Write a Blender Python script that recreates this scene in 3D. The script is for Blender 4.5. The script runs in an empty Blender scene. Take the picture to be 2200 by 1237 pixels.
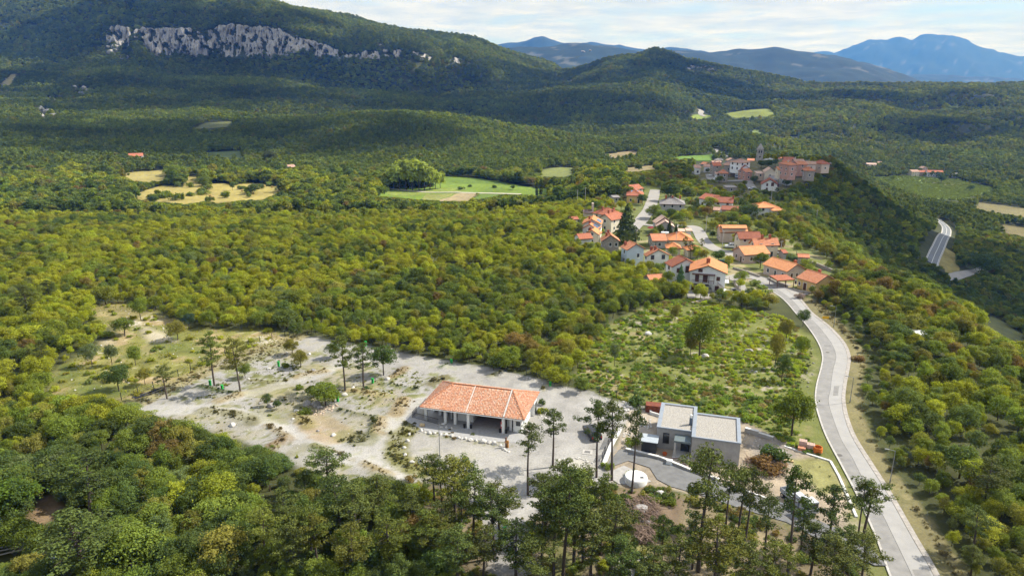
import bpy, bmesh, math, random
import numpy as np
from mathutils import Vector, Matrix

scene = bpy.context.scene
COL = scene.collection
R = math.radians

# ------------------------------------------------------------------ camera
F = 1467.0                      # focal length in pixels of the 2200 px wide photograph
PITCH = R(16.1)
CAMH = 55.0
cam_data = bpy.data.cameras.new('camera')
cam_data.sensor_width = 36.0
cam_data.lens = 36.0 * F / 2200.0
cam_data.clip_start = 1.0
cam_data.clip_end = 40000.0
cam = bpy.data.objects.new('camera', cam_data)
COL.objects.link(cam)
cam.location = (0, 0, CAMH)
cam.rotation_euler = (R(90) - PITCH, 0, 0)
scene.camera = cam

# ------------------------------------------------------------------ sky, sun, exposure
SUN_EL = R(44)
SUN_AZ = R(15)                  # measured from +x (right of the picture) towards +y (away)
sun_dir = Vector((math.cos(SUN_EL) * math.cos(SUN_AZ), math.cos(SUN_EL) * math.sin(SUN_AZ), math.sin(SUN_EL)))
world = bpy.data.worlds.new('World')
scene.world = world
world.use_nodes = True
wn, wl = world.node_tree.nodes, world.node_tree.links
bg = wn['Background']
bg.inputs['Strength'].default_value = 0.125
sky = wn.new('ShaderNodeTexSky')
sky.sky_type = 'NISHITA'
sky.sun_disc = False
sky.sun_elevation = SUN_EL
sky.sun_rotation = R(90) - SUN_AZ
sky.altitude = 400
# a broken sheet of stratocumulus, laid out on a plane overhead and seen in perspective
tc = wn.new('ShaderNodeTexCoord')
sep = wn.new('ShaderNodeSeparateXYZ'); wl.new(tc.outputs['Generated'], sep.inputs[0])
zz = wn.new('ShaderNodeMath'); zz.operation = 'MAXIMUM'; wl.new(sep.outputs['Z'], zz.inputs[0]); zz.inputs[1].default_value = 0.0
za = wn.new('ShaderNodeMath'); za.operation = 'ADD'; wl.new(zz.outputs[0], za.inputs[0]); za.inputs[1].default_value = 0.055
dx = wn.new('ShaderNodeMath'); dx.operation = 'DIVIDE'; wl.new(sep.outputs['X'], dx.inputs[0]); wl.new(za.outputs[0], dx.inputs[1])
dy = wn.new('ShaderNodeMath'); dy.operation = 'DIVIDE'; wl.new(sep.outputs['Y'], dy.inputs[0]); wl.new(za.outputs[0], dy.inputs[1])
cmb = wn.new('ShaderNodeCombineXYZ'); wl.new(dx.outputs[0], cmb.inputs[0]); wl.new(dy.outputs[0], cmb.inputs[1])
n1 = wn.new('ShaderNodeTexNoise'); n1.inputs['Scale'].default_value = 0.62; n1.inputs['Detail'].default_value = 9; n1.inputs['Roughness'].default_value = 0.62; n1.inputs['Distortion'].default_value = 0.35
wl.new(cmb.outputs[0], n1.inputs['Vector'])
rmp = wn.new('ShaderNodeValToRGB'); wl.new(n1.outputs['Fac'], rmp.inputs[0])
rmp.color_ramp.elements[0].position = 0.32; rmp.color_ramp.elements[0].color = (0.0, 0.0, 0.0, 1)
rmp.color_ramp.elements[1].position = 0.50; rmp.color_ramp.elements[1].color = (1, 1, 1, 1)
n2 = wn.new('ShaderNodeTexNoise'); n2.inputs['Scale'].default_value = 1.7; n2.inputs['Detail'].default_value = 8; n2.inputs['Roughness'].default_value = 0.6
wl.new(cmb.outputs[0], n2.inputs['Vector'])
cr2 = wn.new('ShaderNodeValToRGB'); wl.new(n2.outputs['Fac'], cr2.inputs[0])
cr2.color_ramp.elements[0].position = 0.36; cr2.color_ramp.elements[0].color = (3.5, 3.95, 4.6, 1)
cr2.color_ramp.elements[1].position = 0.62; cr2.color_ramp.elements[1].color = (5.1, 5.15, 5.2, 1)
thin = wn.new('ShaderNodeMix'); thin.data_type = 'RGBA'; thin.inputs[0].default_value = 0.70
wl.new(sky.outputs[0], thin.inputs[6]); thin.inputs[7].default_value = (2.5, 3.6, 5.2, 1)
mixs = wn.new('ShaderNodeMix'); mixs.data_type = 'RGBA'
wl.new(rmp.outputs[0], mixs.inputs[0]); wl.new(thin.outputs[2], mixs.inputs[6]); wl.new(cr2.outputs[0], mixs.inputs[7])
wl.new(mixs.outputs[2], bg.inputs['Color'])

sun_data = bpy.data.lights.new('sun', 'SUN')
sun_data.energy = 5.0
sun_data.angle = R(0.53)
sun_data.color = (1.0, 0.965, 0.92)
sun = bpy.data.objects.new('sun', sun_data)
COL.objects.link(sun)
sun.rotation_euler = (-sun_dir).to_track_quat('-Z', 'Y').to_euler()

scene.view_settings.view_transform = 'Standard'
scene.view_settings.look = 'None'
scene.view_settings.gamma = 1
scene.view_settings.use_curve_mapping = False
scene.view_settings.exposure = 0.60
HAZE_D = 0.80e-4
scene.cycles.use_denoising = True
scene.cycles.max_bounces = 5
scene.cycles.diffuse_bounces = 2
scene.cycles.glossy_bounces = 2
scene.cycles.transmission_bounces = 2
scene.cycles.transparent_max_bounces = 8
scene.cycles.volume_bounces = 0
scene.cycles.use_adaptive_sampling = True
scene.cycles.adaptive_threshold = 0.02
scene.cycles.sample_clamp_indirect = 6

# ------------------------------------------------------------------ numeric helpers
rng = np.random.default_rng(7)
random.seed(7)

def sstep(a, b, x):
    t = np.clip((np.asarray(x, float) - a) / (b - a), 0, 1)
    return t * t * (3 - 2 * t)

def _h(i, j, seed):
    i = i.astype(np.int64); j = j.astype(np.int64)
    n = (i * 374761393 + j * 668265263 + seed * 974711) & 0xFFFFFFFF
    n = ((n ^ (n >> 13)) * 1274126177) & 0xFFFFFFFF
    return ((n ^ (n >> 16)) & 0xFFFF) / 65535.0

def vnoise(x, y, seed=0):
    x = np.asarray(x, float); y = np.asarray(y, float)
    xi = np.floor(x); yi = np.floor(y); u = x - xi; v = y - yi
    u = u * u * (3 - 2 * u); v = v * v * (3 - 2 * v)
    a = _h(xi, yi, seed); b = _h(xi + 1, yi, seed); c = _h(xi, yi + 1, seed); d = _h(xi + 1, yi + 1, seed)
    return (a * (1 - u) + b * u) * (1 - v) + (c * (1 - u) + d * u) * v

def fbm(x, y, oc=4, seed=0):
    s = 0.0; a = 0.5; t = 0.0
    for k in range(oc):
        s = s + a * vnoise(x, y, seed + 17 * k); t += a
        x = np.asarray(x) * 2.03 + 11.3; y = np.asarray(y) * 2.03 - 7.7; a *= 0.5
    return s / t

def ray(u, v):
    xn = (np.asarray(u, float) - 1100) / F; yn = (np.asarray(v, float) - 618.5) / F
    return xn, math.cos(PITCH) - yn * math.sin(PITCH), -math.sin(PITCH) - yn * math.cos(PITCH)

def flat(u, v, z=0.0):
    dx_, dy_, dz_ = ray(u, v); t = (z - CAMH) / dz_
    return np.array([dx_ * t, dy_ * t])

# ------------------------------------------------------------------ the lie of the land
CREST_Y = [40, 60, 108, 128, 157, 190, 205, 250, 310, 400, 450, 520, 600]
CREST_X = [66, 72, 86, 97, 106, 114, 108, 110, 126, 172, 206, 236, 240]
CLIFF = [(228, 68, 96), (240, 57, 88), (262, 55, 100), (276, 58, 102), (284, 70, 84), (292, 62, 78), (306, 60, 92), (320, 60, 115), (345, 61, 120),
         (380, 60, 118), (410, 62, 125), (440, 70, 122), (470, 56, 123), (500, 51, 129), (550, 56, 126), (600, 62, 127), (622, 74, 116), (650, 82, 112),
         (700, 97, 128), (740, 113, 131), (762, 118, 132), (780, 111, 130), (830, 107, 127), (880, 110, 123), (915, 117, 132), (932, 125, 134),
         (955, 131, 134), (975, 124, 139), (992, 128, 139)]

def zbase(x, y):
    x = np.asarray(x, float); y = np.asarray(y, float)
    d = np.clip(x - np.interp(y, CREST_Y, CREST_X), 0, None)
    z = -60 * (1 - np.exp(-(d / 72) ** 1.35))
    m = sstep(0, -70, x - np.interp(y, [200, 300, 410, 560], [5, 35, 75, 95]))
    z = z - 12 * sstep(225, 430, y) * m
    z = z - 9 * sstep(470, 560, y) * (1 - m)
    z = z + 10 * np.exp(-((x - 190) / 70) ** 2 - ((y - 468) / 55) ** 2)
    z = z - 6 * sstep(-60, -130, x) * sstep(130, 60, y)
    rough = 1 - sstep(-95, -80, x) * sstep(96, 84, x) * sstep(225, 205, y)
    return z + rough * (fbm(x / 34, y / 34, 3, 3) - 0.5) * 2.6 * sstep(0, 40, np.hypot(x, y))

def _pt(p):
    if len(p) == 4:
        u, _, Y, z = p; v = 250
        dx_, dy_, dz_ = ray(u, v)
        return dx_ / dy_, Y, z
    u, v, Y = p
    dx_, dy_, dz_ = ray(u, v)
    return dx_ / dy_, Y, CAMH + Y * dz_ / dy_

_cy = lambda u: np.interp(u, [0, 700, 800, 940, 1000], [1750, 1750, 1770, 1850, 1900])
cliff_lo = [(u, b, float(_cy(u))) for u, t, b in CLIFF]
cliff_hi = [(u, t, float(_cy(u)) + 34) for u, t, b in CLIFF]
CONT = [
    # foot of the hills
    [(-700, 0, 560, -5), (0, 0, 590, -6), (300, 0, 630, -8), (600, 0, 640, -12), (900, 0, 640, -12), (1400, 0, 700, -14), (1600, 0, 720, -20), (1700, 0, 740, -34), (1850, 0, 840, -58), (2000, 0, 870, -60), (2400, 0, 800, -60), (3000, 0, 780, -60)],
    # low wooded mounds
    [(-700, 240, 950), (0, 252, 930), (200, 262, 940), (420, 268, 950), (600, 268, 950), (720, 255, 950), (850, 250, 960), (950, 258, 960), (1060, 272, 950), (1180, 292, 930), (1300, 318, 900), (1420, 0, 880, -14), (1500, 308, 920), (1590, 289, 940), (1660, 300, 960), (1750, 322, 1050), (1900, 332, 1130), (2200, 332, 1130), (3000, 332, 1130)],
    [(-700, 215, 1120), (0, 225, 1110), (200, 232, 1120), (420, 238, 1120), (600, 268, 1090), (720, 276, 1090), (850, 280, 1090), (950, 282, 1090), (1060, 286, 1090), (1180, 298, 1080), (1300, 300, 1060), (1420, 285, 1060), (1500, 300, 1080), (1590, 312, 1080), (1660, 312, 1100), (1750, 295, 1200), (1900, 305, 1250), (2200, 305, 1250), (3000, 305, 1250)],
    [(-700, 165, 1400), (0, 172, 1400), (300, 172, 1430), (600, 190, 1400), (850, 196, 1500), (1000, 204, 1600), (1150, 205, 1600), (1260, 208, 1480), (1405, 212, 1460), (1500, 238, 1480), (1600, 242, 1500), (1700, 246, 1480), (1800, 240, 1480), (1900, 238, 1480), (2200, 236, 1480), (3000, 236, 1480)],
    [(-700, 150, 1520), (0, 155, 1520), (300, 158, 1520), (600, 178, 1500), (850, 200, 1620), (1000, 214, 1730), (1120, 214, 1740), (1200, 200, 1740), (1290, 200, 1600), (1405, 195, 1560), (1500, 225, 1600), (1600, 238, 1620), (1700, 236, 1580), (1900, 228, 1580), (2200, 226, 1580), (3000, 226, 1580)],
    [(-700, 118, 1700), (0, 122, 1720), (180, 112, 1740)] + cliff_lo + [(1080, 158, 2050), (1200, 176, 2150), (1300, 170, 1900), (1405, 162, 1880), (1500, 176, 1880), (1600, 196, 1880), (1700, 206, 1800), (1800, 205, 1800), (1900, 204, 1800), (2200, 203, 1800), (3000, 203, 1800)],
    [(-700, 108, 1760), (0, 112, 1780), (180, 98, 1780)] + cliff_hi + [(1080, 150, 2100), (1200, 170, 2250), (1300, 160, 1980), (1405, 150, 1960), (1500, 168, 1960), (1600, 188, 1960), (1700, 202, 1870), (1800, 201, 1870), (1900, 200, 1870), (2200, 199, 1870), (3000, 199, 1870)],
    # skylines of the long mountain, the middle hill and the plateau
    [(-700, -220, 2600), (0, -75, 2600), (250, -32, 2600), (440, 1, 2600), (500, 9, 2600), (560, 20, 2600), (630, 30, 2600), (700, 38, 2600), (740, 44, 2600), (770, 50, 2600), (800, 60, 2600), (830, 69, 2600), (870, 75, 2600), (900, 78, 2600), (960, 84, 2600), (1000, 88, 2620), (1035, 92, 2640), (1060, 103, 2660), (1100, 116, 2680), (1150, 130, 2680), (1190, 142, 2650), (1212, 156, 2400), (1230, 156, 2350), (1250, 149, 2300), (1275, 139, 2260), (1300, 132, 2220), (1330, 128, 2200), (1365, 128, 2200), (1390, 120, 2200), (1410, 117, 2200), (1440, 124, 2200), (1470, 136, 2200), (1500, 142, 2200), (1540, 151, 2200), (1580, 160, 2200), (1630, 168, 2200), (1690, 180, 2250), (1730, 189, 2300), (1780, 188, 2350), (1850, 187, 2350), (1950, 186, 2350), (2050, 185, 2350), (2200, 185, 2350), (3000, 185, 2350)],
    [(-700, 0, 3300, 250), (400, 0, 3300, 60), (1000, 0, 3200, 30), (1212, 0, 3000, 20), (1400, 0, 3000, -20), (1730, 0, 3200, -10), (2200, 0, 3200, -10), (3000, 0, 3200, -10)],
    # hills behind
    [(-700, 90, 5200), (800, 100, 5200), (1000, 112, 5200), (1090, 106, 5200), (1150, 104, 5200), (1210, 98, 5200), (1260, 95, 5200), (1300, 99, 5200), (1350, 108, 5200), (1400, 112, 5200), (1450, 109, 5300), (1490, 109, 5300), (1560, 118, 5300), (1610, 115, 5300), (1660, 109, 5300), (1700, 112, 5300), (1760, 116, 5300), (1800, 121, 5250), (1850, 131, 5200), (1900, 146, 5200), (1950, 168, 5200), (1985, 182, 5200), (2060, 193, 5200), (2200, 198, 5200), (3000, 200, 5200)],
    [(-700, 0, 6600, 20), (800, 0, 6600, 20), (1500, 0, 6600, 20), (2200, 0, 6600, 20), (3000, 0, 6600, 20)],
    # blue ranges
    [(-700, 110, 9000), (700, 90, 9000), (880, 73, 9000), (930, 71, 9000), (955, 71, 9000), (985, 80, 9000), (1030, 92, 9000), (1060, 96, 9000), (1100, 92, 9000), (1130, 87, 9000), (1170, 78, 9000), (1200, 87, 9000), (1240, 95, 9000), (1285, 96, 9000), (1340, 100, 9000), (1400, 106, 9000), (1480, 110, 9000), (1560, 118, 9000), (1650, 128, 9000), (1750, 150, 9000), (2200, 170, 9000), (3000, 180, 9000)],
    [(-700, 0, 10800, 60), (800, 0, 10800, 60), (1500, 0, 10800, 60), (2200, 0, 10800, 60), (3000, 0, 10800, 60)],
    [(-700, 150, 13500), (1200, 150, 13500), (1600, 140, 13500), (1700, 128, 13500), (1765, 115, 13500), (1790, 114, 13500), (1830, 103, 13500), (1865, 91, 13500), (1890, 88, 13500), (1902, 92, 13500), (1935, 82, 13500), (1960, 84, 13500), (1985, 78, 13500), (2040, 78, 13500), (2065, 85, 13500), (2100, 98, 13500), (2140, 112, 13500), (2200, 123, 13500), (2300, 140, 13500), (3000, 170, 13500)],
    [(-700, 0, 14200, 0), (3000, 0, 14200, 0)],
]
SN = np.linspace(-1.75, 1.75, 901)
YN = np.concatenate([np.geomspace(520, 3000, 420), np.geomspace(3010, 14200, 180)])

def pchip_cols(Yk, Zk, Yq):
    """Yk, Zk: (K, C) knots per column; Yq: (N,) -> (N, C), monotone cubic."""
    K, C_ = Yk.shape
    h = np.diff(Yk, axis=0); dl = np.diff(Zk, axis=0) / h
    m = np.zeros_like(Zk)
    w1 = 2 * h[1:] + h[:-1]; w2 = h[1:] + 2 * h[:-1]
    ok = dl[:-1] * dl[1:] > 0
    with np.errstate(divide='ignore', invalid='ignore'):
        mm = (w1 + w2) / (w1 / dl[:-1] + w2 / dl[1:])
    m[1:-1] = np.where(ok, mm, 0); m[0] = dl[0]; m[-1] = dl[-1]
    out = np.empty((len(Yq), C_))
    for c in range(C_):
        k = np.clip(np.searchsorted(Yk[:, c], Yq) - 1, 0, K - 2)
        t = np.clip((Yq - Yk[k, c]) / h[k, c], 0, 1); t2 = t * t; t3 = t2 * t
        out[:, c] = (2*t3-3*t2+1)*Zk[k, c] + (t3-2*t2+t)*h[k, c]*m[k, c] + (-2*t3+3*t2)*Zk[k+1, c] + (t3-t2)*h[k, c]*m[k+1, c]
    return out

_Yk = [np.full(len(SN), 520.0)]; _Zk = [zbase(SN * 520, np.full(len(SN), 520.0))]
for cont in CONT:
    a = np.array([_pt(p) for p in cont])
    _Yk.append(np.interp(SN, a[:, 0], a[:, 1])); _Zk.append(np.interp(SN, a[:, 0], a[:, 2]))
_Yk = np.array(_Yk); _Zk = np.array(_Zk)
TAB = pchip_cols(_Yk, _Zk, YN)
_X = SN[None, :] * YN[:, None]; _Y = np.broadcast_to(YN[:, None], _X.shape)
_am = sstep(680, 1500, _Y)
TAB = TAB + _am * ((fbm(_X / 320, _Y / 320, 3, 5) - 0.5) * 58 + (fbm(_X / 90, _Y / 90, 3, 9) - 0.5) * 13) * np.interp(_Y, [0, 1600, 1800, 2200, 2600, 6000, 14000], [1, 1, 0.35, 0.6, 0.35, 1.6, 2.6])
_far = sstep(3000, 4500, _Y)
TAB = TAB - _far * np.abs(fbm(_X / 900, _Y / 900, 4, 31) - 0.5) * 170 * (1 - np.exp(-np.clip(_Y - 3000, 0, None) / 4000)) * (np.abs(np.sin(_Y)) * 0 + 1) * np.clip((np.abs(_Y - 13500) - 150) / 1200, 0, 1) * np.clip((np.abs(_Y - 9000) - 130) / 900, 0, 1) * np.clip((np.abs(_Y - 5200) - 170) / 600, 0, 1)

def zat(x, y):
    x = np.asarray(x, float); y = np.asarray(y, float)
    x, y = np.broadcast_arrays(x, y)
    zn = zbase(x, y)
    Yc = np.clip(y, YN[0], YN[-1]); s = np.clip(x / Yc, SN[0], SN[-1])
    fi = np.interp(Yc, YN, np.arange(len(YN))); fj = (s - SN[0]) / (SN[1] - SN[0])
    i = np.clip(fi.astype(int), 0, len(YN) - 2); j = np.clip(fj.astype(int), 0, len(SN) - 2)
    a = fi - i; b = fj - j
    zf = (TAB[i, j] * (1 - b) + TAB[i, j + 1] * b) * (1 - a) + (TAB[i + 1, j] * (1 - b) + TAB[i + 1, j + 1] * b) * a
    return np.where(y > 520, zf, zn)

_YR = np.concatenate([np.arange(40, 260, 0.5), np.geomspace(260, 14000, 2800)])

def at(u, v):
    """where the line of sight through photo pixel (u, v) meets the ground"""
    dx_, dy_, dz_ = ray(u, v)
    Y = _YR; x = Y * dx_ / dy_; z = CAMH + Y * dz_ / dy_
    g = zat(x, Y)
    k = np.nonzero(z < g)[0]
    k = k[0] if len(k) else len(Y) - 1
    if k == 0:
        return np.array([x[0], Y[0], g[0]])
    e0 = z[k - 1] - g[k - 1]; e1 = z[k] - g[k]
    t = e0 / (e0 - e1) if e0 != e1 else 0
    yy = Y[k - 1] + t * (Y[k] - Y[k - 1]); xx = yy * dx_ / dy_
    return np.array([xx, yy, float(zat(xx, yy))])

def atxy(pts):
    return np.array([at(u, v)[:2] for u, v in pts])

def project(x, y, z):
    c, s = math.cos(PITCH), math.sin(PITCH); zz_ = z - CAMH
    f_ = y * c - zz_ * s; up = y * s + zz_ * c
    return 1100 + F * x / f_, 618.5 - F * up / f_

def inpoly(x, y, poly):
    poly = np.asarray(poly); n = len(poly)
    ins = np.zeros(np.shape(x), bool)
    x0, y0 = poly.min(0); x1, y1 = poly.max(0)
    box = (x >= x0) & (x <= x1) & (y >= y0) & (y <= y1)
    if not box.any(): return ins
    xs = x[box]; ys = y[box]; r = np.zeros(xs.shape, bool)
    j = n - 1
    for i in range(n):
        xi, yi = poly[i]; xj, yj = poly[j]
        if yi != yj:
            c = ((yi > ys) != (yj > ys)) & (xs < (xj - xi) * (ys - yi) / (yj - yi) + xi)
            r ^= c
        j = i
    ins[box] = r
    return ins

def segdist(x, y, pts):
    """distance to a polyline"""
    d = np.full(np.shape(x), 1e9)
    for (ax, ay), (bx, by) in zip(pts[:-1], pts[1:]):
        vx, vy = bx - ax, by - ay; L = vx * vx + vy * vy + 1e-9
        t = np.clip(((x - ax) * vx + (y - ay) * vy) / L, 0, 1)
        d = np.minimum(d, np.hypot(x - ax - t * vx, y - ay - t * vy))
    return d

def polydist(x, y, poly):
    """signed distance: negative inside"""
    p = list(map(tuple, poly)); d = segdist(x, y, p + [p[0]])
    return np.where(inpoly(x, y, poly), -d, d)

def smooth_line(pts, n=6):
    """Catmull-Rom through the points"""
    p = np.asarray(pts, float); p = np.vstack([2 * p[0] - p[1], p, 2 * p[-1] - p[-2]])
    out = []
    for i in range(1, len(p) - 2):
        for k in range(n):
            t = k / n
            out.append(0.5 * ((2 * p[i]) + (-p[i-1] + p[i+1]) * t + (2*p[i-1] - 5*p[i] + 4*p[i+1] - p[i+2]) * t*t + (-p[i-1] + 3*p[i] - 3*p[i+1] + p[i+2]) * t**3))
    out.append(p[-2])
    return np.array(out)

# ------------------------------------------------------------------ object and material helpers
def mesh_from(name, v, f, mats=(), mi=None, smooth=False):
    """numpy arrays -> mesh; f is (n, 3) or (n, 4)"""
    v = np.asarray(v, np.float32); f = np.asarray(f, np.int32)
    me = bpy.data.meshes.new(name)
    me.vertices.add(len(v)); me.vertices.foreach_set('co', v.ravel())
    k = f.shape[1]
    me.loops.add(f.size); me.loops.foreach_set('vertex_index', f.ravel())
    me.polygons.add(len(f)); me.polygons.foreach_set('loop_start', np.arange(0, f.size, k, dtype=np.int32))
    for m in mats: me.materials.append(m)
    if mi is not None: me.polygons.foreach_set('material_index', np.asarray(mi, np.int32))
    me.update(calc_edges=True)
    me.polygons.foreach_set('use_smooth', np.full(len(f), smooth))
    return me

def link(name, me, parent=None):
    o = bpy.data.objects.new(name, me); COL.objects.link(o)
    if parent is not None: o.parent = parent
    return o

def tag(o, label=None, cat=None, group=None, kind=None):
    if label: o['label'] = label
    if cat: o['category'] = cat
    if group: o['group'] = group
    if kind: o['kind'] = kind
    return o

def empty(name, loc=(0, 0, 0), rz=0.0):
    o = bpy.data.objects.new(name, None); COL.objects.link(o)
    o.location = loc; o.rotation_euler = (0, 0, rz); o.empty_display_size = 0.3
    return o

def copy_tree(o, parent=None):
    c = o.copy(); COL.objects.link(c)
    if parent is not None: c.parent = parent
    for ch in list(o.children): copy_tree(ch, c)
    return c

MATS = {}
def mat(name, col, rough=0.9, var=0.12, scale=3.0, bump=0.0, metal=0.0, spec=0.3, bscale=None):
    """a plain material with a little grain and unevenness"""
    if name in MATS: return MATS[name]
    m = bpy.data.materials.new(name); m.use_nodes = True
    nt = m.node_tree; b = nt.nodes['Principled BSDF']
    b.inputs['Roughness'].default_value = rough; b.inputs['Metallic'].default_value = metal
    b.inputs['Specular IOR Level'].default_value = spec
    if var > 0:
        g = nt.nodes.new('ShaderNodeTexCoord')
        n = nt.nodes.new('ShaderNodeTexNoise'); n.inputs['Scale'].default_value = scale; n.inputs['Detail'].default_value = 6; n.inputs['Roughness'].default_value = 0.65
        nt.links.new(g.outputs['Object'], n.inputs['Vector'])
        r = nt.nodes.new('ShaderNodeMapRange'); r.inputs['From Min'].default_value = 0.25; r.inputs['From Max'].default_value = 0.75
        r.inputs['To Min'].default_value = 1 - var * 1.6; r.inputs['To Max'].default_value = 1 + var
        nt.links.new(n.outputs['Fac'], r.inputs['Value'])
        mx = nt.nodes.new('ShaderNodeMix'); mx.data_type = 'RGBA'; mx.blend_type = 'MULTIPLY'; mx.inputs[0].default_value = 1
        mx.inputs[6].default_value = (*col, 1); nt.links.new(r.outputs[0], mx.inputs[7])
        nt.links.new(mx.outputs[2], b.inputs['Base Color'])
        if bump > 0:
            bp = nt.nodes.new('ShaderNodeBump'); bp.inputs['Strength'].default_value = bump; bp.inputs['Distance'].default_value = 0.1
            n3 = nt.nodes.new('ShaderNodeTexNoise'); n3.inputs['Scale'].default_value = bscale or scale * 4; n3.inputs['Detail'].default_value = 5
            nt.links.new(g.outputs['Object'], n3.inputs['Vector']); nt.links.new(n3.outputs['Fac'], bp.inputs['Height']); nt.links.new(bp.outputs[0], b.inputs['Normal'])
    else:
        b.inputs['Base Color'].default_value = (*col, 1)
    MATS[name] = m
    return m

def vcol_mat(name, rough=0.95, fine=2.5, var=0.35, bump=0.4, spec=0.15):
    """albedo painted per vertex, with finer grain laid over it"""
    m = bpy.data.materials.new(name); m.use_nodes = True
    nt = m.node_tree; b = nt.nodes['Principled BSDF']; b.inputs['Roughness'].default_value = rough; b.inputs['Specular IOR Level'].default_value = spec
    a = nt.nodes.new('ShaderNodeAttribute'); a.attribute_name = 'albedo'
    g = nt.nodes.new('ShaderNodeNewGeometry')
    n = nt.nodes.new('ShaderNodeTexNoise'); n.inputs['Scale'].default_value = fine; n.inputs['Detail'].default_value = 6; n.inputs['Roughness'].default_value = 0.7
    nt.links.new(g.outputs['Position'], n.inputs['Vector'])
    r = nt.nodes.new('ShaderNodeMapRange'); r.inputs['From Min'].default_value = 0.3; r.inputs['From Max'].default_value = 0.7
    r.inputs['To Min'].default_value = 1 - var; r.inputs['To Max'].default_value = 1 + var * 0.8
    nt.links.new(n.outputs['Fac'], r.inputs['Value'])
    mx = nt.nodes.new('ShaderNodeMix'); mx.data_type = 'RGBA'; mx.blend_type = 'MULTIPLY'; mx.inputs[0].default_value = 1
    nt.links.new(a.outputs['Color'], mx.inputs[6]); nt.links.new(r.outputs[0], mx.inputs[7]); nt.links.new(mx.outputs[2], b.inputs['Base Color'])
    bp = nt.nodes.new('ShaderNodeBump'); bp.inputs['Strength'].default_value = bump; bp.inputs['Distance'].default_value = 0.15
    nt.links.new(n.outputs['Fac'], bp.inputs['Height']); nt.links.new(bp.outputs[0], b.inputs['Normal'])
    return m

# ------------------------------------------------------------------ layout, in photograph pixels put down on the ground
P_CAMP = [(648, 725), (690, 722), (760, 738), (870, 760), (960, 775), (1100, 803), (1200, 832), (1300, 857), (1385, 872), (1335, 930), (1300, 1000), (1290, 1040),
          (1200, 1060), (1130, 1120), (1120, 1200), (1060, 1210), (1030, 1110), (960, 1030), (880, 1030), (800, 1025), (720, 1040), (640, 1000), (600, 975), (540, 955), (470, 930), (400, 910), (330, 892), (285, 878), (300, 862), (350, 833),
          (430, 800), (480, 772), (560, 748), (610, 735)]
P_SCRUB = [(1232, 808), (1300, 700), (1390, 655), (1480, 640), (1560, 655), (1690, 685), (1745, 725), (1765, 770), (1752, 850), (1770, 930), (1815, 1020), (1700, 960), (1600, 905), (1500, 890), (1420, 880), (1385, 874), (1300, 850)]
P_MEADOW = [(190, 662), (240, 650), (330, 668), (420, 705), (560, 708), (645, 722), (560, 748), (480, 772), (430, 800), (350, 833), (285, 868), (210, 850), (95, 848), (110, 800), (215, 745), (250, 715), (205, 690)]
P_VILLAGE = [(1255, 520), (1232, 478), (1290, 440), (1355, 400), (1400, 402), (1480, 425), (1600, 425), (1690, 440), (1700, 460), (1640, 480), (1690, 520), (1760, 550), (1830, 600), (1750, 640), (1690, 645), (1560, 655), (1470, 640), (1390, 612), (1340, 560)]
P_OLD = [(1480, 372), (1490, 350), (1530, 335), (1620, 330), (1690, 335), (1768, 352), (1770, 362), (1745, 382), (1700, 408), (1640, 415), (1560, 412), (1500, 400)]
P_BARN = [(1375, 885), (1420, 880), (1600, 905), (1670, 940), (1770, 985), (1840, 1080), (1880, 1160), (1700, 1125), (1560, 1080), (1400, 1042), (1340, 1045), (1290, 1045), (1310, 985), (1335, 930)]
P_PINES = [(880, 1030), (1000, 1060), (1080, 1050), (1290, 1035), (1340, 1045), (1400, 1042), (1560, 1080), (1700, 1125), (1890, 1165), (1935, 1330), (1000, 1330), (960, 1170)]
P_YELLOW = [(283, 421), (318, 408), (345, 398), (396, 402), (400, 380), (428, 377), (432, 396), (470, 393), (498, 399), (520, 392), (560, 395), (630, 403), (596, 414), (564, 430), (520, 430), (470, 437), (440, 432), (400, 439), (350, 434), (300, 430)]
P_YELLOW2 = [(255, 374), (300, 370), (360, 366), (352, 388), (320, 392), (285, 388)]
P_GREEN = [(930, 384), (960, 379), (1010, 381), (1100, 396), (1180, 405), (1182, 419), (1090, 418), (1020, 415), (960, 430), (890, 428), (800, 420), (840, 405), (930, 402)]
P_PLOT = [(978, 416), (1026, 414), (1004, 433), (942, 431)]
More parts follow.
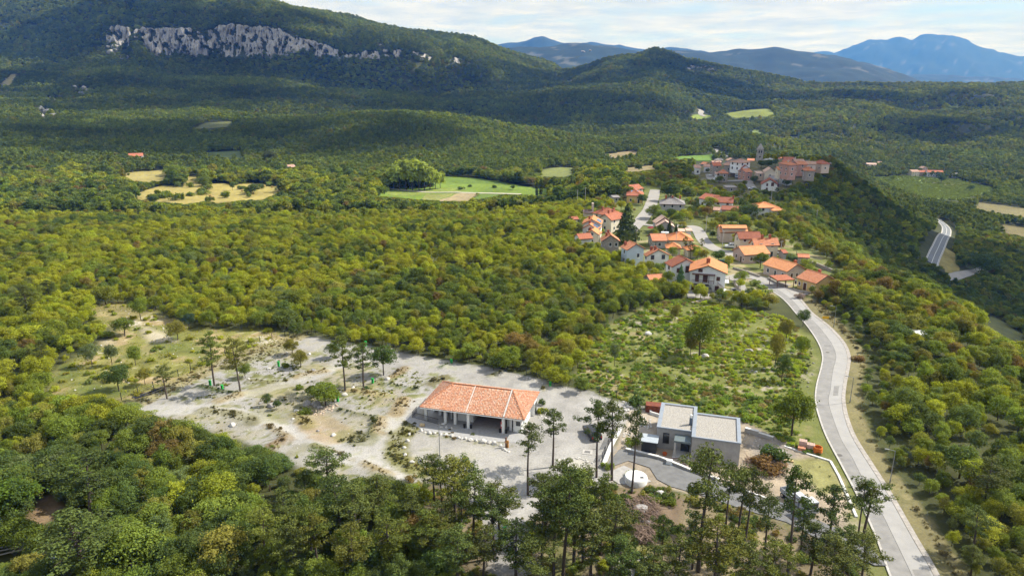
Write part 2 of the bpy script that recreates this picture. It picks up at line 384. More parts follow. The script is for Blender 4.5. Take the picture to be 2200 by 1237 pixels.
FIELDS = [  # polygon, albedo, row direction flag
    (P_YELLOW, (0.32, 0.265, 0.085)), (P_YELLOW2, (0.30, 0.255, 0.09)), (P_GREEN, (0.15, 0.215, 0.035)), (P_PLOT, (0.31, 0.25, 0.14)),
    ([(1155, 380), (1165, 366), (1200, 359), (1236, 361), (1226, 380)], (0.17, 0.19, 0.06)), ([(1288, 331), (1365, 325), (1376, 333), (1320, 341)], (0.24, 0.19, 0.10)),
    ([(1450, 337), (1530, 332), (1531, 346), (1456, 347)], (0.12, 0.20, 0.035)), ([(1330, 362), (1405, 356), (1410, 364), (1350, 370)], (0.22, 0.18, 0.09)),
    ([(1556, 245), (1600, 238), (1650, 234), (1667, 252), (1580, 254)], (0.19, 0.22, 0.05)), ([(1478, 252), (1500, 245), (1535, 250), (1500, 258)], (0.20, 0.25, 0.05)),
    ([(1868, 382), (1950, 378), (2060, 386), (2142, 406), (2092, 422), (2060, 431), (1990, 426), (1938, 410)], (0.17, 0.22, 0.05)),
    ([(1990, 388), (2060, 388), (2095, 402), (2040, 408)], (0.17, 0.16, 0.055)),
    ([(2098, 434), (2200, 448), (2300, 462), (2300, 480), (2200, 466), (2100, 451)], (0.17, 0.15, 0.07)), ([(2150, 480), (2300, 500), (2300, 530), (2160, 500)], (0.15, 0.13, 0.06)),
    ([(2012, 562), (2025, 530), (2050, 545), (2060, 582), (2040, 590)], (0.26, 0.22, 0.08)), ([(2090, 690), (2130, 678), (2200, 720), (2200, 745)], (0.11, 0.12, 0.05)),
    ([(1600, 290), (1625, 277), (1640, 288)], (0.14, 0.18, 0.05)), ([(0, 182), (28, 160), (50, 154), (20, 184)], (0.28, 0.24, 0.10)),
    ([(395, 285), (440, 265), (505, 262), (490, 274), (430, 278)], (0.13, 0.14, 0.055)), ([(440, 328), (520, 325), (522, 340), (450, 340)], (0.09, 0.12, 0.04)), ([(1200, 185), (1232, 168), (1228, 180)], (0.32, 0.26, 0.13)),
    ([(838, 413), (925, 405), (1000, 404), (985, 411), (900, 420), (850, 420)], (0.19, 0.235, 0.05)), ([(1032, 415), (1088, 418), (1030, 428), (1010, 431)], (0.12, 0.175, 0.035)), ([(893, 427), (940, 430), (974, 417), (925, 418)], (0.205, 0.215, 0.065)), ([(955, 382), (1010, 384), (1090, 397), (1020, 396), (960, 391)], (0.125, 0.19, 0.035)),
]
_flatp = lambda p, z: np.array([flat(u, v, z) for u, v in p])
W = {k: atxy(v) for k, v in dict(camp=P_CAMP, scrub=P_SCRUB, meadow=P_MEADOW, village=P_VILLAGE, barn=P_BARN, pines=P_PINES, fieldbox=P_GREEN).items()}
W['old'] = _flatp(P_OLD, 3); W['village'] = _flatp(P_VILLAGE, -1)
FW = [(atxy(p), c) for p, c in FIELDS]

# the road up the ridge: left and right edge pixels
ROAD_L = [(1990, 1420), (1916, 1237), (1888, 1160), (1845, 1065), (1811, 1000), (1779, 940), (1762, 895), (1754, 860), (1757, 825), (1766, 790), (1769, 765), (1760, 737), (1737, 702), (1713, 675), (1682, 641), (1641, 615), (1610, 602)]
ROAD_R = [(2090, 1420), (2006, 1237), (1960, 1156), (1906, 1060), (1868, 1000), (1831, 940), (1814, 895), (1808, 858), (1811, 825), (1818, 790), (1820, 765), (1809, 737), (1778, 702), (1741, 672), (1714, 641), (1677, 614), (1645, 601)]
RL = smooth_line(np.array([flat(u, v) for u, v in ROAD_L]), 8); RR = smooth_line(np.array([flat(u, v) for u, v in ROAD_R]), 8)
RC = (RL + RR) / 2
LOWROAD = smooth_line(atxy([(2001, 566), (2009, 546), (2022, 518), (2033, 501), (2030, 486), (2012, 470)]), 6)
LOWROAD2 = smooth_line(atxy([(2040, 602), (2056, 593), (2085, 586), (2112, 580)]), 5)
ST1 = smooth_line(atxy([(1655, 606), (1622, 596), (1590, 594), (1562, 600)]), 5)           # street past the white house
ST2 = smooth_line(atxy([(1478, 485), (1494, 490), (1504, 503), (1512, 517), (1538, 536), (1566, 543), (1590, 556)]), 6)
ST3 = smooth_line(atxy([(1352, 498), (1368, 482), (1391, 456), (1402, 430), (1408, 408)]), 5)
ST4 = smooth_line(atxy([(1470, 484), (1440, 487), (1395, 484), (1370, 480)]), 4)
ST5 = smooth_line(atxy([(1617, 406), (1610, 396), (1604, 388), (1575, 389), (1545, 389), (1528, 384), (1524, 374)]), 4)
STS = [(ST1, 5), (ST2, 5), (ST3, 6), (ST4, 4), (ST5, 5)]
MEADOWTRACK = smooth_line(atxy([(838, 407), (880, 411), (960, 414), (1040, 416), (1120, 418)]), 4)
FARROAD = smooth_line(atxy([(1500, 236), (1507, 240), (1505, 246), (1515, 251)]), 4)
FARROAD2 = smooth_line(atxy([(1533, 322), (1545, 331), (1560, 338)]), 4)

G_DRY = (0.25, 0.20, 0.10); G_GRASS = (0.115, 0.15, 0.035); G_DARK = (0.075, 0.10, 0.03); G_GRAV = (0.30, 0.288, 0.272); G_SOIL = (0.20, 0.155, 0.11)
STROKES = [  # pixel polyline, width in metres, albedo, strength
    # vehicle tracks between the pitches, swept clean
    ([(300, 880), (420, 880), (520, 893), (640, 935), (760, 985), (880, 1022)], 4.2, (0.37, 0.356, 0.335), 0.95),
    ([(440, 872), (540, 845), (640, 818), (700, 800), (740, 775), (720, 750)], 3.4, (0.36, 0.345, 0.322), 0.9),
    ([(915, 860), (880, 880), (840, 920), (800, 960), (790, 985)], 5.0, (0.358, 0.344, 0.322), 0.9),
    ([(660, 735), (800, 765), (960, 790), (1120, 822), (1240, 858), (1330, 885)], 7.5, (0.305, 0.292, 0.275), 0.95),
    ([(1230, 860), (1245, 910), (1230, 960), (1130, 1020), (1060, 1020)], 11, (0.31, 0.298, 0.28), 0.95),
    ([(900, 960), (980, 975), (1060, 985), (1130, 1000)], 7, (0.335, 0.32, 0.296), 0.8),
    # banks of dry grass and weeds
    ([(430, 830), (470, 841), (515, 848)], 1.3, G_DARK, 0.9), ([(470, 862), (500, 855), (520, 848)], 2.6, G_DRY, 0.85),
    ([(540, 818), (575, 823), (612, 820), (640, 808)], 1.3, (0.16, 0.15, 0.05), 0.9), ([(640, 812), (665, 803), (700, 798)], 2.2, G_DRY, 0.8),
    ([(872, 792), (843, 812)], 2.2, (0.22, 0.17, 0.09), 0.85), ([(752, 840), (790, 845), (826, 852)], 2.6, (0.27, 0.22, 0.11), 0.8), ([(806, 822), (860, 832), (898, 838)], 0.9, G_DARK, 0.85),
    ([(866, 860), (848, 892)], 3.0, (0.26, 0.20, 0.10), 0.85), ([(726, 880), (776, 893), (806, 899)], 0.9, G_DARK, 0.85), ([(809, 900), (804, 916), (797, 932)], 1.2, (0.085, 0.10, 0.03), 0.95), ([(822, 902), (812, 932)], 2.4, (0.24, 0.19, 0.10), 0.8),
    ([(675, 905), (700, 925), (722, 934)], 6.5, (0.33, 0.245, 0.145), 0.75), ([(636, 890), (655, 905), (664, 916)], 2.8, (0.19, 0.16, 0.06), 0.9),
    ([(436, 884), (500, 890), (545, 908)], 3.2, (0.15, 0.14, 0.06), 0.8), ([(573, 916), (600, 930), (618, 942)], 1.6, (0.19, 0.15, 0.07), 0.85), ([(614, 944), (590, 957), (575, 972)], 2.6, (0.21, 0.155, 0.085), 0.9),
    ([(673, 957), (700, 970)], 1.5, (0.15, 0.15, 0.05), 0.9), ([(655, 960), (630, 972)], 2.5, (0.2, 0.19, 0.09), 0.5), ([(780, 996), (810, 1010), (840, 1022)], 1.7, (0.25, 0.20, 0.10), 0.9), ([(700, 960), (760, 990)], 0.8, (0.25, 0.22, 0.13), 0.6),
    ([(892, 910), (866, 930), (850, 958), (852, 982), (870, 998), (905, 1012)], 4.0, (0.15, 0.145, 0.045), 0.95),
    ([(948, 789), (970, 781)], 1.3, G_DARK, 0.9), ([(1054, 810), (1074, 800)], 1.4, (0.16, 0.15, 0.05), 0.9), ([(1162, 838), (1180, 828)], 1.4, (0.16, 0.15, 0.05), 0.9), ([(926, 825), (956, 812)], 3.0, (0.15, 0.135, 0.06), 0.9),
    ([(300, 862), (350, 837), (430, 803), (480, 775), (560, 750), (640, 724)], 5.0, (0.25, 0.215, 0.105), 0.85), ([(480, 792), (560, 765), (620, 745)], 3.2, (0.2, 0.19, 0.08), 0.6),
    ([(820, 862), (850, 845)], 4, (0.25, 0.21, 0.13), 0.4), ([(560, 840), (610, 838)], 6, (0.22, 0.2, 0.1), 0.5), ([(590, 860), (640, 870)], 7, (0.24, 0.21, 0.11), 0.5), ([(700, 890), (760, 905)], 7, (0.25, 0.22, 0.13), 0.4), ([(740, 935), (790, 945)], 4, (0.16, 0.16, 0.07), 0.7),
    ([(560, 885), (600, 895)], 5, (0.2, 0.19, 0.1), 0.5),
    # verges of the road
    ([(1905, 1237), (1835, 1065), (1790, 985), (1765, 930), (1745, 880), (1742, 840), (1752, 790), (1755, 760), (1738, 725)], 4.5, (0.135, 0.15, 0.045), 0.9),
    ([(2045, 1237), (1985, 1150), (1925, 1060), (1880, 1000), (1846, 940), (1826, 895), (1821, 860), (1824, 820), (1834, 780), (1830, 745), (1800, 705), (1765, 672), (1738, 645)], 4.6, (0.22, 0.19, 0.095), 0.85),
]
STROKES = [(np.array([flat(u, v) for u, v in p]), w, c, s) for p, w, c, s in STROKES]
G_PATCH = [  # pixel polygon, albedo, edge softness
    ([(1090, 1045), (1180, 1005), (1290, 990), (1320, 1040), (1220, 1060), (1130, 1130), (1140, 1240), (1060, 1240), (1040, 1130)], G_GRAV, 1.2),
    ([(1325, 1195), (1390, 1185), (1440, 1240), (1310, 1250)], (0.42, 0.40, 0.36), 0.8), ([(1345, 1170), (1400, 1165), (1440, 1185), (1380, 1195)], (0.2, 0.19, 0.07), 0.8),
    ([(1320, 1050), (1400, 1042), (1470, 1070), (1480, 1150), (1400, 1160), (1330, 1110)], (0.17, 0.125, 0.085), 1.2),
    ([(1475, 1090), (1560, 1110), (1700, 1160), (1720, 1237), (1440, 1237), (1450, 1150)], (0.23, 0.185, 0.115), 1.0),
    ([(1190, 985), (1250, 982), (1290, 1005), (1270, 1020), (1200, 1005)], (0.37, 0.35, 0.31), 0.6),
    ([(1600, 925), (1660, 940), (1690, 985), (1760, 990), (1815, 1030), (1830, 1100), (1690, 1080), (1600, 1000)], (0.33, 0.27, 0.20), 0.6),
    ([(1620, 925), (1660, 935), (1700, 960), (1720, 1000), (1640, 1000), (1600, 960)], (0.24, 0.21, 0.18), 0.8),
    ([(1690, 985), (1780, 985), (1825, 1060), (1760, 1060)], (0.22, 0.21, 0.085), 0.8),
    ([(1340, 935), (1420, 960), (1470, 975), (1510, 1010), (1480, 1010), (1350, 965)], (0.38, 0.31, 0.24), 0.4),
    ([(1350, 880), (1420, 880), (1415, 960), (1340, 930)], (0.36, 0.31, 0.25), 0.4),
    ([(70, 1075), (120, 1055), (135, 1090), (90, 1130), (60, 1130)], (0.27, 0.19, 0.115), 0.8), ([(270, 1180), (330, 1175), (360, 1237), (260, 1237)], (0.15, 0.11, 0.075), 1.0),
    ([(300, 700), (360, 715), (380, 735), (320, 735)], (0.36, 0.32, 0.23), 1.2), ([(215, 730), (245, 728), (250, 740), (220, 745)], (0.32, 0.27, 0.17), 0.8),
    ([(190, 660), (245, 650), (330, 668), (300, 690), (230, 690)], (0.21, 0.18, 0.075), 1.5),
]
G_PATCH = [(np.array([flat(u, v) for u, v in p]), c, e) for p, c, e in G_PATCH]

def ground_albedo(x, y):
    n1_ = fbm(x / 5, y / 5, 4, 101); n2_ = fbm(x / 1.3, y / 1.3, 3, 55); n3_ = fbm(x / 18, y / 18, 3, 77)
    c = np.empty(x.shape + (3,))
    c[...] = np.array((0.062, 0.068, 0.026))
    c *= (0.7 + 0.6 * n1_)[..., None]
    def over(mask, col, vary=0.0):
        nonlocal c
        col = np.asarray(col); v_ = 1 + vary * (n1_ + n2_ - 1.0) * 1.6
        c = c * (1 - mask[..., None]) + (col * v_[..., None]) * mask[..., None]
    e = (n2_ - 0.5) * 2.4 + (n1_ - 0.5) * 2.0
    # meadow
    d = polydist(x, y, W['meadow']); m = sstep(2.0, -2.0, d + e * 2)
    over(m, (0.195, 0.19, 0.055), 0.5); over(m * sstep(0.50, 0.68, n1_), (0.27, 0.21, 0.11), 0.4); over(m * sstep(0.62, 0.72, n3_ * 0.6 + n2_ * 0.4), (0.40, 0.36, 0.28), 0.3)
    over(m * sstep(0.45, 0.3, n3_), (0.11, 0.135, 0.035), 0.3)
    # rough scrub
    d = polydist(x, y, W['scrub']); m = sstep(1.5, -1.5, d + e)
    over(m, (0.15, 0.165, 0.045), 0.5); over(m * sstep(0.54, 0.72, n1_ * 0.6 + n2_ * 0.4), (0.19, 0.155, 0.08), 0.4); over(m * sstep(0.62, 0.72, n2_ * 0.7 + n3_ * 0.3), (0.30, 0.26, 0.21), 0.3)
    # village ground
    d = polydist(x, y, W['village']); m = sstep(3, -3, d + e)
    over(m, (0.15, 0.165, 0.05), 0.4); over(m * sstep(0.53, 0.65, n1_), (0.27, 0.23, 0.13), 0.3)
    d = polydist(x, y, W['old']); over(sstep(3, -3, d), (0.16, 0.155, 0.07), 0.5)
    # pine floor, building plot
    d = polydist(x, y, W['pines']); m = sstep(2, -2, d + e * 1.5)
    over(m, (0.18, 0.145, 0.09), 0.6); over(m * sstep(0.56, 0.7, n1_), (0.13, 0.13, 0.05), 0.4)
    d = polydist(x, y, W['barn']); over(sstep(0.5, -0.5, d + e * .2), (0.30, 0.25, 0.19), 0.5)
    # gravel of the campsite, with weeds coming through
    d = polydist(x, y, W['camp']); m = sstep(1.0, -1.0, d + e * 0.9)
    over(m, G_GRAV, 0.22)
    dd = np.clip(-d, 0, 40)
    pit = sstep(6, -18, x) * m
    over(pit * 0.28 * sstep(.35, .6, n3_), (0.25, 0.235, 0.165), 0.3)
    over(pit * sstep(0.54, 0.64, n2_ * 0.55 + n1_ * 0.45) * 0.9, (0.145, 0.15, 0.06), 0.5)
    over(pit * sstep(0.53, 0.63, n3_ * 0.6 + n1_ * 0.4) * 0.6, (0.27, 0.235, 0.15), 0.3)
    over(m * sstep(0.62, 0.72, vnoise(x / 0.75, y / 0.75, 5) * .7 + n1_ * .3) * sstep(15, -20, x), (0.13, 0.135, 0.055), 0.3)
    for pts, w, col, s in STROKES:
        dd = segdist(x, y, pts)
        over(sstep(w / 2 + 0.5, w / 2 - 0.6, dd + e * 0.45) * s * (1 - 0.45 * sstep(0.5, 0.68, n2_)), col, 0.3)
    for poly, col, sft in G_PATCH:
        d = polydist(x, y, poly)
        over(sstep(sft, -sft, d + e * sft * 0.8), col, 0.45)
    return np.clip(c, 0.01, 0.8)

# ------------------------------------------------------------------ ground close by: one fine sheet
mat_ground = vcol_mat('ground_soil_grass_gravel', fine=3.0, var=0.24, bump=0.35)
NX0, NX1, NY0, NY1, ST = -170.0, 132.0, 46.0, 262.0, 0.5
gx = np.arange(NX0, NX1 + .01, ST); gy = np.arange(NY0, NY1 + .01, ST)
GX, GY = np.meshgrid(gx, gy)
# follow the slope outwards: keep only what the frame plus a margin can see
ga = ground_albedo(GX, GY)
gz = zat(GX, GY)
def micro(x, y):
    return (fbm(x / 2.2, y / 2.2, 3, 8) - 0.5) * 0.22
_cd = polydist(GX, GY, W['camp']); _bd = polydist(GX, GY, W['barn']); _rd = segdist(GX, GY, list(map(tuple, RC[::3])))
_mic = np.clip(np.minimum(np.minimum(_cd, _bd) / 3, (_rd - 6) / 3), 0, 1)
def berm(x, y):
    """the low banks between the pitches stand proud of the gravel"""
    h = np.zeros(np.shape(x))
    for pts, w_, col, st in STROKES:
        if col[0] < 0.3 and w_ <= 3.3 and st >= 0.8:
            h = h + 0.36 * np.exp(-(segdist(x, y, pts) / (0.5 * w_ + .2)) ** 2) * (0.6 + 0.8 * fbm(x / 1.5, y / 1.5, 2, 61))
    return np.where(polydist(x, y, W['camp']) < 0, h, 0.0)
gz = gz + berm(GX, GY)
gz = gz + micro(GX, GY) * (0.12 + 0.88 * _mic) - 0.06 * (_rd < 9)
nx_, ny_ = len(gx), len(gy)
idx = np.arange(nx_ * ny_).reshape(ny_, nx_)
quads = np.stack([idx[:-1, :-1], idx[:-1, 1:], idx[1:, 1:], idx[1:, :-1]], -1).reshape(-1, 4)
qc = np.stack([GX[:-1, :-1], GY[:-1, :-1]], -1).reshape(-1, 2)
keep = np.abs(qc[:, 0]) < qc[:, 1] * 0.80 + 26
quads = quads[keep]
used = np.unique(quads); remap = np.full(nx_ * ny_, -1); remap[used] = np.arange(len(used))
me = mesh_from('ground', np.stack([GX, GY, gz], -1).reshape(-1, 3)[used], remap[quads], [mat_ground], smooth=True)
a = me.attributes.new('albedo', 'FLOAT_COLOR', 'POINT')
a.data.foreach_set('color', np.concatenate([ga.reshape(-1, 3)[used], np.ones((len(used), 1))], 1).astype(np.float32).ravel())
ground = tag(link('ground', me), kind='structure')

# ------------------------------------------------------------------ the wide terrain to the blue ranges
mat_terrain = vcol_mat('terrain_woodland_floor_and_fields', fine=0.25, var=0.35, bump=0.3)
TX, TY = 560, 660
tt = np.linspace(-1.12, 1.12, TX)
ty = np.concatenate([np.geomspace(70, 420, 120) - 130, np.geomspace(300, 3050, 380)[1:], np.geomspace(3080, 14180, 160)])
X = tt[None, :] * (np.clip(ty[:, None], -20, None) * 0.88 + 90); Y = np.broadcast_to(ty[:, None], X.shape)
Z = zat(X, Y)
inner = (X > NX0) & (X < NX1) & (Y > NY0) & (Y < NY1) & (np.abs(X) < Y * 0.80 + 26)
Z = Z - 0.5 * inner - 0.1
n1_ = fbm(X / 40, Y / 40, 4, 201); n2_ = fbm(X / 160, Y / 160, 3, 203)
c = np.empty(X.shape + (3,)); c[...] = (0.050, 0.056, 0.022)
c *= (0.65 + 0.7 * n1_)[..., None]
fr = sstep(2900, 3500, Y)[..., None]      # beyond the modelled woods the ground itself is the wood
fcol = np.array((0.022, 0.036, 0.030)) * (0.6 + 0.8 * fbm(X / 60, Y / 60, 5, 88))[..., None]
c = c * (1 - fr) + fcol * fr
rockm = (sstep(0.70, 0.76, fbm(X / 150, Y / 150, 4, 66)) * (Y > 3500))[..., None]
c = c * (1 - rockm * 0.25) + np.array((0.3, 0.29, 0.27)) * rockm * 0.25
for poly, col in FW:
    m = inpoly(X, Y, poly)
    c[m] = np.array(col) * (0.86 + 0.28 * n1_[m])[..., None]
for key, col in (('village', (0.13, 0.145, 0.045)), ('old', (0.15, 0.14, 0.07))):
    m = inpoly(X, Y, W[key]); c[m] = np.array(col) * (0.6 + 0.8 * n1_[m])[..., None]
idx = np.arange(X.size).reshape(X.shape)
quads = np.stack([idx[:-1, :-1], idx[:-1, 1:], idx[1:, 1:], idx[1:, :-1]], -1).reshape(-1, 4)
deep = (X > NX0 + 6) & (X < NX1 - 6) & (Y > NY0 + 6) & (Y < NY1 - 6) & (np.abs(X) < Y * 0.80 + 20)
quads = quads[~deep.ravel()[quads].all(1)]
me = mesh_from('terrain', np.stack([X, Y, Z], -1).reshape(-1, 3), quads, [mat_terrain], smooth=True)
a = me.attributes.new('albedo', 'FLOAT_COLOR', 'POINT')
a.data.foreach_set('color', np.concatenate([c.reshape(-1, 3), np.ones((X.size, 1))], 1).astype(np.float32).ravel())
terrain = tag(link('terrain', me), kind='structure')

# fields as sheets of their own, so that their edges are crisp
def field_sheet(name, poly, col, step=4.0, lift=0.12, rows=None):
    x0, y0 = poly.min(0) - step; x1, y1 = poly.max(0) + step
    xs = np.arange(x0, x1, step); ys = np.arange(y0, y1, step)
    bm = bmesh.new()
    dens_ = []
    for i in range(len(poly)):
        p, q = poly[i], poly[(i + 1) % len(poly)]
        L = max(1, int(np.hypot(*(q - p)) / step))
        for k in range(L): dens_.append(p + (q - p) * k / L)
    dens_ = np.array(dens_)
    dens_ = dens_ + np.stack([fbm(dens_[:, 0] / 12, dens_[:, 1] / 12, 3, 3) - .5, fbm(dens_[:, 0] / 12, dens_[:, 1] / 12, 3, 4) - .5], 1) * min(14, step * 3.2)
    vs = [bm.verts.new((p[0], p[1], 0)) for p in dens_]
    try: f_ = bm.faces.new(vs)
    except ValueError: bm.free(); return None
    bmesh.ops.triangulate(bm, faces=[f_])
    for ax, lo, hi in ((0, x0, x1), (1, y0, y1)):
        for k in np.arange(lo, hi, step):
            co = [0, 0, 0]; no = [0, 0, 0]; co[ax] = k; no[ax] = 1
            bmesh.ops.bisect_plane(bm, geom=bm.verts[:] + bm.edges[:] + bm.faces[:], plane_co=co, plane_no=no)
    xy = np.array([v.co[:2] for v in bm.verts]); z = zat(xy[:, 0], xy[:, 1]) + lift
    for v, zv in zip(bm.verts, z): v.co.z = zv
    me = bpy.data.meshes.new(name); bm.to_mesh(me); bm.free()
    me.materials.append(vcol_mat(name + '_soil', fine=0.35, var=0.3, bump=0.3))
    n_ = fbm(xy[:, 0] / 14, xy[:, 1] / 14, 3, 12)
    cc = np.array(col)[None] * (0.75 + 0.5 * n_)[:, None]
    a_ = me.attributes.new('albedo', 'FLOAT_COLOR', 'POINT')
    a_.data.foreach_set('color', np.concatenate([cc, np.ones((len(cc), 1))], 1).astype(np.float32).ravel())
    for p_ in me.polygons: p_.use_smooth = True
    return tag(link(name, me), kind='structure')

fnames = ['hay_field', 'hay_field_strip', 'green_meadow', 'ploughed_plot', 'pasture', 'stubble_field', 'village_field', 'dry_field', 'valley_meadow', 'valley_field', 'vineyard_ground', 'vineyard_strip_ground', 'brown_field', 'brown_pasture', 'roadside_clearing', 'slope_clearing', 'hill_pasture', 'mountain_clearing', 'mountain_pasture', 'wood_clearing', 'bare_slope', 'meadow_strip', 'meadow_strip', 'meadow_strip', 'meadow_strip']
for i, (poly, col) in enumerate(FW):
    far_ = poly[:, 1].mean()
    field_sheet(fnames[i], poly, col, step=max(2.5, far_ / 110), lift=(0.12 if far_ < 700 else 0.5) + 0.05 * (i in (1, 3, 11)) + 0.1 * (i >= 21))

# ------------------------------------------------------------------ roads
mat_road_old = mat('asphalt_grey', (0.25, 0.242, 0.232), var=0.16, scale=0.6, bump=0.1)
mat_road_new = mat('asphalt_pale', (0.325, 0.315, 0.303), var=0.10, scale=0.4, bump=0.1)
mat_drive = mat('asphalt_dark', (0.165, 0.165, 0.165), var=0.2, scale=0.7, bump=0.1)
mat_street = mat('street_pale', (0.31, 0.293, 0.272), var=0.12, scale=0.3)
mat_paint = mat('road_paint', (0.75, 0.75, 0.73), var=0.1, scale=2)
mat_shoulder = mat('shoulder_gravel', (0.42, 0.39, 0.35), var=0.25, scale=1.2, bump=0.4)

def ribbon(name, L, Rr, m, lift=0.06, parent=None, kind='structure', mid=None, cross=None, n=4):
    """a strip between two polylines lying on the ground"""
    k = len(L); rows = np.linspace(0, 1, n + 1)
    P = L[:, None, :] * (1 - rows)[None, :, None] + Rr[:, None, :] * rows[None, :, None]
    zz_ = zat(P[..., 0], P[..., 1]) + lift
    if cross is not None: zz_ = np.broadcast_to(zz_.mean(1, keepdims=True), zz_.shape) + cross
    v = np.concatenate([P, zz_[..., None]], -1).reshape(-1, 3)
    i_ = np.arange(k * (n + 1)).reshape(k, n + 1)
    q = np.stack([i_[:-1, :-1], i_[:-1, 1:], i_[1:, 1:], i_[1:, :-1]], -1).reshape(-1, 4)
    me = mesh_from(name, v, q, [m], smooth=True)
    # make faces look up
    if len(me.polygons) and me.polygons[0].normal.z < 0: me.flip_normals()
    o = link(name, me, parent)
    if kind: o['kind'] = kind
    return o

def offset_line(c, w):
    t = np.gradient(c, axis=0); t /= np.linalg.norm(t, axis=1)[:, None] + 1e-9
    nrm = np.stack([-t[:, 1], t[:, 0]], 1)
    return c + nrm * w, c - nrm * w

def strip(name, c, w, m, lift=0.06, parent=None, kind='structure'):
    a_, b_ = offset_line(c, w / 2)
    return ribbon(name, a_, b_, m, lift, parent, kind)

wob = (fbm(np.arange(len(RC)) / 9.0, np.zeros(len(RC)), 2, 4) - 0.5)[:, None] * 0.12
mid_line = RL * (0.5 - wob) + RR * (0.5 + wob)
road = ribbon('road', RL, mid_line, mat_road_old, 0.05)
road_lane = ribbon('road_resurfaced_lane', mid_line, RR, mat_road_new, 0.056)
RD = (RR - RL) / np.linalg.norm(RR - RL, axis=1)[:, None]
ribbon('road_edge_kerb', RR + RD * 0.02, RR + RD * 0.75, mat('kerb_concrete', (0.36, 0.33, 0.30), var=0.25, scale=1.5), 0.10, n=1)
ribbon('road_gutter', RL - RD * 0.32, RL - RD * 0.02, mat('gutter_concrete', (0.45, 0.43, 0.40), var=0.2, scale=1.5), 0.08, n=1)
M_PATCH = mat('asphalt_patch', (0.225, 0.217, 0.208), var=0.15, scale=1.0)
for (a0, a1, f0, f1) in ((6, 9, .55, .95), (33, 34, .06, .42), (58, 63, .66, .86), (86, 87, .15, .45)):
    if a1 < len(RL): ribbon('road_patch', RL[a0:a1 + 1] * (1 - f0) + RR[a0:a1 + 1] * f0, RL[a0:a1 + 1] * (1 - f1) + RR[a0:a1 + 1] * f1, M_PATCH, 0.064)
ribbon('road_joint', mid_line * 1.0, mid_line + (RR - mid_line) * 0.02, mat('tar_joint', (0.09, 0.088, 0.085), var=.2), 0.062, n=1)
for (p, q) in (((1778, 757), (1790, 760)), ((1804, 978), (1812, 980))):
    c_ = flat(*p); ring = [(c_[0] + 0.42 * math.cos(t), c_[1] + 0.42 * math.sin(t)) for t in np.linspace(0, 2 * math.pi, 13)[:-1]]
    me = mesh_from('manhole_cover', [(x_, y_, float(zat(x_, y_)) + 0.075) for x_, y_ in ring] + [(c_[0], c_[1], float(zat(*c_)) + 0.08)], [(i, (i + 1) % 12, 12) for i in range(12)], [mat('cast_iron', (0.12, 0.11, 0.10), 0.6)])
    tag(link('manhole_cover', me), 'iron manhole cover in the ridge road ' + ('at its outer bend' if p[1] < 800 else 'near the brick pallets'), 'manhole cover')
lr = strip('valley_road', LOWROAD, 6.0, mat('asphalt_valley', (0.17, 0.18, 0.19), var=0.1, scale=0.2), 0.25)
strip('valley_road_shoulder', LOWROAD, 7.0, mat_shoulder, 0.19)
strip('valley_road_centre_marking', LOWROAD, 0.18, mat_paint, 0.30)
for sgn in (1, -1):
    a_, b_ = offset_line(LOWROAD, 2.75 * sgn); strip('valley_road_edge_marking', a_, 0.16, mat_paint, 0.30)
strip('side_road', LOWROAD2, 6.0, mat_street, 0.25)
for i, (l_, w_) in enumerate(STS): strip('street', l_, w_, mat_street, 0.10 if i < 4 else 0.2)
strip('meadow_track', MEADOWTRACK, 3.2, mat('track_gravel', (0.46, 0.42, 0.33), var=0.2, scale=0.5), 0.36)
strip('far_road', FARROAD, 11, mat_street, 1.2)
strip('far_road_bend', FARROAD2, 8, mat_street, 0.8)

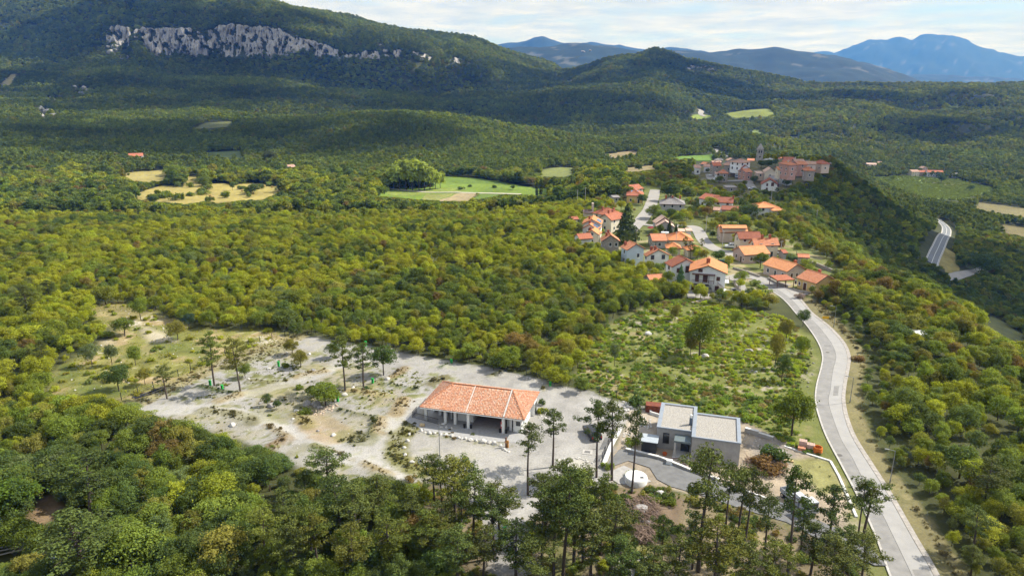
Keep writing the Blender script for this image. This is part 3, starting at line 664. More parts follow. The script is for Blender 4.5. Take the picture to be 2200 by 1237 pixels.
# ------------------------------------------------------------------ small mesh builder
class MB:
    def __init__(s): s.v = []; s.f = []; s.m = []
    def poly(s, pts, mi=0):
        b = len(s.v); s.v += [tuple(p) for p in pts]; s.f.append(tuple(range(b, b + len(pts)))); s.m.append(mi); return s
    def box(s, x0, x1, y0, y1, z0, z1, mi=0):
        b = len(s.v)
        s.v += [(x0, y0, z0), (x1, y0, z0), (x1, y1, z0), (x0, y1, z0), (x0, y0, z1), (x1, y0, z1), (x1, y1, z1), (x0, y1, z1)]
        for q in ((0, 3, 2, 1), (4, 5, 6, 7), (0, 1, 5, 4), (1, 2, 6, 5), (2, 3, 7, 6), (3, 0, 4, 7)):
            s.f.append(tuple(b + i for i in q)); s.m.append(mi)
        return s
    def hexa(s, P, mi=0):
        """eight corners: four below, four above, both counter-clockwise"""
        b = len(s.v); s.v += [tuple(p) for p in P]
        for q in ((0, 3, 2, 1), (4, 5, 6, 7), (0, 1, 5, 4), (1, 2, 6, 5), (2, 3, 7, 6), (3, 0, 4, 7)):
            s.f.append(tuple(b + i for i in q)); s.m.append(mi)
        return s
    def beam(s, p, q, w, h=None, mi=0):
        p = Vector(p); q = Vector(q); d = q - p
        if d.length < 1e-6: return s
        h = h or w
        up = Vector((0, 0, 1)) if abs(d.normalized().z) < 0.95 else Vector((1, 0, 0))
        a = d.cross(up).normalized() * w / 2; b_ = a.cross(d).normalized() * h / 2
        return s.hexa([p - a - b_, p + a - b_, q + a - b_, q - a - b_, p - a + b_, p + a + b_, q + a + b_, q - a + b_], mi)
    def cyl(s, p, q, r0, r1=None, n=8, mi=0, caps=True):
        p = Vector(p); q = Vector(q); d = (q - p).normalized(); r1 = r0 if r1 is None else r1
        up = Vector((0, 0, 1)) if abs(d.z) < 0.95 else Vector((1, 0, 0))
        a = d.cross(up).normalized(); b_ = d.cross(a).normalized(); b = len(s.v)
        for c_, r in ((p, r0), (q, r1)):
            for k in range(n):
                t = 2 * math.pi * k / n; s.v.append(tuple(c_ + a * (r * math.cos(t)) + b_ * (r * math.sin(t))))
        for k in range(n):
            k2 = (k + 1) % n; s.f.append((b + k, b + n + k, b + n + k2, b + k2)); s.m.append(mi)
        if caps:
            s.f.append(tuple(b + k for k in range(n))); s.m.append(mi)
            s.f.append(tuple(b + n + k for k in reversed(range(n)))); s.m.append(mi)
        return s
    def lathe(s, c_, prof, n=16, mi=0):
        b = len(s.v)
        for r, z in prof:
            for k in range(n):
                t = 2 * math.pi * k / n; s.v.append((c_[0] + r * math.cos(t), c_[1] + r * math.sin(t), c_[2] + z))
        for i in range(len(prof) - 1):
            for k in range(n):
                k2 = (k + 1) % n; s.f.append((b + i*n + k, b + i*n + k2, b + (i+1)*n + k2, b + (i+1)*n + k)); s.m.append(mi)
        s.f.append(tuple(b + (len(prof)-1)*n + k for k in range(n))); s.m.append(mi)
        return s
    def build(s, name, mats, parent=None, smooth=False):
        me = bpy.data.meshes.new(name); me.from_pydata(s.v, [], s.f)
        for m in (mats if isinstance(mats, (list, tuple)) else [mats]): me.materials.append(m)
        me.polygons.foreach_set('material_index', s.m)
        if smooth: me.polygons.foreach_set('use_smooth', [True] * len(s.f))
        me.update()
        return link(name, me, parent)

def rock_mesh(name, sx, sy, sz, seed, m, sub=2):
    bm = bmesh.new(); bmesh.ops.create_icosphere(bm, subdivisions=sub, radius=1.0)
    r_ = random.Random(seed)
    planes = [(Vector((r_.uniform(-1, 1), r_.uniform(-1, 1), r_.uniform(-.4, 1))).normalized(), r_.uniform(0.55, 0.85)) for _ in range(9)]
    for v in bm.verts:
        p = v.co.copy()
        for n_, d in planes:
            t = p.dot(n_)
            if t > d: p -= n_ * (t - d) * 0.9
        p *= 1 + r_.uniform(-.05, .05)
        v.co = Vector((p.x * sx, p.y * sy, p.z * sz))
    me = bpy.data.meshes.new(name); bm.to_mesh(me); bm.free(); me.materials.append(m)
    return me

# ------------------------------------------------------------------ building materials
def roof_mat(name, col, col2):
    if name in MATS: return MATS[name]
    m = bpy.data.materials.new(name); m.use_nodes = True; nt = m.node_tree; b = nt.nodes['Principled BSDF']; b.inputs['Roughness'].default_value = 0.85; b.inputs['Specular IOR Level'].default_value = 0.2
    g = nt.nodes.new('ShaderNodeTexCoord')
    v = nt.nodes.new('ShaderNodeTexVoronoi'); v.inputs['Scale'].default_value = 2.8; nt.links.new(g.outputs['Object'], v.inputs['Vector'])
    n = nt.nodes.new('ShaderNodeTexNoise'); n.inputs['Scale'].default_value = 0.8; n.inputs['Detail'].default_value = 6; nt.links.new(g.outputs['Object'], n.inputs['Vector'])
    ad = nt.nodes.new('ShaderNodeMix'); ad.data_type = 'RGBA'; ad.inputs[0].default_value = 0.5
    nt.links.new(v.outputs['Color'], ad.inputs[6]); nt.links.new(n.outputs['Fac'], ad.inputs[7])
    r = nt.nodes.new('ShaderNodeValToRGB'); r.color_ramp.elements[0].position = 0.25; r.color_ramp.elements[0].color = (*col, 1); r.color_ramp.elements[1].position = 0.75; r.color_ramp.elements[1].color = (*col2, 1)
    nt.links.new(ad.outputs[2], r.inputs[0]); nt.links.new(r.outputs[0], b.inputs['Base Color'])
    MATS[name] = m; return m
RF = dict(
    orange=roof_mat('roof_tile_orange', (0.43, 0.17, 0.09), (0.55, 0.245, 0.135)),
    bright=roof_mat('roof_tile_bright_orange', (0.52, 0.205, 0.085), (0.63, 0.28, 0.13)),
    ochre=roof_mat('roof_tile_ochre', (0.56, 0.23, 0.10), (0.68, 0.32, 0.15)),
    red=roof_mat('roof_tile_red', (0.34, 0.115, 0.065), (0.43, 0.17, 0.10)),
    brown=roof_mat('roof_tile_brown', (0.24, 0.085, 0.05), (0.32, 0.125, 0.075)),
    pale=roof_mat('roof_tile_pale', (0.50, 0.34, 0.26), (0.62, 0.45, 0.36)),
    old=roof_mat('roof_tile_old_pink', (0.37, 0.22, 0.16), (0.50, 0.33, 0.25)),
    grey=roof_mat('roof_sheet_grey', (0.22, 0.20, 0.20), (0.30, 0.28, 0.27)),
    dark=roof_mat('roof_sheet_dark', (0.12, 0.085, 0.075), (0.17, 0.125, 0.11)),
)
WL = dict(
    white=mat('render_white', (0.75, 0.75, 0.74), var=0.10, scale=0.5), cream=mat('render_cream', (0.64, 0.57, 0.45), var=0.10, scale=0.5),
    blue=mat('render_pale_blue', (0.52, 0.60, 0.68), var=0.08, scale=0.5), grey=mat('render_grey', (0.40, 0.385, 0.375), var=0.12, scale=0.5),
    stone=mat('stone_wall', (0.35, 0.31, 0.27), var=0.35, scale=2.2, bump=0.5), pink=mat('render_pink', (0.55, 0.40, 0.36), var=0.10, scale=0.5),
    beige=mat('render_beige', (0.52, 0.42, 0.35), var=0.10, scale=0.5), yellow=mat('render_yellow', (0.66, 0.46, 0.19), var=0.08, scale=0.5),
    rose=mat('render_rose', (0.46, 0.27, 0.22), var=0.15, scale=0.7), peach=mat('render_peach', (0.60, 0.47, 0.38), var=0.1, scale=0.5))
M_GLASS = mat('window_glass', (0.035, 0.042, 0.05), rough=0.12, var=0, spec=0.6)
M_SHUT = mat('shutter_brown', (0.10, 0.045, 0.03), 0.6, var=0.1)
M_WHITE = mat('white_paint', (0.76, 0.76, 0.74), 0.6, var=0.06, scale=1)
M_BRICK = mat('chimney_brick', (0.36, 0.12, 0.07), var=0.25, scale=5)
M_DARKMET = mat('dark_metal', (0.035, 0.035, 0.04), 0.45, var=0.1, metal=0.3)
M_GREYMET = mat('grey_metal', (0.30, 0.31, 0.32), 0.45, var=0.1, metal=0.6)
M_WOODBR = mat('brown_timber', (0.13, 0.065, 0.04), 0.7, var=0.25, scale=4)
M_SOLAR = mat('solar_glass', (0.14, 0.20, 0.30), 0.15, var=0.15, scale=1, spec=0.6)
M_CONC = mat('concrete', (0.42, 0.40, 0.375), var=0.15, scale=1.5)
M_TRIMBR = mat('eaves_brown', (0.12, 0.06, 0.045), 0.7, var=0.1)

FOOT = []                                       # footprints on the ground, kept clear of trees

def slope(mb, A, B, C_, D, th=0.16, pitch=0.36, rib=0.05):
    """a roof slope A-B (eave) C-D (ridge) as a slab whose top is ribbed with tile courses running down it"""
    A, B, C_, D = map(Vector, (A, B, C_, D))
    n = (B - A).cross(D - A)
    if n.length < 1e-6: n = (C_ - B).cross(A - B)
    n.normalize()
    if n.z < 0: n = -n
    k = max(3, int((B - A).length / pitch))
    prev = None
    for i in range(k):
        t0, t1, t2 = i / k, (i + 0.5) / k, (i + 1) / k
        a0, a1, a2 = A.lerp(B, t0), A.lerp(B, t1) + n * rib, A.lerp(B, t2)
        d0, d1, d2 = D.lerp(C_, t0), D.lerp(C_, t1) + n * rib, D.lerp(C_, t2)
        mb.poly([a0, a1, d1, d0]); mb.poly([a1, a2, d2, d1])
    q = n * th
    mb.poly([A - q, D - q, C_ - q, B - q]); mb.poly([A, A - q, B - q, B]); mb.poly([B, B - q, C_ - q, C_]); mb.poly([D, D - q, A - q, A])
    if (C_ - D).length > 1e-4: mb.poly([C_, C_ - q, D - q, D])
    return mb

def add_window(par, side, w, d, pos, z, ww, wh, m_frame, shut=False, door=False):
    """side 0 front (y=0, looks to -y), 1 right (x=w), 3 left (x=0); pos runs along the wall"""
    fr = MB(); pn = MB(); t = 0.09; o = 0.05
    def B_(mb, a0, a1, z0, z1, p0, p1):
        if side == 0: mb.box(a0, a1, -p1, -p0, z0, z1)
        elif side == 1: mb.box(w + p0, w + p1, a0, a1, z0, z1)
        else: mb.box(-p1, -p0, a0, a1, z0, z1)
    x0, x1 = pos - ww / 2, pos + ww / 2
    B_(fr, x0 - t, x0, z - t, z + wh + t, -0.04, o); B_(fr, x1, x1 + t, z - t, z + wh + t, -0.04, o)
    B_(fr, x0, x1, z + wh, z + wh + t, -0.04, o)
    if not door: B_(fr, x0 - t, x1 + t, z - t - 0.06, z - t, -0.04, o + 0.06); B_(fr, x0, x1, z - t, z, -0.04, o)
    if ww > 1.0 and not door: B_(fr, pos - 0.03, pos + 0.03, z, z + wh, -0.04, o - 0.01)
    nm = 'door' if door else 'window'
    f = fr.build(nm, m_frame, par)
    B_(pn, x0, x1, z, z + wh, -0.05, 0.012)
    pn.build('door_leaf' if door else 'pane', M_SHUT if shut else M_GLASS, f)
    return f

HN = {}
def house(label, P0, P1, depth, h, rise, axis='b', wall='white', roof='orange', win=None, side=None, chim=(), L=None, oh=0.45, cat='house', group=None, name='house', base=None, shut=False, frame=None, lod=0, zb=None, extra=None):
    """P0, P1: photo pixels of the front eave's ends; depth of the roof in metres (or L: pixel of the far left eave corner); h: eave height; axis: 'b' ridge along the
    front, 'a' gable over the front, 'hip', 'shed'"""
    g0 = at(*P0)
    gz0 = None
    # ground level under the front wall: march until consistent
    zg = g0[2]
    for _ in range(6):
        p = flat(*P0, zg + h); zg = float(zat(p[0], p[1]))
    if zb is not None: zg = zb
    p0 = flat(*P0, zg + h); p1 = flat(*P1, zg + h)
    dv = p1 - p0; w = float(np.hypot(*dv)); rz = math.atan2(dv[1], dv[0])
    if L is not None:
        l = flat(*L, zg + h) - p0; nrm = np.array([-dv[1], dv[0]]) / w
        depth = max(3.0, float(l @ nrm))
    r = empty(name, (p0[0], p0[1], zg), rz)
    tag(r, label, cat, group)
    d = depth
    c_, s_ = math.cos(rz), math.sin(rz)
    FOOT.append(np.array([(p0[0] + c_ * a - s_ * b_, p0[1] + s_ * a + c_ * b_) for a, b_ in ((-1, -1.5), (w + 1, -1.5), (w + 1, d + 1), (-1, d + 1))]))
    wm = WL[wall]; rm = RF[roof]
    x0, x1, y0, y1 = oh, w - oh, oh, d - oh
    hh = h - 0.12
    wb = MB(); zlo = -1.6
    k = rise / (w / 2) if axis == 'a' else rise / (d / 2)
    if axis == 'a':
        g = (w / 2 - oh) * k
        lo = h + oh * k - 0.14
        wb.poly([(x0, y0, zlo), (x1, y0, zlo), (x1, y0, lo), (w / 2, y0, lo + g), (x0, y0, lo)]); wb.poly([(x1, y1, zlo), (x0, y1, zlo), (x0, y1, lo), (w / 2, y1, lo + g), (x1, y1, lo)])
        wb.poly([(x0, y1, zlo), (x0, y0, zlo), (x0, y0, lo), (x0, y1, lo)]); wb.poly([(x1, y0, zlo), (x1, y1, zlo), (x1, y1, lo), (x1, y0, lo)])
    elif axis == 'b':
        g = (d / 2 - oh) * k; lo = h + oh * k - 0.14
        wb.poly([(x1, y0, zlo), (x1, y1, zlo), (x1, y1, lo), (x1, d / 2, lo + g), (x1, y0, lo)]); wb.poly([(x0, y1, zlo), (x0, y0, zlo), (x0, y0, lo), (x0, d / 2, lo + g), (x0, y1, lo)])
        wb.poly([(x0, y0, zlo), (x1, y0, zlo), (x1, y0, lo), (x0, y0, lo)]); wb.poly([(x1, y1, zlo), (x0, y1, zlo), (x0, y1, lo), (x1, y1, lo)])
    elif axis == 'shed':
        lo = h - 0.1; hi = h + rise - 0.1
        wb.poly([(x0, y0, zlo), (x1, y0, zlo), (x1, y0, lo), (x0, y0, lo)]); wb.poly([(x1, y1, zlo), (x0, y1, zlo), (x0, y1, hi), (x1, y1, hi)])
        wb.poly([(x0, y1, zlo), (x0, y0, zlo), (x0, y0, lo), (x0, y1, hi)]); wb.poly([(x1, y0, zlo), (x1, y1, zlo), (x1, y1, hi), (x1, y0, lo)])
    else:
        wb.box(x0, x1, y0, y1, zlo, h - 0.1)
    if axis in ('a', 'b', 'shed'): wb.poly([(x0, y0, zlo), (x0, y1, zlo), (x1, y1, zlo), (x1, y0, zlo)])
    wb.build('wall', wm, r)
    rb = MB()
    if axis == 'a':
        slope(rb, (0, d, h), (0, 0, h), (w / 2, 0, h + rise), (w / 2, d, h + rise)); slope(rb, (w, 0, h), (w, d, h), (w / 2, d, h + rise), (w / 2, 0, h + rise))
        rb.cyl((w / 2, 0, h + rise + .02), (w / 2, d, h + rise + .02), 0.12, n=6)
    elif axis == 'b':
        slope(rb, (0, 0, h), (w, 0, h), (w, d / 2, h + rise), (0, d / 2, h + rise)); slope(rb, (w, d, h), (0, d, h), (0, d / 2, h + rise), (w, d / 2, h + rise))
        rb.cyl((0, d / 2, h + rise + .02), (w, d / 2, h + rise + .02), 0.12, n=6)
    elif axis == 'shed':
        slope(rb, (0, 0, h), (w, 0, h), (w, d, h + rise), (0, d, h + rise))
    else:
        m_ = min(w, d) / 2 * 0.98
        if w >= d: e0, e1 = (m_, d / 2, h + rise), (w - m_, d / 2, h + rise)
        else: e0, e1 = (w / 2, m_, h + rise), (w / 2, d - m_, h + rise)
        if w >= d:
            slope(rb, (0, 0, h), (w, 0, h), e1, e0); slope(rb, (w, d, h), (0, d, h), e0, e1); slope(rb, (w, 0, h), (w, d, h), e1, e1); slope(rb, (0, d, h), (0, 0, h), e0, e0)
        else:
            slope(rb, (0, 0, h), (w, 0, h), e0, e0); slope(rb, (w, 0, h), (w, d, h), e1, e0); slope(rb, (w, d, h), (0, d, h), e1, e1); slope(rb, (0, d, h), (0, 0, h), e0, e1)
        for a_, b_ in (((0, 0, h), e0), ((w, 0, h), e1 if w >= d else e0), ((w, d, h), e1), ((0, d, h), e0 if w >= d else e1), (e0, e1)):
            if a_ != b_: rb.cyl(a_, b_, 0.11, n=5)
    ro = rb.build('roof', rm, r)
    if lod == 0:
        eb = MB()
        eb.box(0.02, w - 0.02, -0.06, -0.002, h - 0.24, h - 0.05)
        if axis in ('b', 'hip'): eb.box(0.02, w - 0.02, d + 0.002, d + 0.06, h - 0.24, h - 0.05)
        if axis == 'a':
            eb.beam((0, -0.03, h - 0.16), (w / 2, -0.03, h + rise - 0.16), 0.05, 0.2); eb.beam((w, -0.03, h - 0.16), (w / 2, -0.03, h + rise - 0.16), 0.05, 0.2); eb.v, eb.f, eb.m = eb.v[8:], [tuple(i - 8 for i in q) for q in eb.f[6:]], eb.m[6:]
        eb.build('fascia', M_TRIMBR, r)
    for fx, fy in chim:
        cx, cy = fx * w, fy * d
        if axis == 'a': zr = h + rise * (1 - abs(cx - w / 2) / (w / 2))
        elif axis == 'shed': zr = h + rise * cy / d
        else: zr = h + rise * (1 - abs(cy - d / 2) / (d / 2)) * (0.8 if axis == 'hip' else 1)
        cb = MB(); cb.box(cx - .35, cx + .35, cy - .3, cy + .3, zr - 0.4, zr + 1.0); cb.box(cx - .45, cx + .45, cy - .4, cy + .4, zr + 1.0, zr + 1.12); cb.box(cx - .3, cx + .3, cy - .25, cy + .25, zr + 1.12, zr + 1.3)
        cb.build('chimney', M_BRICK if lod == 0 else WL['beige'], ro)
    fm = frame or (M_WHITE if wall not in ('white',) else M_TRIMBR)
    nst = max(1, int(round(h / 2.7)))
    if win is None: win = 'auto'
    if win == 'auto':
        n = max(1, int((w - 1.5) / 3.0)); win = []
        for s in range(nst):
            for i in range(n):
                px = oh + (w - 2 * oh) * (i + 0.5) / n
                isdoor = (s == 0 and i == n // 2 and n > 1)
                if isdoor: win.append((0, px, 0.05, 0.95, 2.05, 'd'))
                else: win.append((0, px, s * 2.75 + 0.95, 0.95, 1.2, 'w'))
    if side == 'auto' or side is None:
        n = max(1, int((d - 1.5) / 3.6)); sd = []
        for s in range(nst):
            for i in range(n):
                px = oh + (d - 2 * oh) * (i + 0.5) / n
                sd.append((1, px, s * 2.75 + 0.95, 0.9, 1.15, 'w')); sd.append((3, px, s * 2.75 + 0.95, 0.9, 1.15, 'w'))
        side = sd
    for (sd_, pos, z, ww, wh, kind) in list(win) + list(side):
        # windows are built in the frame of the inset wall
        if sd_ == 0: f = add_window(r, 0, 0, 0, pos, z, ww, wh, fm, shut or 's' in kind, 'd' in kind); f.location = (0, oh, 0)
        elif sd_ == 1: f = add_window(r, 1, x1, 0, pos, z, ww, wh, fm, shut or 's' in kind, 'd' in kind)
        else: f = add_window(r, 3, 0, 0, pos, z, ww, wh, fm, shut or 's' in kind, 'd' in kind); f.location = (x0, 0, 0)
    if extra: extra(r, w, d, h, rise, oh)
    return r, w, d

def solar(x0, x1, t0, t1, rows, cols, side='r'):
    """panels on a gable house with its ridge running back: on the right slope, or on a front slope"""
    def f(r, w, d, h, rise, oh):
        for i in range(cols):
            for j in range(rows):
                a0, a1 = x0 + (x1 - x0) * i / cols + .01, x0 + (x1 - x0) * (i + 1) / cols - .01
                b0, b1 = t0 + (t1 - t0) * j / rows + .01, t0 + (t1 - t0) * (j + 1) / rows - .01
                def P(a, b, lift):
                    if side == 'r': return (w - (w / 2) * b, d * a, h + rise * b + lift)
                    return (w * a, (d / 2) * b, h + rise * b + lift)
                c0 = [P(a0, b0, .10), P(a1, b0, .10), P(a1, b1, .10), P(a0, b1, .10)]; c1 = [P(a0, b0, .16), P(a1, b0, .16), P(a1, b1, .16), P(a0, b1, .16)]
                if side == 'r': pass
                mb = MB(); mb.hexa(c0 + c1); mb.build('solar_panel', M_SOLAR, r)
    return f

# ------------------------------------------------------------------ the tiled service building on the campsite
def local_frame(name, origin, e, z=0.0):
    r = empty(name, (origin[0], origin[1], z), math.atan2(e[1], e[0])); return r
B_FL = flat(902, 874, 3.0); B_FR = flat(1126, 902, 3.0)
BE = (B_FR - B_FL) / np.linalg.norm(B_FR - B_FL); BW = float(np.linalg.norm(B_FR - B_FL)); BD = 11.0
bld = local_frame('service_building', B_FL, BE)
tag(bld, 'long low white building with orange barrel tile hipped roof and open arcade on the gravel', 'building')
bw2 = lambda x, y: (B_FL[0] + BE[0] * x - BE[1] * y, B_FL[1] + BE[1] * x + BE[0] * y)
FOOT.append(np.array([bw2(-3, -1), bw2(BW + 1.5, -1), bw2(BW + 1.5, BD + 1), bw2(-2, BD + 1)]))
EAVE, RID = 3.0, 5.45
HL, HR = 4.2, 3.4                                # hip lengths left and right
# slab under the tiles
sb = MB()
A, B_, C_, D_ = (0, 0, EAVE), (BW, 0, EAVE), (BW - HR, BD / 2, RID), (HL, BD / 2, RID)
A2, B2 = (0, BD, EAVE), (BW, BD, EAVE)
dn = lambda p, t=0.18: (p[0], p[1], p[2] - t)
for q in ((A, B_, C_, D_), (B2, A2, D_, C_), (B_, B2, C_), (A2, A, D_)):
    sb.poly(q); sb.poly([dn(p) for p in reversed(q)])
for p, q in ((A, B_), (B_, B2), (B2, A2), (A2, A)): sb.poly([dn(p), dn(q), q, p])
roof = sb.build('roof', mat('roof_mortar', (0.42, 0.22, 0.14), var=0.2, scale=3), bld)
# barrel tiles, one by one: rows of arched pieces lapping down each slope, each with its own fired colour
def barrel_tiles(name, eA, eB, rA, rB, par, tw=0.235, tl=0.42, seed=1):
    """eave eA->eB, ridge rA->rB (in local coordinates)"""
    r_ = np.random.default_rng(seed)
    eA, eB, rA, rB = (np.array(p, float) for p in (eA, eB, rA, rB))
    ex = (eB - eA); W_ = np.linalg.norm(ex); ex /= W_
    up = (rA - eA) - ex * ((rA - eA) @ ex); S_ = np.linalg.norm(up); up /= S_
    n = np.cross(ex, up); n = n if n[2] > 0 else -n
    ra, rb = (rA - eA) @ ex, (rB - eA) @ ex
    V, Fc, Cc = [], [], []
    nx_ = int(W_ / tw); ny_ = int(S_ / (tl * 0.86))
    base = np.array([(0.53, 0.23, 0.125), (0.58, 0.29, 0.18), (0.47, 0.19, 0.105), (0.62, 0.37, 0.25), (0.60, 0.44, 0.34), (0.57, 0.235, 0.10)])
    pr = np.array([0.19, 0.22, 0.09, 0.24, 0.15, 0.11])
    for j in range(ny_):
        y0_ = j * tl * 0.86; y1_ = min(S_, y0_ + tl)
        f = y0_ / S_; lo, hi = ra * f, W_ + (rb - W_) * f
        for i in range(nx_):
            x = (i + 0.5) * tw
            if x < lo - 0.05 or x > hi + 0.05: continue
            x += r_.normal(0, 0.012); c0 = (base[r_.choice(6, p=pr)] * .6 + np.array((.60, .35, .245)) * .4) * r_.uniform(0.88, 1.1) * (1.06 if j % 2 else .95)
            b = len(V); w0, w1 = tw * 0.43, tw * 0.36; h0 = 0.085 + r_.uniform(0, .02)
            for (yy_, ww_, lz) in ((y0_ - 0.03, w0, 0.055), (y1_, w1, 0.02)):
                for k, (tx, tz) in enumerate(((-1, 0), (-0.62, 0.75), (0, 1), (0.62, 0.75), (1, 0))):
                    V.append(eA + ex * (x + tx * ww_) + up * yy_ + n * (lz + tz * h0))
            for k in range(4): Fc.append((b + k, b + k + 1, b + 6 + k, b + 5 + k)); Cc.append(c0)
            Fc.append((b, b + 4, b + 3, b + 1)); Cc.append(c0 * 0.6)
    me = mesh_from(name, V, Fc, [M_TILE])
    a_ = me.attributes.new('albedo', 'FLOAT_COLOR', 'FACE')
    a_.data.foreach_set('color', np.concatenate([np.array(Cc), np.ones((len(Cc), 1))], 1).astype(np.float32).ravel())
    o = link(name, me, par); o['kind'] = 'stuff'
    return o
M_TILE = vcol_mat('barrel_tile', rough=0.85, fine=9, var=0.14, bump=0.1, spec=0.2)
barrel_tiles('roof_tiles', A, B_, D_, C_, bld, seed=1)
barrel_tiles('roof_tiles', B2, A2, C_, D_, bld, seed=2)
barrel_tiles('roof_tiles', B_, B2, C_, C_, bld, seed=3)
barrel_tiles('roof_tiles', A2, A, D_, D_, bld, seed=4)
rb = MB()
for p, q in ((A, D_), (A2, D_), (B_, C_), (B2, C_), (D_, C_)):
    L_ = (Vector(q) - Vector(p)).length; k_ = int(L_ / 0.42)
    for i in range(k_):
        a_ = Vector(p).lerp(Vector(q), i / k_); b_ = Vector(p).lerp(Vector(q), min(1, (i + 1.12) / k_))
        rb.cyl(a_ + Vector((0, 0, .10)), b_ + Vector((0, 0, .08)), 0.14, 0.12, n=7)
rb.build('ridge_tiles', mat('ridge_tile', (0.50, 0.22, 0.12), var=0.3, scale=4), bld)['kind'] = 'stuff'
# the two raised white verges that divide the roof
X1, X2 = 8.3, 14.9
for x_, wdt, lf in ((X1, 0.15, 0.17), (X2, 0.22, 0.20)):
    mb = MB()
    zt = lambda y: EAVE + (RID - EAVE) * min(y, BD - y) / (BD / 2)
    for y0_, y1_ in ((-0.05, BD / 2), (BD / 2, BD + .05)):
        mb.hexa([(x_ - wdt/2, y0_, zt(y0_) - .2), (x_ + wdt/2, y0_, zt(y0_) - .2), (x_ + wdt/2, y1_, zt(y1_) - .2), (x_ - wdt/2, y1_, zt(y1_) - .2), (x_ - wdt/2, y0_, zt(y0_) + lf), (x_ + wdt/2, y0_, zt(y0_) + lf), (x_ + wdt/2, y1_, zt(y1_) + lf), (x_ - wdt/2, y1_, zt(y1_) + lf)])
    mb.build('roof_verge', mat('verge_mortar', (0.58, 0.54, 0.50), var=.15, scale=2), bld)
g = MB(); g.box(0.05, BW - 0.05, -0.16, -0.01, EAVE - 0.16, EAVE - 0.04); g.box(0.02, BW - 0.02, -0.006, 0.1, EAVE - 0.22, EAVE - 0.19); g.build('gutter', M_WHITE, bld)
# walls
wbm = MB()
wbm.box(0.6, BW - 0.9, BD - 1.0, BD - 0.7, -0.5, EAVE - 0.05)               # back wall
wbm.box(BW - 1.0, BW - 0.7, 1.0, BD - 1.0, -0.5, EAVE + 0.02)               # right end wall
wbm.box(16.35, BW - 1.0, 1.02, 1.25, -0.4, EAVE - 0.05)                     # front of the right-hand room
wbm.box(X2 - 0.1, X2 + 0.15, 2.6, BD - 1.0, -0.4, EAVE + 0.6)
wbm.box(X2 + 0.15, 16.35, 2.6, 2.8, -0.4, EAVE)
wbm.box(16.2, 16.35, 1.25, 2.6, -0.4, EAVE)
wbm.box(5.9, 8.75, 2.55, 2.8, -0.4, EAVE - .02)                             # front of the left-hand room
wbm.box(8.5, 8.75, 2.8, BD - 1.0, -0.4, EAVE + 0.6)
wbm.box(4.6, 4.8, 2.6, BD - 1.0, -0.4, EAVE); wbm.box(4.8, 5.9, 3.9, 4.05, -0.4, EAVE)
wbm.box(0.6, 0.85, 4.4, BD - 1.0, -0.4, EAVE); wbm.box(0.85, 4.6, 6.3, 6.5, -0.4, EAVE)
wbm.build('wall', M_WHITE, bld)
mb = MB(); mb.box(8.76, X2 - 0.11, 7.9, 8.1, -0.3, EAVE + 0.9); mb.build('stone_back_wall', mat('carport_stone', (0.17, 0.13, 0.10), var=0.4, scale=3), bld)
mb = MB(); mb.box(8.8, X2 - 0.15, -0.4, 7.9, -0.25, 0.03); mb.build('carport_floor', mat('carport_paving', (0.33, 0.29, 0.26), var=0.2, scale=2), bld)
mb = MB(); mb.box(-0.2, 8.8, -0.1, 6.3, -0.25, 0.05); mb.box(X2 - 0.15, BW - 0.4, -0.1, 2.6, -0.25, 0.05); mb.build('terrace_floor', mat('terrace_paving', (0.36, 0.35, 0.34), var=0.12, scale=1.5), bld)
for x_, y_ in ((0.35, 1.05), (2.0, 3.5), (3.95, 0.95), (5.75, 0.95), (8.4, 0.12), (14.55, 0.12)):
    mb = MB(); mb.box(x_, x_ + 0.46, y_, y_ + 0.46, -0.3, EAVE - 0.05 + y_ * 0.4 * (y_ < 2)); mb.build('pillar', M_WHITE, bld)
mb = MB(); mb.box(0.3, 6.3, 1.02, 1.36, EAVE - 0.35, EAVE + 0.2); mb.box(8.42, X2, 0.14, 0.5, EAVE - 0.32, EAVE - 0.06); mb.build('beam', M_WHITE, bld)
# windows and doors
for (x0_, x1_, z0_, z1_) in ((16.75, 18.25 - 1.0 + 0.3, 1.25, 2.1), ):
    f = MB(); f.box(x0_ - .08, x1_ + .08, 0.94, 1.03, z0_ - .08, z0_); f.box(x0_ - .08, x1_ + .08, 0.94, 1.03, z1_, z1_ + .08); f.box(x0_ - .08, x0_, 0.94, 1.03, z0_, z1_); f.box(x1_, x1_ + .08, 0.94, 1.03, z0_, z1_)
    fo = f.build('window', M_WHITE, bld); p_ = MB(); p_.box(x0_, x1_, 0.99, 1.03, z0_, z1_); p_.build('pane', M_GLASS, fo)
f = MB(); f.box(7.3, 8.2, 2.48, 2.56, 1.35, 2.35); fo = f.build('window', M_GREYMET, bld); p_ = MB(); p_.box(7.4, 8.1, 2.44, 2.485, 1.45, 2.25); p_.build('pane', M_GLASS, fo)
f = MB(); f.box(15.55, 16.0, 1.3, 1.36, 0.05, 2.3); f.build('door', M_WHITE, bld)
f = MB(); f.box(4.95, 5.75, 3.8, 3.9, 0.05, 2.2); f.build('door', M_DARKMET, bld)
f = MB(); f.box(15.2, 16.1, 2.5, 2.6, 0.05, 2.2); f.build('door', M_DARKMET, bld)
for y_ in (2.1, 4.3, 6.2):
    f = MB(); f.box(BW - 0.71, BW - 0.64, y_ - .08, y_ + 1.0, 1.1, 2.2); fo = f.build('window', M_GREYMET, bld); p_ = MB(); p_.box(BW - 0.645, BW - 0.62, y_, y_ + .92, 1.18, 2.12); p_.build('pane', mat('bright_glass', (0.35, 0.42, 0.48), 0.1, var=0, spec=0.6), fo)
mb = MB(); mb.box(BW - 0.7, BW - 0.1, 7.6, 9.6, -0.3, 2.5); mb.build('annex', M_WHITE, bld)
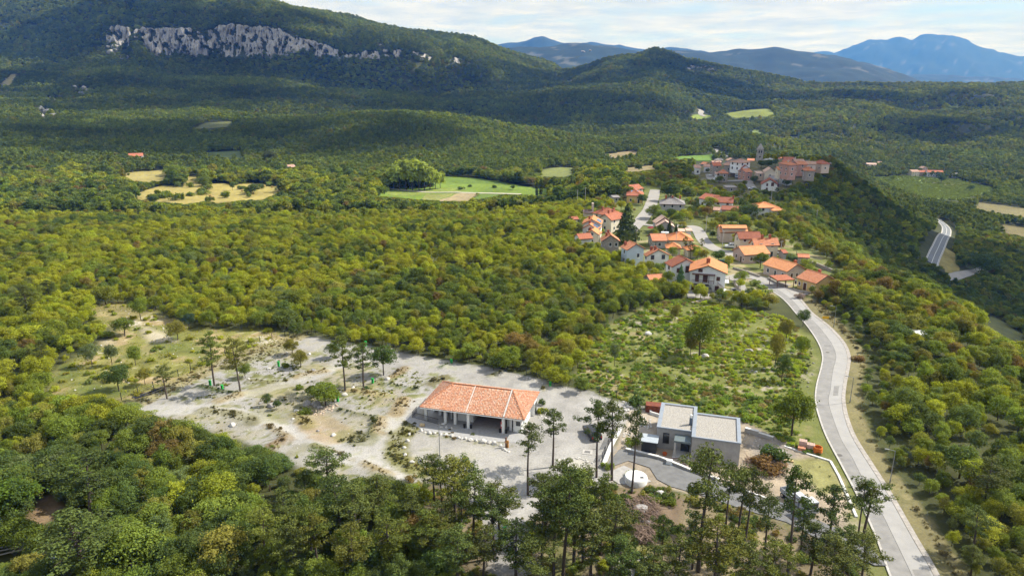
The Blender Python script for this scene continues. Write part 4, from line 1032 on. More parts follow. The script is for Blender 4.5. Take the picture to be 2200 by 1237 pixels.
f = MB(); f.box(BW - 0.1, BW - 0.04, 7.8, 9.4, 0.05, 2.2); fo = f.build('door', M_GREYMET, bld); p_ = MB(); p_.box(BW - .05, BW - 0.02, 7.95, 9.25, .3, 2.05); p_.build('pane', M_GLASS, fo)
f = MB(); f.box(BW - 0.7, BW + 0.1, 1.4, 3.6, EAVE - .32, EAVE - .2); f.build('awning', M_WHITE, bld)
# counters on the terrace
mb = MB(); mb.box(1.0, 4.5, 5.4, 6.25, 0.95, 1.05)
for x_ in (1.1, 2.8, 4.3): mb.box(x_, x_ + .1, 5.45, 6.2, 0.05, 0.95)
mb.box(1.2, 4.4, 6.1, 6.28, 1.05, 1.3); mb.build('counter', M_WHITE, bld)
# front railing: posts, rails, bars
rl = [(-2.15, 3.6), (-2.15, 1.45), (3.3, 0.1)]
mb = MB()
for p, q in zip(rl[:-1], rl[1:]):
    L_ = math.dist(p, q)
    mb.beam((*p, 1.1), (*q, 1.1), 0.06); mb.beam((*p, 0.15), (*q, 0.15), 0.05)
    for i in range(int(L_ / 0.14)):
        t = i / int(L_ / 0.14); x_, y_ = p[0] + (q[0] - p[0]) * t, p[1] + (q[1] - p[1]) * t
        mb.box(x_ - .012, x_ + .012, y_ - .012, y_ + .012, 0.1, 1.1)
rail = mb.build('railing', M_DARKMET)
rail.location = bld.location; rail.rotation_euler = bld.rotation_euler
tag(rail, 'dark metal bar railing round the open terrace end of the tiled building', 'railing')
mb = MB()
for p, q in zip(rl[:-1], rl[1:]): mb.beam((*p, 0.0), (*q, 0.0), 0.22, 0.24)
kb = mb.build('terrace_kerb', M_CONC); kb.location = bld.location; kb.rotation_euler = bld.rotation_euler; kb['kind'] = 'structure'
def on_frame(o, fr): o.location = fr.matrix_basis @ o.location; o.rotation_euler.z += fr.rotation_euler.z; return o
bpy.context.view_layer.update()
# pavers in front
pav = [bw2(-2.3, -0.3), bw2(3.3, -1.2), bw2(BW + 0.4, -0.6 - 0.4), bw2(BW + 0.4, -2.3), bw2(12, -3.5), bw2(6, -3.2), bw2(1.5, -2.6), bw2(-3.4, 0.4), bw2(-3.2, 2.0), bw2(-2.3, 1.5)]
def sheet(name, poly, z, m, kind='structure'):
    mb = MB(); mb.poly([(p[0], p[1], z) for p in poly]); o = mb.build(name, m)
    if o.data.polygons[0].normal.z < 0: o.data.flip_normals()
    o['kind'] = kind; return o
sheet('pavement', [bw2(-3.4, 0.6), bw2(-2.4, -0.2), bw2(1.5, -2.4), bw2(6, -3.0), bw2(12.5, -3.3), bw2(BW + 0.2, -2.2), bw2(BW + 0.2, 1.2), bw2(-2.5, 1.8)], 0.055, mat('paver_grey', (0.33, 0.325, 0.32), var=0.15, scale=2.5))

# ------------------------------------------------------------------ the unfinished flat-roofed grey house
M_RENDER = mat('grey_render', (0.355, 0.345, 0.335), var=0.16, scale=1.1, bump=0.15)
M_CAP = mat('blue_grey_flashing', (0.30, 0.335, 0.385), 0.5, var=0.08, metal=0.25)
M_RGRAV = mat('roof_gravel', (0.39, 0.365, 0.33), var=0.42, scale=9, bump=0.6)
GO = flat(1409, 961, 0); G_R = flat(1591, 1002, 0)
GL0 = flat(1411, 916, 3.72); GL1 = flat(1493.9, 926.4, 3.72)
GE = np.array([math.cos(R(-16.6)), math.sin(R(-16.6))])
grey = local_frame('grey_house', GL0, GE)
tag(grey, 'unfinished grey rendered bungalow of two flat gravel roofed blocks behind the drive', 'house')
def g2(u, v, z):
    d = flat(u, v, z) - GL0; return (float(d @ GE), float(d[1] * GE[0] - d[0] * GE[1]))
gw = lambda x, y: (GL0[0] + GE[0] * x - GE[1] * y, GL0[1] + GE[1] * x + GE[0] * y)
rx0, ry0 = g2(1485.7, 937.6, 3.87)
BL = (0.0, 5.95, 0.0, 9.3, 3.72); BR = (rx0, rx0 + 7.3, ry0, ry0 + 8.7, 3.9)
FOOT.append(np.array([gw(-1, -2.5), gw(14.5, -5), gw(14.5, 10), gw(-1, 10.5)]))
for (x0_, x1_, y0_, y1_, h_) in (BL, BR):
    mb = MB(); i_ = 0.08
    xe = x1_ if (x0_, x1_) != BL[:2] else rx0 + 0.3
    mb.box(x0_ + i_, x1_ - i_, y0_ + i_, y1_ - i_, -1.2, h_ - 0.33); mb.build('wall', M_RENDER, grey)
    t = 0.5
    mb = MB()
    for a0, a1, b0, b1 in ((x0_ + .1, x1_ - .1, y0_ + .1, y0_ + t), (x0_ + .1, x1_ - .1, y1_ - t, y1_ - .1), (x0_ + .1, x0_ + t, y0_ + t, y1_ - t), (x1_ - t, x1_ - .1, y0_ + t, y1_ - t)):
        mb.box(a0, a1, b0, b1, h_ - 0.34, h_ - 0.06)
    mb.build('parapet', M_RENDER, grey)
    for a0, a1, b0, b1 in ((x0_, x1_, y0_, y0_ + .22), (x0_, x1_, y1_ - .45, y1_), (x0_, x0_ + .6, y0_ + .225, y0_ + 3.2), (x0_, x0_ + .6, y0_ + 3.23, y0_ + 6.2), (x0_, x0_ + .6, y0_ + 6.23, y1_ - .455), (x1_ - .55, x1_, y0_ + .225, y0_ + 3.4), (x1_ - .55, x1_, y0_ + 3.43, y1_ - .455)):
        mb = MB(); mb.box(a0, a1, b0, b1, h_ - 0.08, h_); mb.box(a0 - .02 * (a0 == x0_), a1 + .02 * (a1 == x1_), b0 - .02 * (b0 == y0_), b1 + .02 * (b1 == y1_), h_ - 0.2, h_ - 0.085); mb.build('parapet_cap', M_CAP, grey)
    mb = MB(); mb.box(x0_ + t, x1_ - t, y0_ + .25, y1_ - .46, h_ - 0.32, h_ - 0.2); mb.build('gravel_roof', M_RGRAV, grey)
# entrance porch between the blocks
px0, px1 = rx0 - 2.55, rx0 - 0.02
mb = MB(); mb.box(px0, px1, -2.2, 0.07, 2.55, 2.85); mb.build('porch_roof', mat('porch_sheet', (0.13, 0.16, 0.17), 0.5, var=0.15), grey)
mb = MB(); mb.box(px0 + .05, px0 + .3, -2.15, -1.85, -0.4, 2.55); mb.build('porch_post', mat('pale_concrete', (0.48, 0.46, 0.44), var=0.1), grey)
mb = MB(); mb.box(px0 - .1, px1, -2.7, 0.06, -0.6, 0.06); mb.build('porch_step', mat('pale_concrete', (0.48, 0.46, 0.44)), grey)
f = MB(); f.box(px0 + 1.0, px0 + 2.35, 0.02, 0.07, 0.06, 2.3); fo = f.build('door', M_DARKMET, grey)
for k in range(4): p_ = MB(); p_.box(px0 + 1.15, px0 + 2.2, -0.01, 0.018, 0.2 + k * .52, 0.58 + k * .52); p_.build('pane', M_GLASS, fo)
for (x_, y_, z0_, z1_, w_) in ((1.55, 0.0, 1.15, 2.75, 0.85), (rx0 + 2.6, ry0, 1.0, 2.3, 1.6)):
    f = MB(); f.box(x_ - w_/2 - .06, x_ + w_/2 + .06, y_ + 0.03, y_ + 0.07, z0_ - .06, z1_ + .06); f.box(x_ - w_/2 - .1, x_ + w_/2 + .1, y_ - 0.08, y_ + .028, z0_ - .1, z0_ - .05); fo = f.build('window', M_DARKMET, grey)
    p_ = MB(); p_.box(x_ - w_/2, x_ + w_/2, y_ + 0.01, y_ + .028, z0_, z1_); p_.build('pane', M_GLASS, fo)
fx, fy = g2(1493, 905, 4.2)
mb = MB(); mb.box(rx0 - .55, rx0 - .12, 2.4, 2.85, 3.3, 4.75); mb.build('chimney', mat('flue_slate', (0.10, 0.13, 0.17), 0.5, var=0.1), grey)
mb = MB(); mb.cyl((rx0 - .33, 2.62, 4.75), (rx0 - .33, 2.62, 5.15), 0.17, n=10); mb.cyl((rx0 - .33, 2.62, 5.2), (rx0 - .33, 2.62, 5.28), 0.23, 0.16, n=10); mb.build('flue_pipe', M_WHITE, grey)

def placed(name, P, rz, label, cat, group=None, z=None):
    g = at(*P); return tag(empty(name, (g[0], g[1], g[2] if z is None else z), rz), label, cat, group)
def px_wall(name, pts, w, h, m, label, cat='wall', group=None, steps=None, cap=None, kind=None):
    """a low wall through ground points"""
    r = empty(name, (pts[0][0], pts[0][1], 0)); tag(r, label, cat, group)
    o = np.array(pts[0]); mb = MB(); cb = MB()
    for i, (p, q) in enumerate(zip(pts[:-1], pts[1:])):
        p = np.array(p) - o; q = np.array(q) - o; hh = h if steps is None else steps[i]
        z0_ = float(zat(*(p + o))); z1_ = float(zat(*(q + o)))
        d = (q - p) / (np.linalg.norm(q - p) + 1e-9); n = np.array([-d[1], d[0]]) * w / 2
        lo = min(z0_, z1_) - 0.5
        mb.hexa([(*(p - n), lo), (*(q - n), lo), (*(q + n), lo), (*(p + n), lo), (*(p - n), z0_ + hh), (*(q - n), z1_ + hh), (*(q + n), z1_ + hh), (*(p + n), z0_ + hh)])
        if cap:
            n2_ = n * 1.3; e = d * 0.02
            cb.hexa([(*(p - n2_ + e), z0_ + hh + .002), (*(q - n2_ - e), z1_ + hh + .002), (*(q + n2_ - e), z1_ + hh + .002), (*(p + n2_ + e), z0_ + hh + .002), (*(p - n2_ + e), z0_ + hh + .07), (*(q - n2_ - e), z1_ + hh + .07), (*(q + n2_ - e), z1_ + hh + .07), (*(p + n2_ + e), z0_ + hh + .07)])
    mb.build('wall_body', m, r)
    if cap: cb.build('wall_coping', cap, r)
    return r
M_WALLW = mat('wall_white_concrete', (0.62, 0.61, 0.59), var=0.1, scale=1.2)
px_wall('garden_wall', [flat(1344, 968), flat(1421, 987), flat(1477, 1010), flat(1545, 1033)], 0.35, 0.3, M_RENDER, 'low white capped wall between the dark drive and the grey house yard', steps=[0.45, 0.42, 0.35], cap=M_WALLW)
px_wall('garden_wall', [flat(1296, 1004), flat(1312, 962), flat(1332, 925)], 0.5, 0.35, M_WALLW, 'straight white wall with a dark fence between gravel lot and drive', cap=M_WALLW)
px_wall('garden_wall', [flat(1600, 927), flat(1629, 935), flat(1661, 945)], 0.4, 1.0, M_RENDER, 'stepped concrete garden wall running from the grey house towards the road', steps=[0.75, 0.55], cap=M_WALLW)
px_wall('plot_kerb', [flat(1685, 958), flat(1730, 973), flat(1784, 990), flat(1802, 1022), flat(1823, 1070), flat(1840, 1110)], 0.35, 0.12, M_WALLW, 'long pale kerb round the building plot beside the road verge', 'kerb')
px_wall('plot_edge', [flat(1590, 1050), flat(1640, 1068), flat(1700, 1090), flat(1745, 1108)], 0.3, 0.15, M_WALLW, 'thin white kerb along the upper side of the dark drive behind pines', 'kerb')
px_wall('ramp_wall', [flat(1418, 895), flat(1398, 889), flat(1392, 871)], 0.3, 0.5, M_WALLW, 'short white wall stub behind the boulders left of the grey house', 'wall')
# the dark drive
DR = [(1300, 1004), (1330, 966), (1350, 966), (1420, 990), (1478, 1013), (1545, 1036), (1640, 1072), (1745, 1112), (1860, 1165), (1905, 1215), (1880, 1215), (1790, 1175), (1690, 1122), (1590, 1092), (1500, 1062), (1440, 1045), (1412, 1030), (1396, 1005), (1350, 990), (1322, 1000)]
DRW = np.array([flat(u, v) for u, v in DR])
sheet('driveway', DRW, 0.10, mat_drive)
for nm, pts, z, m in (('terrace_apron', [(1475, 625), (1580, 622), (1600, 640), (1560, 632), (1530, 640), (1478, 642)], 0.5, mat_street), ('forecourt', [(1690, 618), (1745, 628), (1735, 634), (1700, 632)], 0.5, mat_street),
                      ('yard_paving', [(1448, 505), (1470, 508), (1468, 520), (1440, 516)], 0.5, mat_street), ('house_forecourt', [(1640, 598), (1672, 606), (1700, 612), (1690, 618), (1640, 610)], 0.5, mat_street),
                      ('white_terrace', [(1790, 598), (1815, 606), (1812, 616), (1790, 608)], 0.6, M_WHITE), ('side_yard', [(1570, 620), (1600, 612), (1612, 640), (1590, 645)], 0.5, mat_street)):
    P_ = [at(u, v) for u, v in pts]; mb = MB(); mb.poly([(p[0], p[1], p[2] + 0.12) for p in P_]); o = mb.build(nm, m); o['kind'] = 'structure'
    if o.data.polygons[0].normal.z < 0: o.data.flip_normals()
# fence on the white wall
fr = empty('wall_fence', (*flat(1296, 1004), 0)); tag(fr, 'dark slatted fence panels standing behind the white wall beside the gravel lot', 'fence')
o0 = flat(1296, 1004)
for i in range(7):
    p = flat(1296, 1004) + (flat(1332, 925) - flat(1296, 1004)) * i / 6 - o0
    mb = MB(); mb.box(p[0] - .72, p[0] - .64, p[1] - .04, p[1] + .04, -0.2, 1.5); mb.build('post', M_DARKMET, fr)
    if i in (1, 3, 4):
        q = flat(1296, 1004) + (flat(1332, 925) - flat(1296, 1004)) * (i + 1) / 6 - o0
        for k in range(5):
            mb = MB(); mb.beam((p[0] - .68, p[1], 0.45 + k * .22), (q[0] - .68, q[1], .45 + k * .22), 0.03, 0.1); mb.build('slat', M_DARKMET, fr)
# garden shed of dark sheet
sx = placed('garden_shed', (1377, 973), R(-17), 'dark box shed with a pale blue grey flat roof left of the grey house', 'shed')
mb = MB(); mb.box(0, 2.3, 0, 2.4, -0.2, 2.1); mb.build('wall', mat('shed_black', (0.03, 0.034, 0.04), 0.5, var=0.15), sx)
mb = MB(); mb.box(-.12, 2.5, -.12, 2.6, 2.1, 2.2); mb.build('roof', mat('shed_roof', (0.36, 0.40, 0.44), 0.5, var=0.1), sx)
mb = MB(); mb.box(.5, 1.4, -.03, -.002, 0, 1.9); mb.build('door', M_DARKMET, sx)
# round white water tank
tk = placed('water_tank', (1366, 1034), 0, 'round white concrete tank with a flat lid beside the dark drive', 'tank')
mb = MB(); mb.lathe((0, 0, 0), [(1.65, -0.4), (1.65, 0.8), (1.6, 0.85)], 28); mb.build('tank_wall', M_WALLW, tk, True)
mb = MB(); mb.lathe((0, 0.05, 0), [(0.0, .851), (1.58, .851), (1.58, .93), (1.52, .97), (0.02, .99)], 28); mb.build('lid', mat('lid_white', (0.74, 0.74, 0.73), var=0.08, scale=1), tk)
mb = MB(); mb.box(0.5, 1.0, -.7, -.35, .97, 1.02); mb.build('hatch', M_DARKMET, tk)
tp = flat(1345, 1020); sheet('tank_apron', [tuple(flat(u, v)) for u, v in ((1318, 1010), (1340, 1000), (1366, 1012), (1400, 1034), (1375, 1042), (1330, 1040), (1315, 1030))], 0.08, mat('apron_concrete', (0.36, 0.345, 0.33), var=0.15, scale=1.5))
FOOT.append(np.array([flat(u, v) for u, v in ((1300, 1000), (1400, 990), (1420, 1035), (1380, 1050), (1310, 1045))]))

# ------------------------------------------------------------------ the hamlet and the old village on the ridge
GN_, GO_ = 'houses of the new settlement', 'houses of the old hilltop village'
def h1_extra(r, w, d, h, rise, oh):
    y = oh
    mb = MB(); mb.box(1.0, 7.2, y - 1.35, y - .01, 2.45, 2.62); mb.build('balcony_slab', WL['white'], r)
    mb = MB()
    mb.box(1.0, 7.2, y - 1.36, y - 1.3, 3.45, 3.55); mb.box(1.0, 7.2, y - 1.36, y - 1.3, 2.66, 2.74)
    for i in range(28): mb.box(1.02 + i * .225, 1.08 + i * .225, y - 1.35, y - 1.31, 2.74, 3.45)
    mb.build('balcony_railing', M_WOODBR, r)
    for x_ in (4.0, 5.6, 7.0): mb = MB(); mb.box(x_, x_ + .12, y - 1.3, y - 1.18, 2.62, 5.0); mb.build('post', M_TRIMBR, r)
    mb = MB(); mb.box(1.0, 7.3, y - 1.4, y - .01, 5.0, 5.12); mb.build('balcony_roof', M_TRIMBR, r)
    # the stair down to the right, with its landing
    for i in range(11):
        mb = MB(); x_ = 8.0 - 0.0 + (0.30 * i if i < 6 else 0.30 * 5 - 0.30 * (i - 5)); yy = y - 1.35 if i < 6 else y - 2.5
        mb.box(x_, x_ + .32, yy, yy + 1.1, 2.45 - i * .24 - .1, 2.45 - i * .24); mb.build('stair_step', M_CONC, r)
    mb = MB(); mb.box(9.5, 11.0 - .4, y - 2.5, y - .02, -0.4, 1.15); mb.build('stair_landing', WL['white'], r)
    mb = MB(); mb.beam((8.0, y - 1.36, 3.4), (9.7, y - 1.36, 2.1), 0.06); mb.beam((9.7, y - 2.52, 2.1), (7.9, y - 2.52, 0.95), 0.06); mb.beam((9.7, y - 2.52, 2.1), (10.6, y - 2.52, 2.1), 0.06)
    for i in range(14): t = i / 13; mb.box(8.0 + 1.7 * t - .02, 8.0 + 1.7 * t + .02, y - 1.38, y - 1.34, 2.35 - 1.3 * t, 3.4 - 1.3 * t)
    for i in range(14): t = i / 13; mb.box(9.7 - 1.8 * t - .02, 9.7 - 1.8 * t + .02, y - 2.54, y - 2.5, 1.1 - 1.15 * t, 2.1 - 1.15 * t)
    mb.build('stair_railing', M_WOODBR, r)
    mb = MB(); mb.box(w - oh, w - oh + 1.2, 1.6, 5.2, 2.5, 2.65); mb.build('side_balcony', WL['white'], r)
    mb = MB()
    for i in range(15): mb.box(w - oh + 1.12, w - oh + 1.18, 1.6 + i * .25, 1.66 + i * .25, 2.65, 3.5)
    mb.box(w - oh + 1.1, w - oh + 1.2, 1.6, 5.2, 3.5, 3.58); mb.build('side_railing', M_WOODBR, r)
house('three storey white house with wooden balcony, outside stair and orange gable roof', (1479.8, 582.1), (1563, 588), 11, 5.7, 2.0, 'a', 'white', 'bright', chim=((0.47, 0.35), (0.5, 0.3)), group=GN_, shut=True,
      win=[(0, 3.2, 5.65, 1.0, 0.75, 'w'), (0, 2.4, 2.65, 0.9, 2.0, 'ds'), (0, 4.7, 2.65, 1.1, 2.0, 'ds'), (0, 8.2, 3.5, 0.8, 0.9, 'ws'), (0, 2.4, 0.1, 2.6, 1.9, 'd'), (0, 5.2, 0.1, 1.0, 1.9, 'ds'), (0, 8.0, 0.5, 0.9, 1.2, 'ws')], side=[(1, 3.5, 2.65, .9, 2.0, 'ds'), (3, 3.5, 3.4, .9, 1.1, 'ws')], extra=h1_extra)
house('white house with a red brown roof left of the balcony house', (1443, 573.6), (1506, 570.5), 9, 5.0, 2.2, 'a', 'white', 'brown', L=(1415.3, 564.4), group=GN_, win=[(0, 2.4, 3.2, .9, 1.2, 'ws'), (0, 5.2, 2.9, 1.0, 2.0, 'ds'), (0, 7.2, 3.2, .8, 1.0, 'ws'), (0, 3, .5, .9, 1.2, 'w')])
house('pale blue house with an orange red gable roof at the edge of the wood', (1346.8, 537.5), (1387.5, 534.5), 7, 5.4, 1.9, 'a', 'blue', 'orange', L=(1325.3, 530.7), chim=((0.2, 0.75),), group=GN_, win=[(0, 4.4, 2.6, .9, 1.3, 'w')])
house('white house with orange roof and a long low white gable beside the blue house', (1388.6, 550.5), (1441, 548.5), 7, 4.8, 2.1, 'a', 'white', 'orange', L=(1360, 546.6), chim=((0.3, 0.8), (0.4, 0.4)), group=GN_)
house('grey stone house with white window surrounds above the wood edge', (1291.9, 518.3), (1333, 518.5), 8, 5.4, 2.2, 'a', 'stone', 'orange', L=(1273.8, 511.5), chim=((0.3, 0.45), (0.42, 0.85)), group=GN_, win=[(0, 3.2, 3.6, .8, 1.2, 'w'), (0, 5.2, 3.6, .8, 1.2, 'w'), (0, 5.2, .9, .8, 1.2, 'w'), (0, 7.4, .9, .8, 1.2, 'w')])
house('upper terraced house with bright orange roof and blue solar panels', (1250, 481), (1293, 482.5), 9, 5.8, 2.0, 'a', 'white', 'bright', chim=((0.35, 0.3),), group=GN_, extra=solar(.2, .75, .1, .55, 1, 4))
house('middle terraced house with orange roof and two rows of solar panels', (1249, 490.5), (1284, 493), 7, 4.8, 1.8, 'a', 'white', 'bright', chim=((0.4, 0.4),), group=GN_, extra=solar(.15, .8, .1, .7, 2, 4))
house('lower terraced house with plain ochre roof below the solar panel houses', (1256, 503), (1288, 505), 6, 4.2, 1.7, 'a', 'cream', 'ochre', chim=((0.3, 0.4),), group=GN_)
house('white house with brown orange roof half hidden by pines at the wood edge', (1245, 514), (1275, 512), 6, 3.8, 1.4, 'b', 'white', 'red', group=GN_)
house('large cream house with a red brown hipped roof behind the tall cedar', (1308.3, 464), (1339, 459), 10, 5.2, 2.3, 'hip', 'cream', 'red', chim=((0.3, 0.6), (.7, .3)), group=GN_)
house('cream house with rust red roof and two chimneys beside the chapel', (1283, 469), (1314, 474), 9, 5.0, 2.2, 'a', 'cream', 'red', chim=((0.4, 0.7), (.5, .3)), group=GN_)
chp, cw_, cd_ = house('small yellow chapel with a dark roof and a white bell gable', (1254, 457.5), (1276, 457.3), 5, 3.6, 1.0, 'b', 'cream', 'dark', group=None, cat='chapel', name='chapel')
mb = MB(); mb.box(cw_ - .5, cw_ + .1, 1.2, 3.4, -1, 6.2); mb.box(cw_ - .5, cw_ + .1, 1.2, 1.6, 6.2, 7.2); mb.box(cw_ - .5, cw_ + .1, 3.0, 3.4, 6.2, 7.2); mb.box(cw_ - .55, cw_ + .15, 1.1, 3.5, 7.2, 7.5); mb.build('bell_gable', WL['peach'], chp)
house('little white hut with a red roof in the wood left of the chapel', (1225, 472), (1244, 471.3), 4, 2.6, 0.9, 'b', 'white', 'red', group=None, cat='hut', name='hut')
house('yellow house with pink hipped roof and solar panels above the street', (1345, 420.2), (1383, 421.2), 13, 3.8, 2.4, 'hip', 'yellow', 'red', group=GN_, extra=solar(.25, .7, .2, .8, 2, 4, 'f'))
house('red roofed house directly behind the yellow solar panel house', (1362, 408), (1384, 405), 8, 4.5, 2, 'b', 'cream', 'red', group=GN_)
house('small grey garage left of the yellow solar panel house', (1317, 424.5), (1333, 424), 7, 2.8, .6, 'b', 'grey', 'grey', cat='garage', name='garage')
house('wide pale grey house with a grey hipped roof above the gardens', (1417, 438.4), (1473, 440), 11, 5.2, 2.6, 'hip', 'grey', 'grey', chim=((.25, .5), (.5, .45), (.8, .5)), group=GN_)
house('grey bungalow with pale pink roof, front gable of a stepped pair', (1409, 487), (1450, 488), 6, 3.0, 2.3, 'a', 'grey', 'pale', group=GN_)
house('rear gable of the stepped pale pink roofed pair beside two spruces', (1409, 479.8), (1447, 479), 5, 3.6, 2.5, 'a', 'grey', 'pale', group=GN_)
house('small white garden shed left of its twin beside the street', (1457, 497), (1472, 497.5), 4, 2.2, .4, 'shed', 'white', 'pale', cat='shed', name='garden_shed', win=[], side=[])
house('small white garden shed nearest the pale street by the spruces', (1474, 496), (1488, 496.3), 4, 2.2, .4, 'shed', 'white', 'pale', cat='shed', name='garden_shed', win=[], side=[])
house('long low grey bungalow with an orange gable roof in the garden', (1401.5, 517.5), (1435, 517.3), 9, 3.0, 1.7, 'b', 'grey', 'orange', group=GN_)
house('cream bungalow with bright orange hipped roof joining the grey bungalow', (1436, 516), (1490.6, 517.3), 10, 3.2, 2.2, 'hip', 'cream', 'bright', group=GN_)
house('small cream outbuilding with bright orange pyramid roof below the bungalows', (1430.7, 533.3), (1465, 534.3), 6, 2.7, 1.5, 'hip', 'cream', 'bright', cat='outbuilding', name='outbuilding', win=[], side=[])
house('cream pavilion with bright orange roof behind the garden pines', (1477, 538.5), (1514, 538), 6, 2.6, 1.4, 'hip', 'cream', 'bright', cat='outbuilding', name='outbuilding')
house('small grey shed with orange roof in the trees below the brown roofed house', (1396, 602), (1431, 599.5), 4.5, 2.2, 1.0, 'b', 'grey', 'orange', cat='shed', name='garden_shed', win=[(0, 1.2, .1, 1.0, 1.8, 'd')], side=[])
house('pink bungalow with an orange roof beside the round lawn tree', (1599.4, 548.3), (1656, 545), 8, 3.0, 2.1, 'b', 'pink', 'ochre', L=(1576.8, 536.5), group=GN_, win=[(0, 3.0, .9, .9, 1.2, 'ws'), (0, 5.6, .9, .9, 1.2, 'ws')], side=[(3, 2.6, .1, 1.0, 2.0, 'ds'), (3, 5.5, .9, .9, 1.2, 'ws'), (3, 1.0, .9, .6, .8, 'ws')], shut=True)
house('white gabled house with brick red roof, middle one of the right-hand row', (1621, 528.6), (1676, 527.2), 8, 4.3, 2.1, 'b', 'cream', 'orange', L=(1611, 522), chim=((.4, .5), (.7, .5)), group=GN_)
house('cream house with a dark red roof beside the white van', (1588, 513.6), (1638, 513), 8, 4.8, 2.0, 'b', 'cream', 'brown', L=(1581, 506.4), group=GN_, shut=True)
house('wide pinkish house with stepped orange roofs and two chimneys', (1547.3, 499), (1608.5, 500.3), 9, 4.0, 2.0, 'b', 'beige', 'ochre', chim=((.42, .3), (.6, .3)), group=GN_)
house('upper stepped roof of the wide pinkish house with chimneys', (1552, 490.5), (1606, 490.5), 4, 5.6, 0.8, 'b', 'beige', 'ochre', group=None, cat='house wing', name='house_wing', win=[], side=[])
house('beige bungalow with folded orange roofs beside the yellow house', (1691, 583.8), (1733, 578), 8, 3.0, 2.0, 'a', 'beige', 'ochre', L=(1643.5, 566.4), chim=((.65, .2),), group=GN_, win=[(0, 2.5, .1, .9, 2.0, 'ds'), (0, 4.6, .9, .8, 1.1, 'ws')], side=[(3, 2, .9, .9, 1.2, 'w'), (3, 5, .1, .8, 2.0, 'd'), (3, 8, .9, .9, 1.2, 'w')])
house('orange yellow bungalow with orange red roof above the ridge road', (1753.3, 609.4), (1799.8, 602.6), 9, 3.1, 2.0, 'a', 'yellow', 'orange', L=(1709.2, 595.8), chim=((.7, .6),), group=GN_, win=[(0, 2.9, 1.0, .6, 1.0, 'ws')], side=[(3, 1.4, .9, .9, 1.2, 'ws'), (3, 4.2, .1, 1.1, 2.1, 'd'), (3, 6.2, 1.1, .6, .9, 'ws'), (3, 7.6, 1.1, .6, .9, 'ws')], shut=True)
# carport on posts
cp0, cp1 = flat(1670.7, 602.5, 2.4), flat(1708, 600.5, 2.4)
cpr = local_frame('carport', cp0, (cp1 - cp0)); cpr.location.z = 0; tag(cpr, 'open carport with a flat red roof between the beige and yellow bungalows', 'carport'); cl_ = float(np.linalg.norm(cp1 - cp0))
rb = MB(); slope(rb, (0, 0, 2.4), (cl_, 0, 2.4), (cl_, 4.5, 2.75), (0, 4.5, 2.75)); rb.build('roof', RF['red'], cpr)
for x_ in (.1, cl_ / 2, cl_ - .25):
    for y_ in (.1, 4.2): mb = MB(); mb.box(x_, x_ + .15, y_, y_ + .15, -0.5, 2.3 + .07 * y_); mb.build('post', M_WOODBR, cpr)
FOOT.append(np.array([flat(1668, 620), flat(1712, 618), flat(1712, 590), flat(1668, 590)]))
house('small shed with orange roof at the end of the garden wall', (1714, 552.5), (1740, 554), 4, 2.4, .8, 'b', 'grey', 'orange', cat='shed', name='garden_shed', win=[], side=[])
house('small brown red shed behind the pink bungalow', (1683, 544), (1694, 543.5), 4, 2.2, .8, 'b', 'grey', 'red', cat='shed', name='garden_shed', win=[], side=[])
# halfway up to the old village
house('low long house with red roof joined to the white hall', (1500, 425.5), (1531, 431.3), 9, 4, 2.2, 'b', 'white', 'red', group=GN_)
house('long white hall with brown roof and a white chimney at its gable', (1531, 434.5), (1575.5, 436.7), 8, 4.6, 2.2, 'b', 'white', 'brown', chim=((.97, .4),), group=GN_)
house('brown roofed outbuilding below the long white hall', (1549, 450.5), (1586, 452.5), 7, 3, 1.4, 'b', 'rose', 'brown', group=None, cat='outbuilding', name='outbuilding')
house('small pinkish outbuilding at the corner below the white hall', (1531, 451.5), (1547, 452.5), 5, 3, 1.2, 'b', 'white', 'old', group=None, cat='outbuilding', name='outbuilding')
house('villa with wide orange hipped roofs among trees on the slope', (1628, 446.8), (1676, 446), 10, 5, 1.9, 'hip', 'white', 'ochre', group=GN_)
house('lower wing of the hillside villa with orange hipped roof', (1660, 453), (1688, 452.5), 6, 3.8, 1.4, 'hip', 'white', 'ochre', group=None, cat='house wing', name='house_wing')
house('white gabled house with dark roof standing apart below the old village', (1634.5, 396.5), (1672.7, 398), 11, 3.4, 3.0, 'a', 'white', 'brown', group=GO_, shut=True, win=[(0, 3.4, 2.7, .8, 1.3, 'ws'), (0, 6.2, 2.6, 1.3, 2.0, 'ds'), (0, 9.2, 2.6, .8, 1.3, 'ws'), (0, 3.4, .1, .9, 1.5, 'ws')])
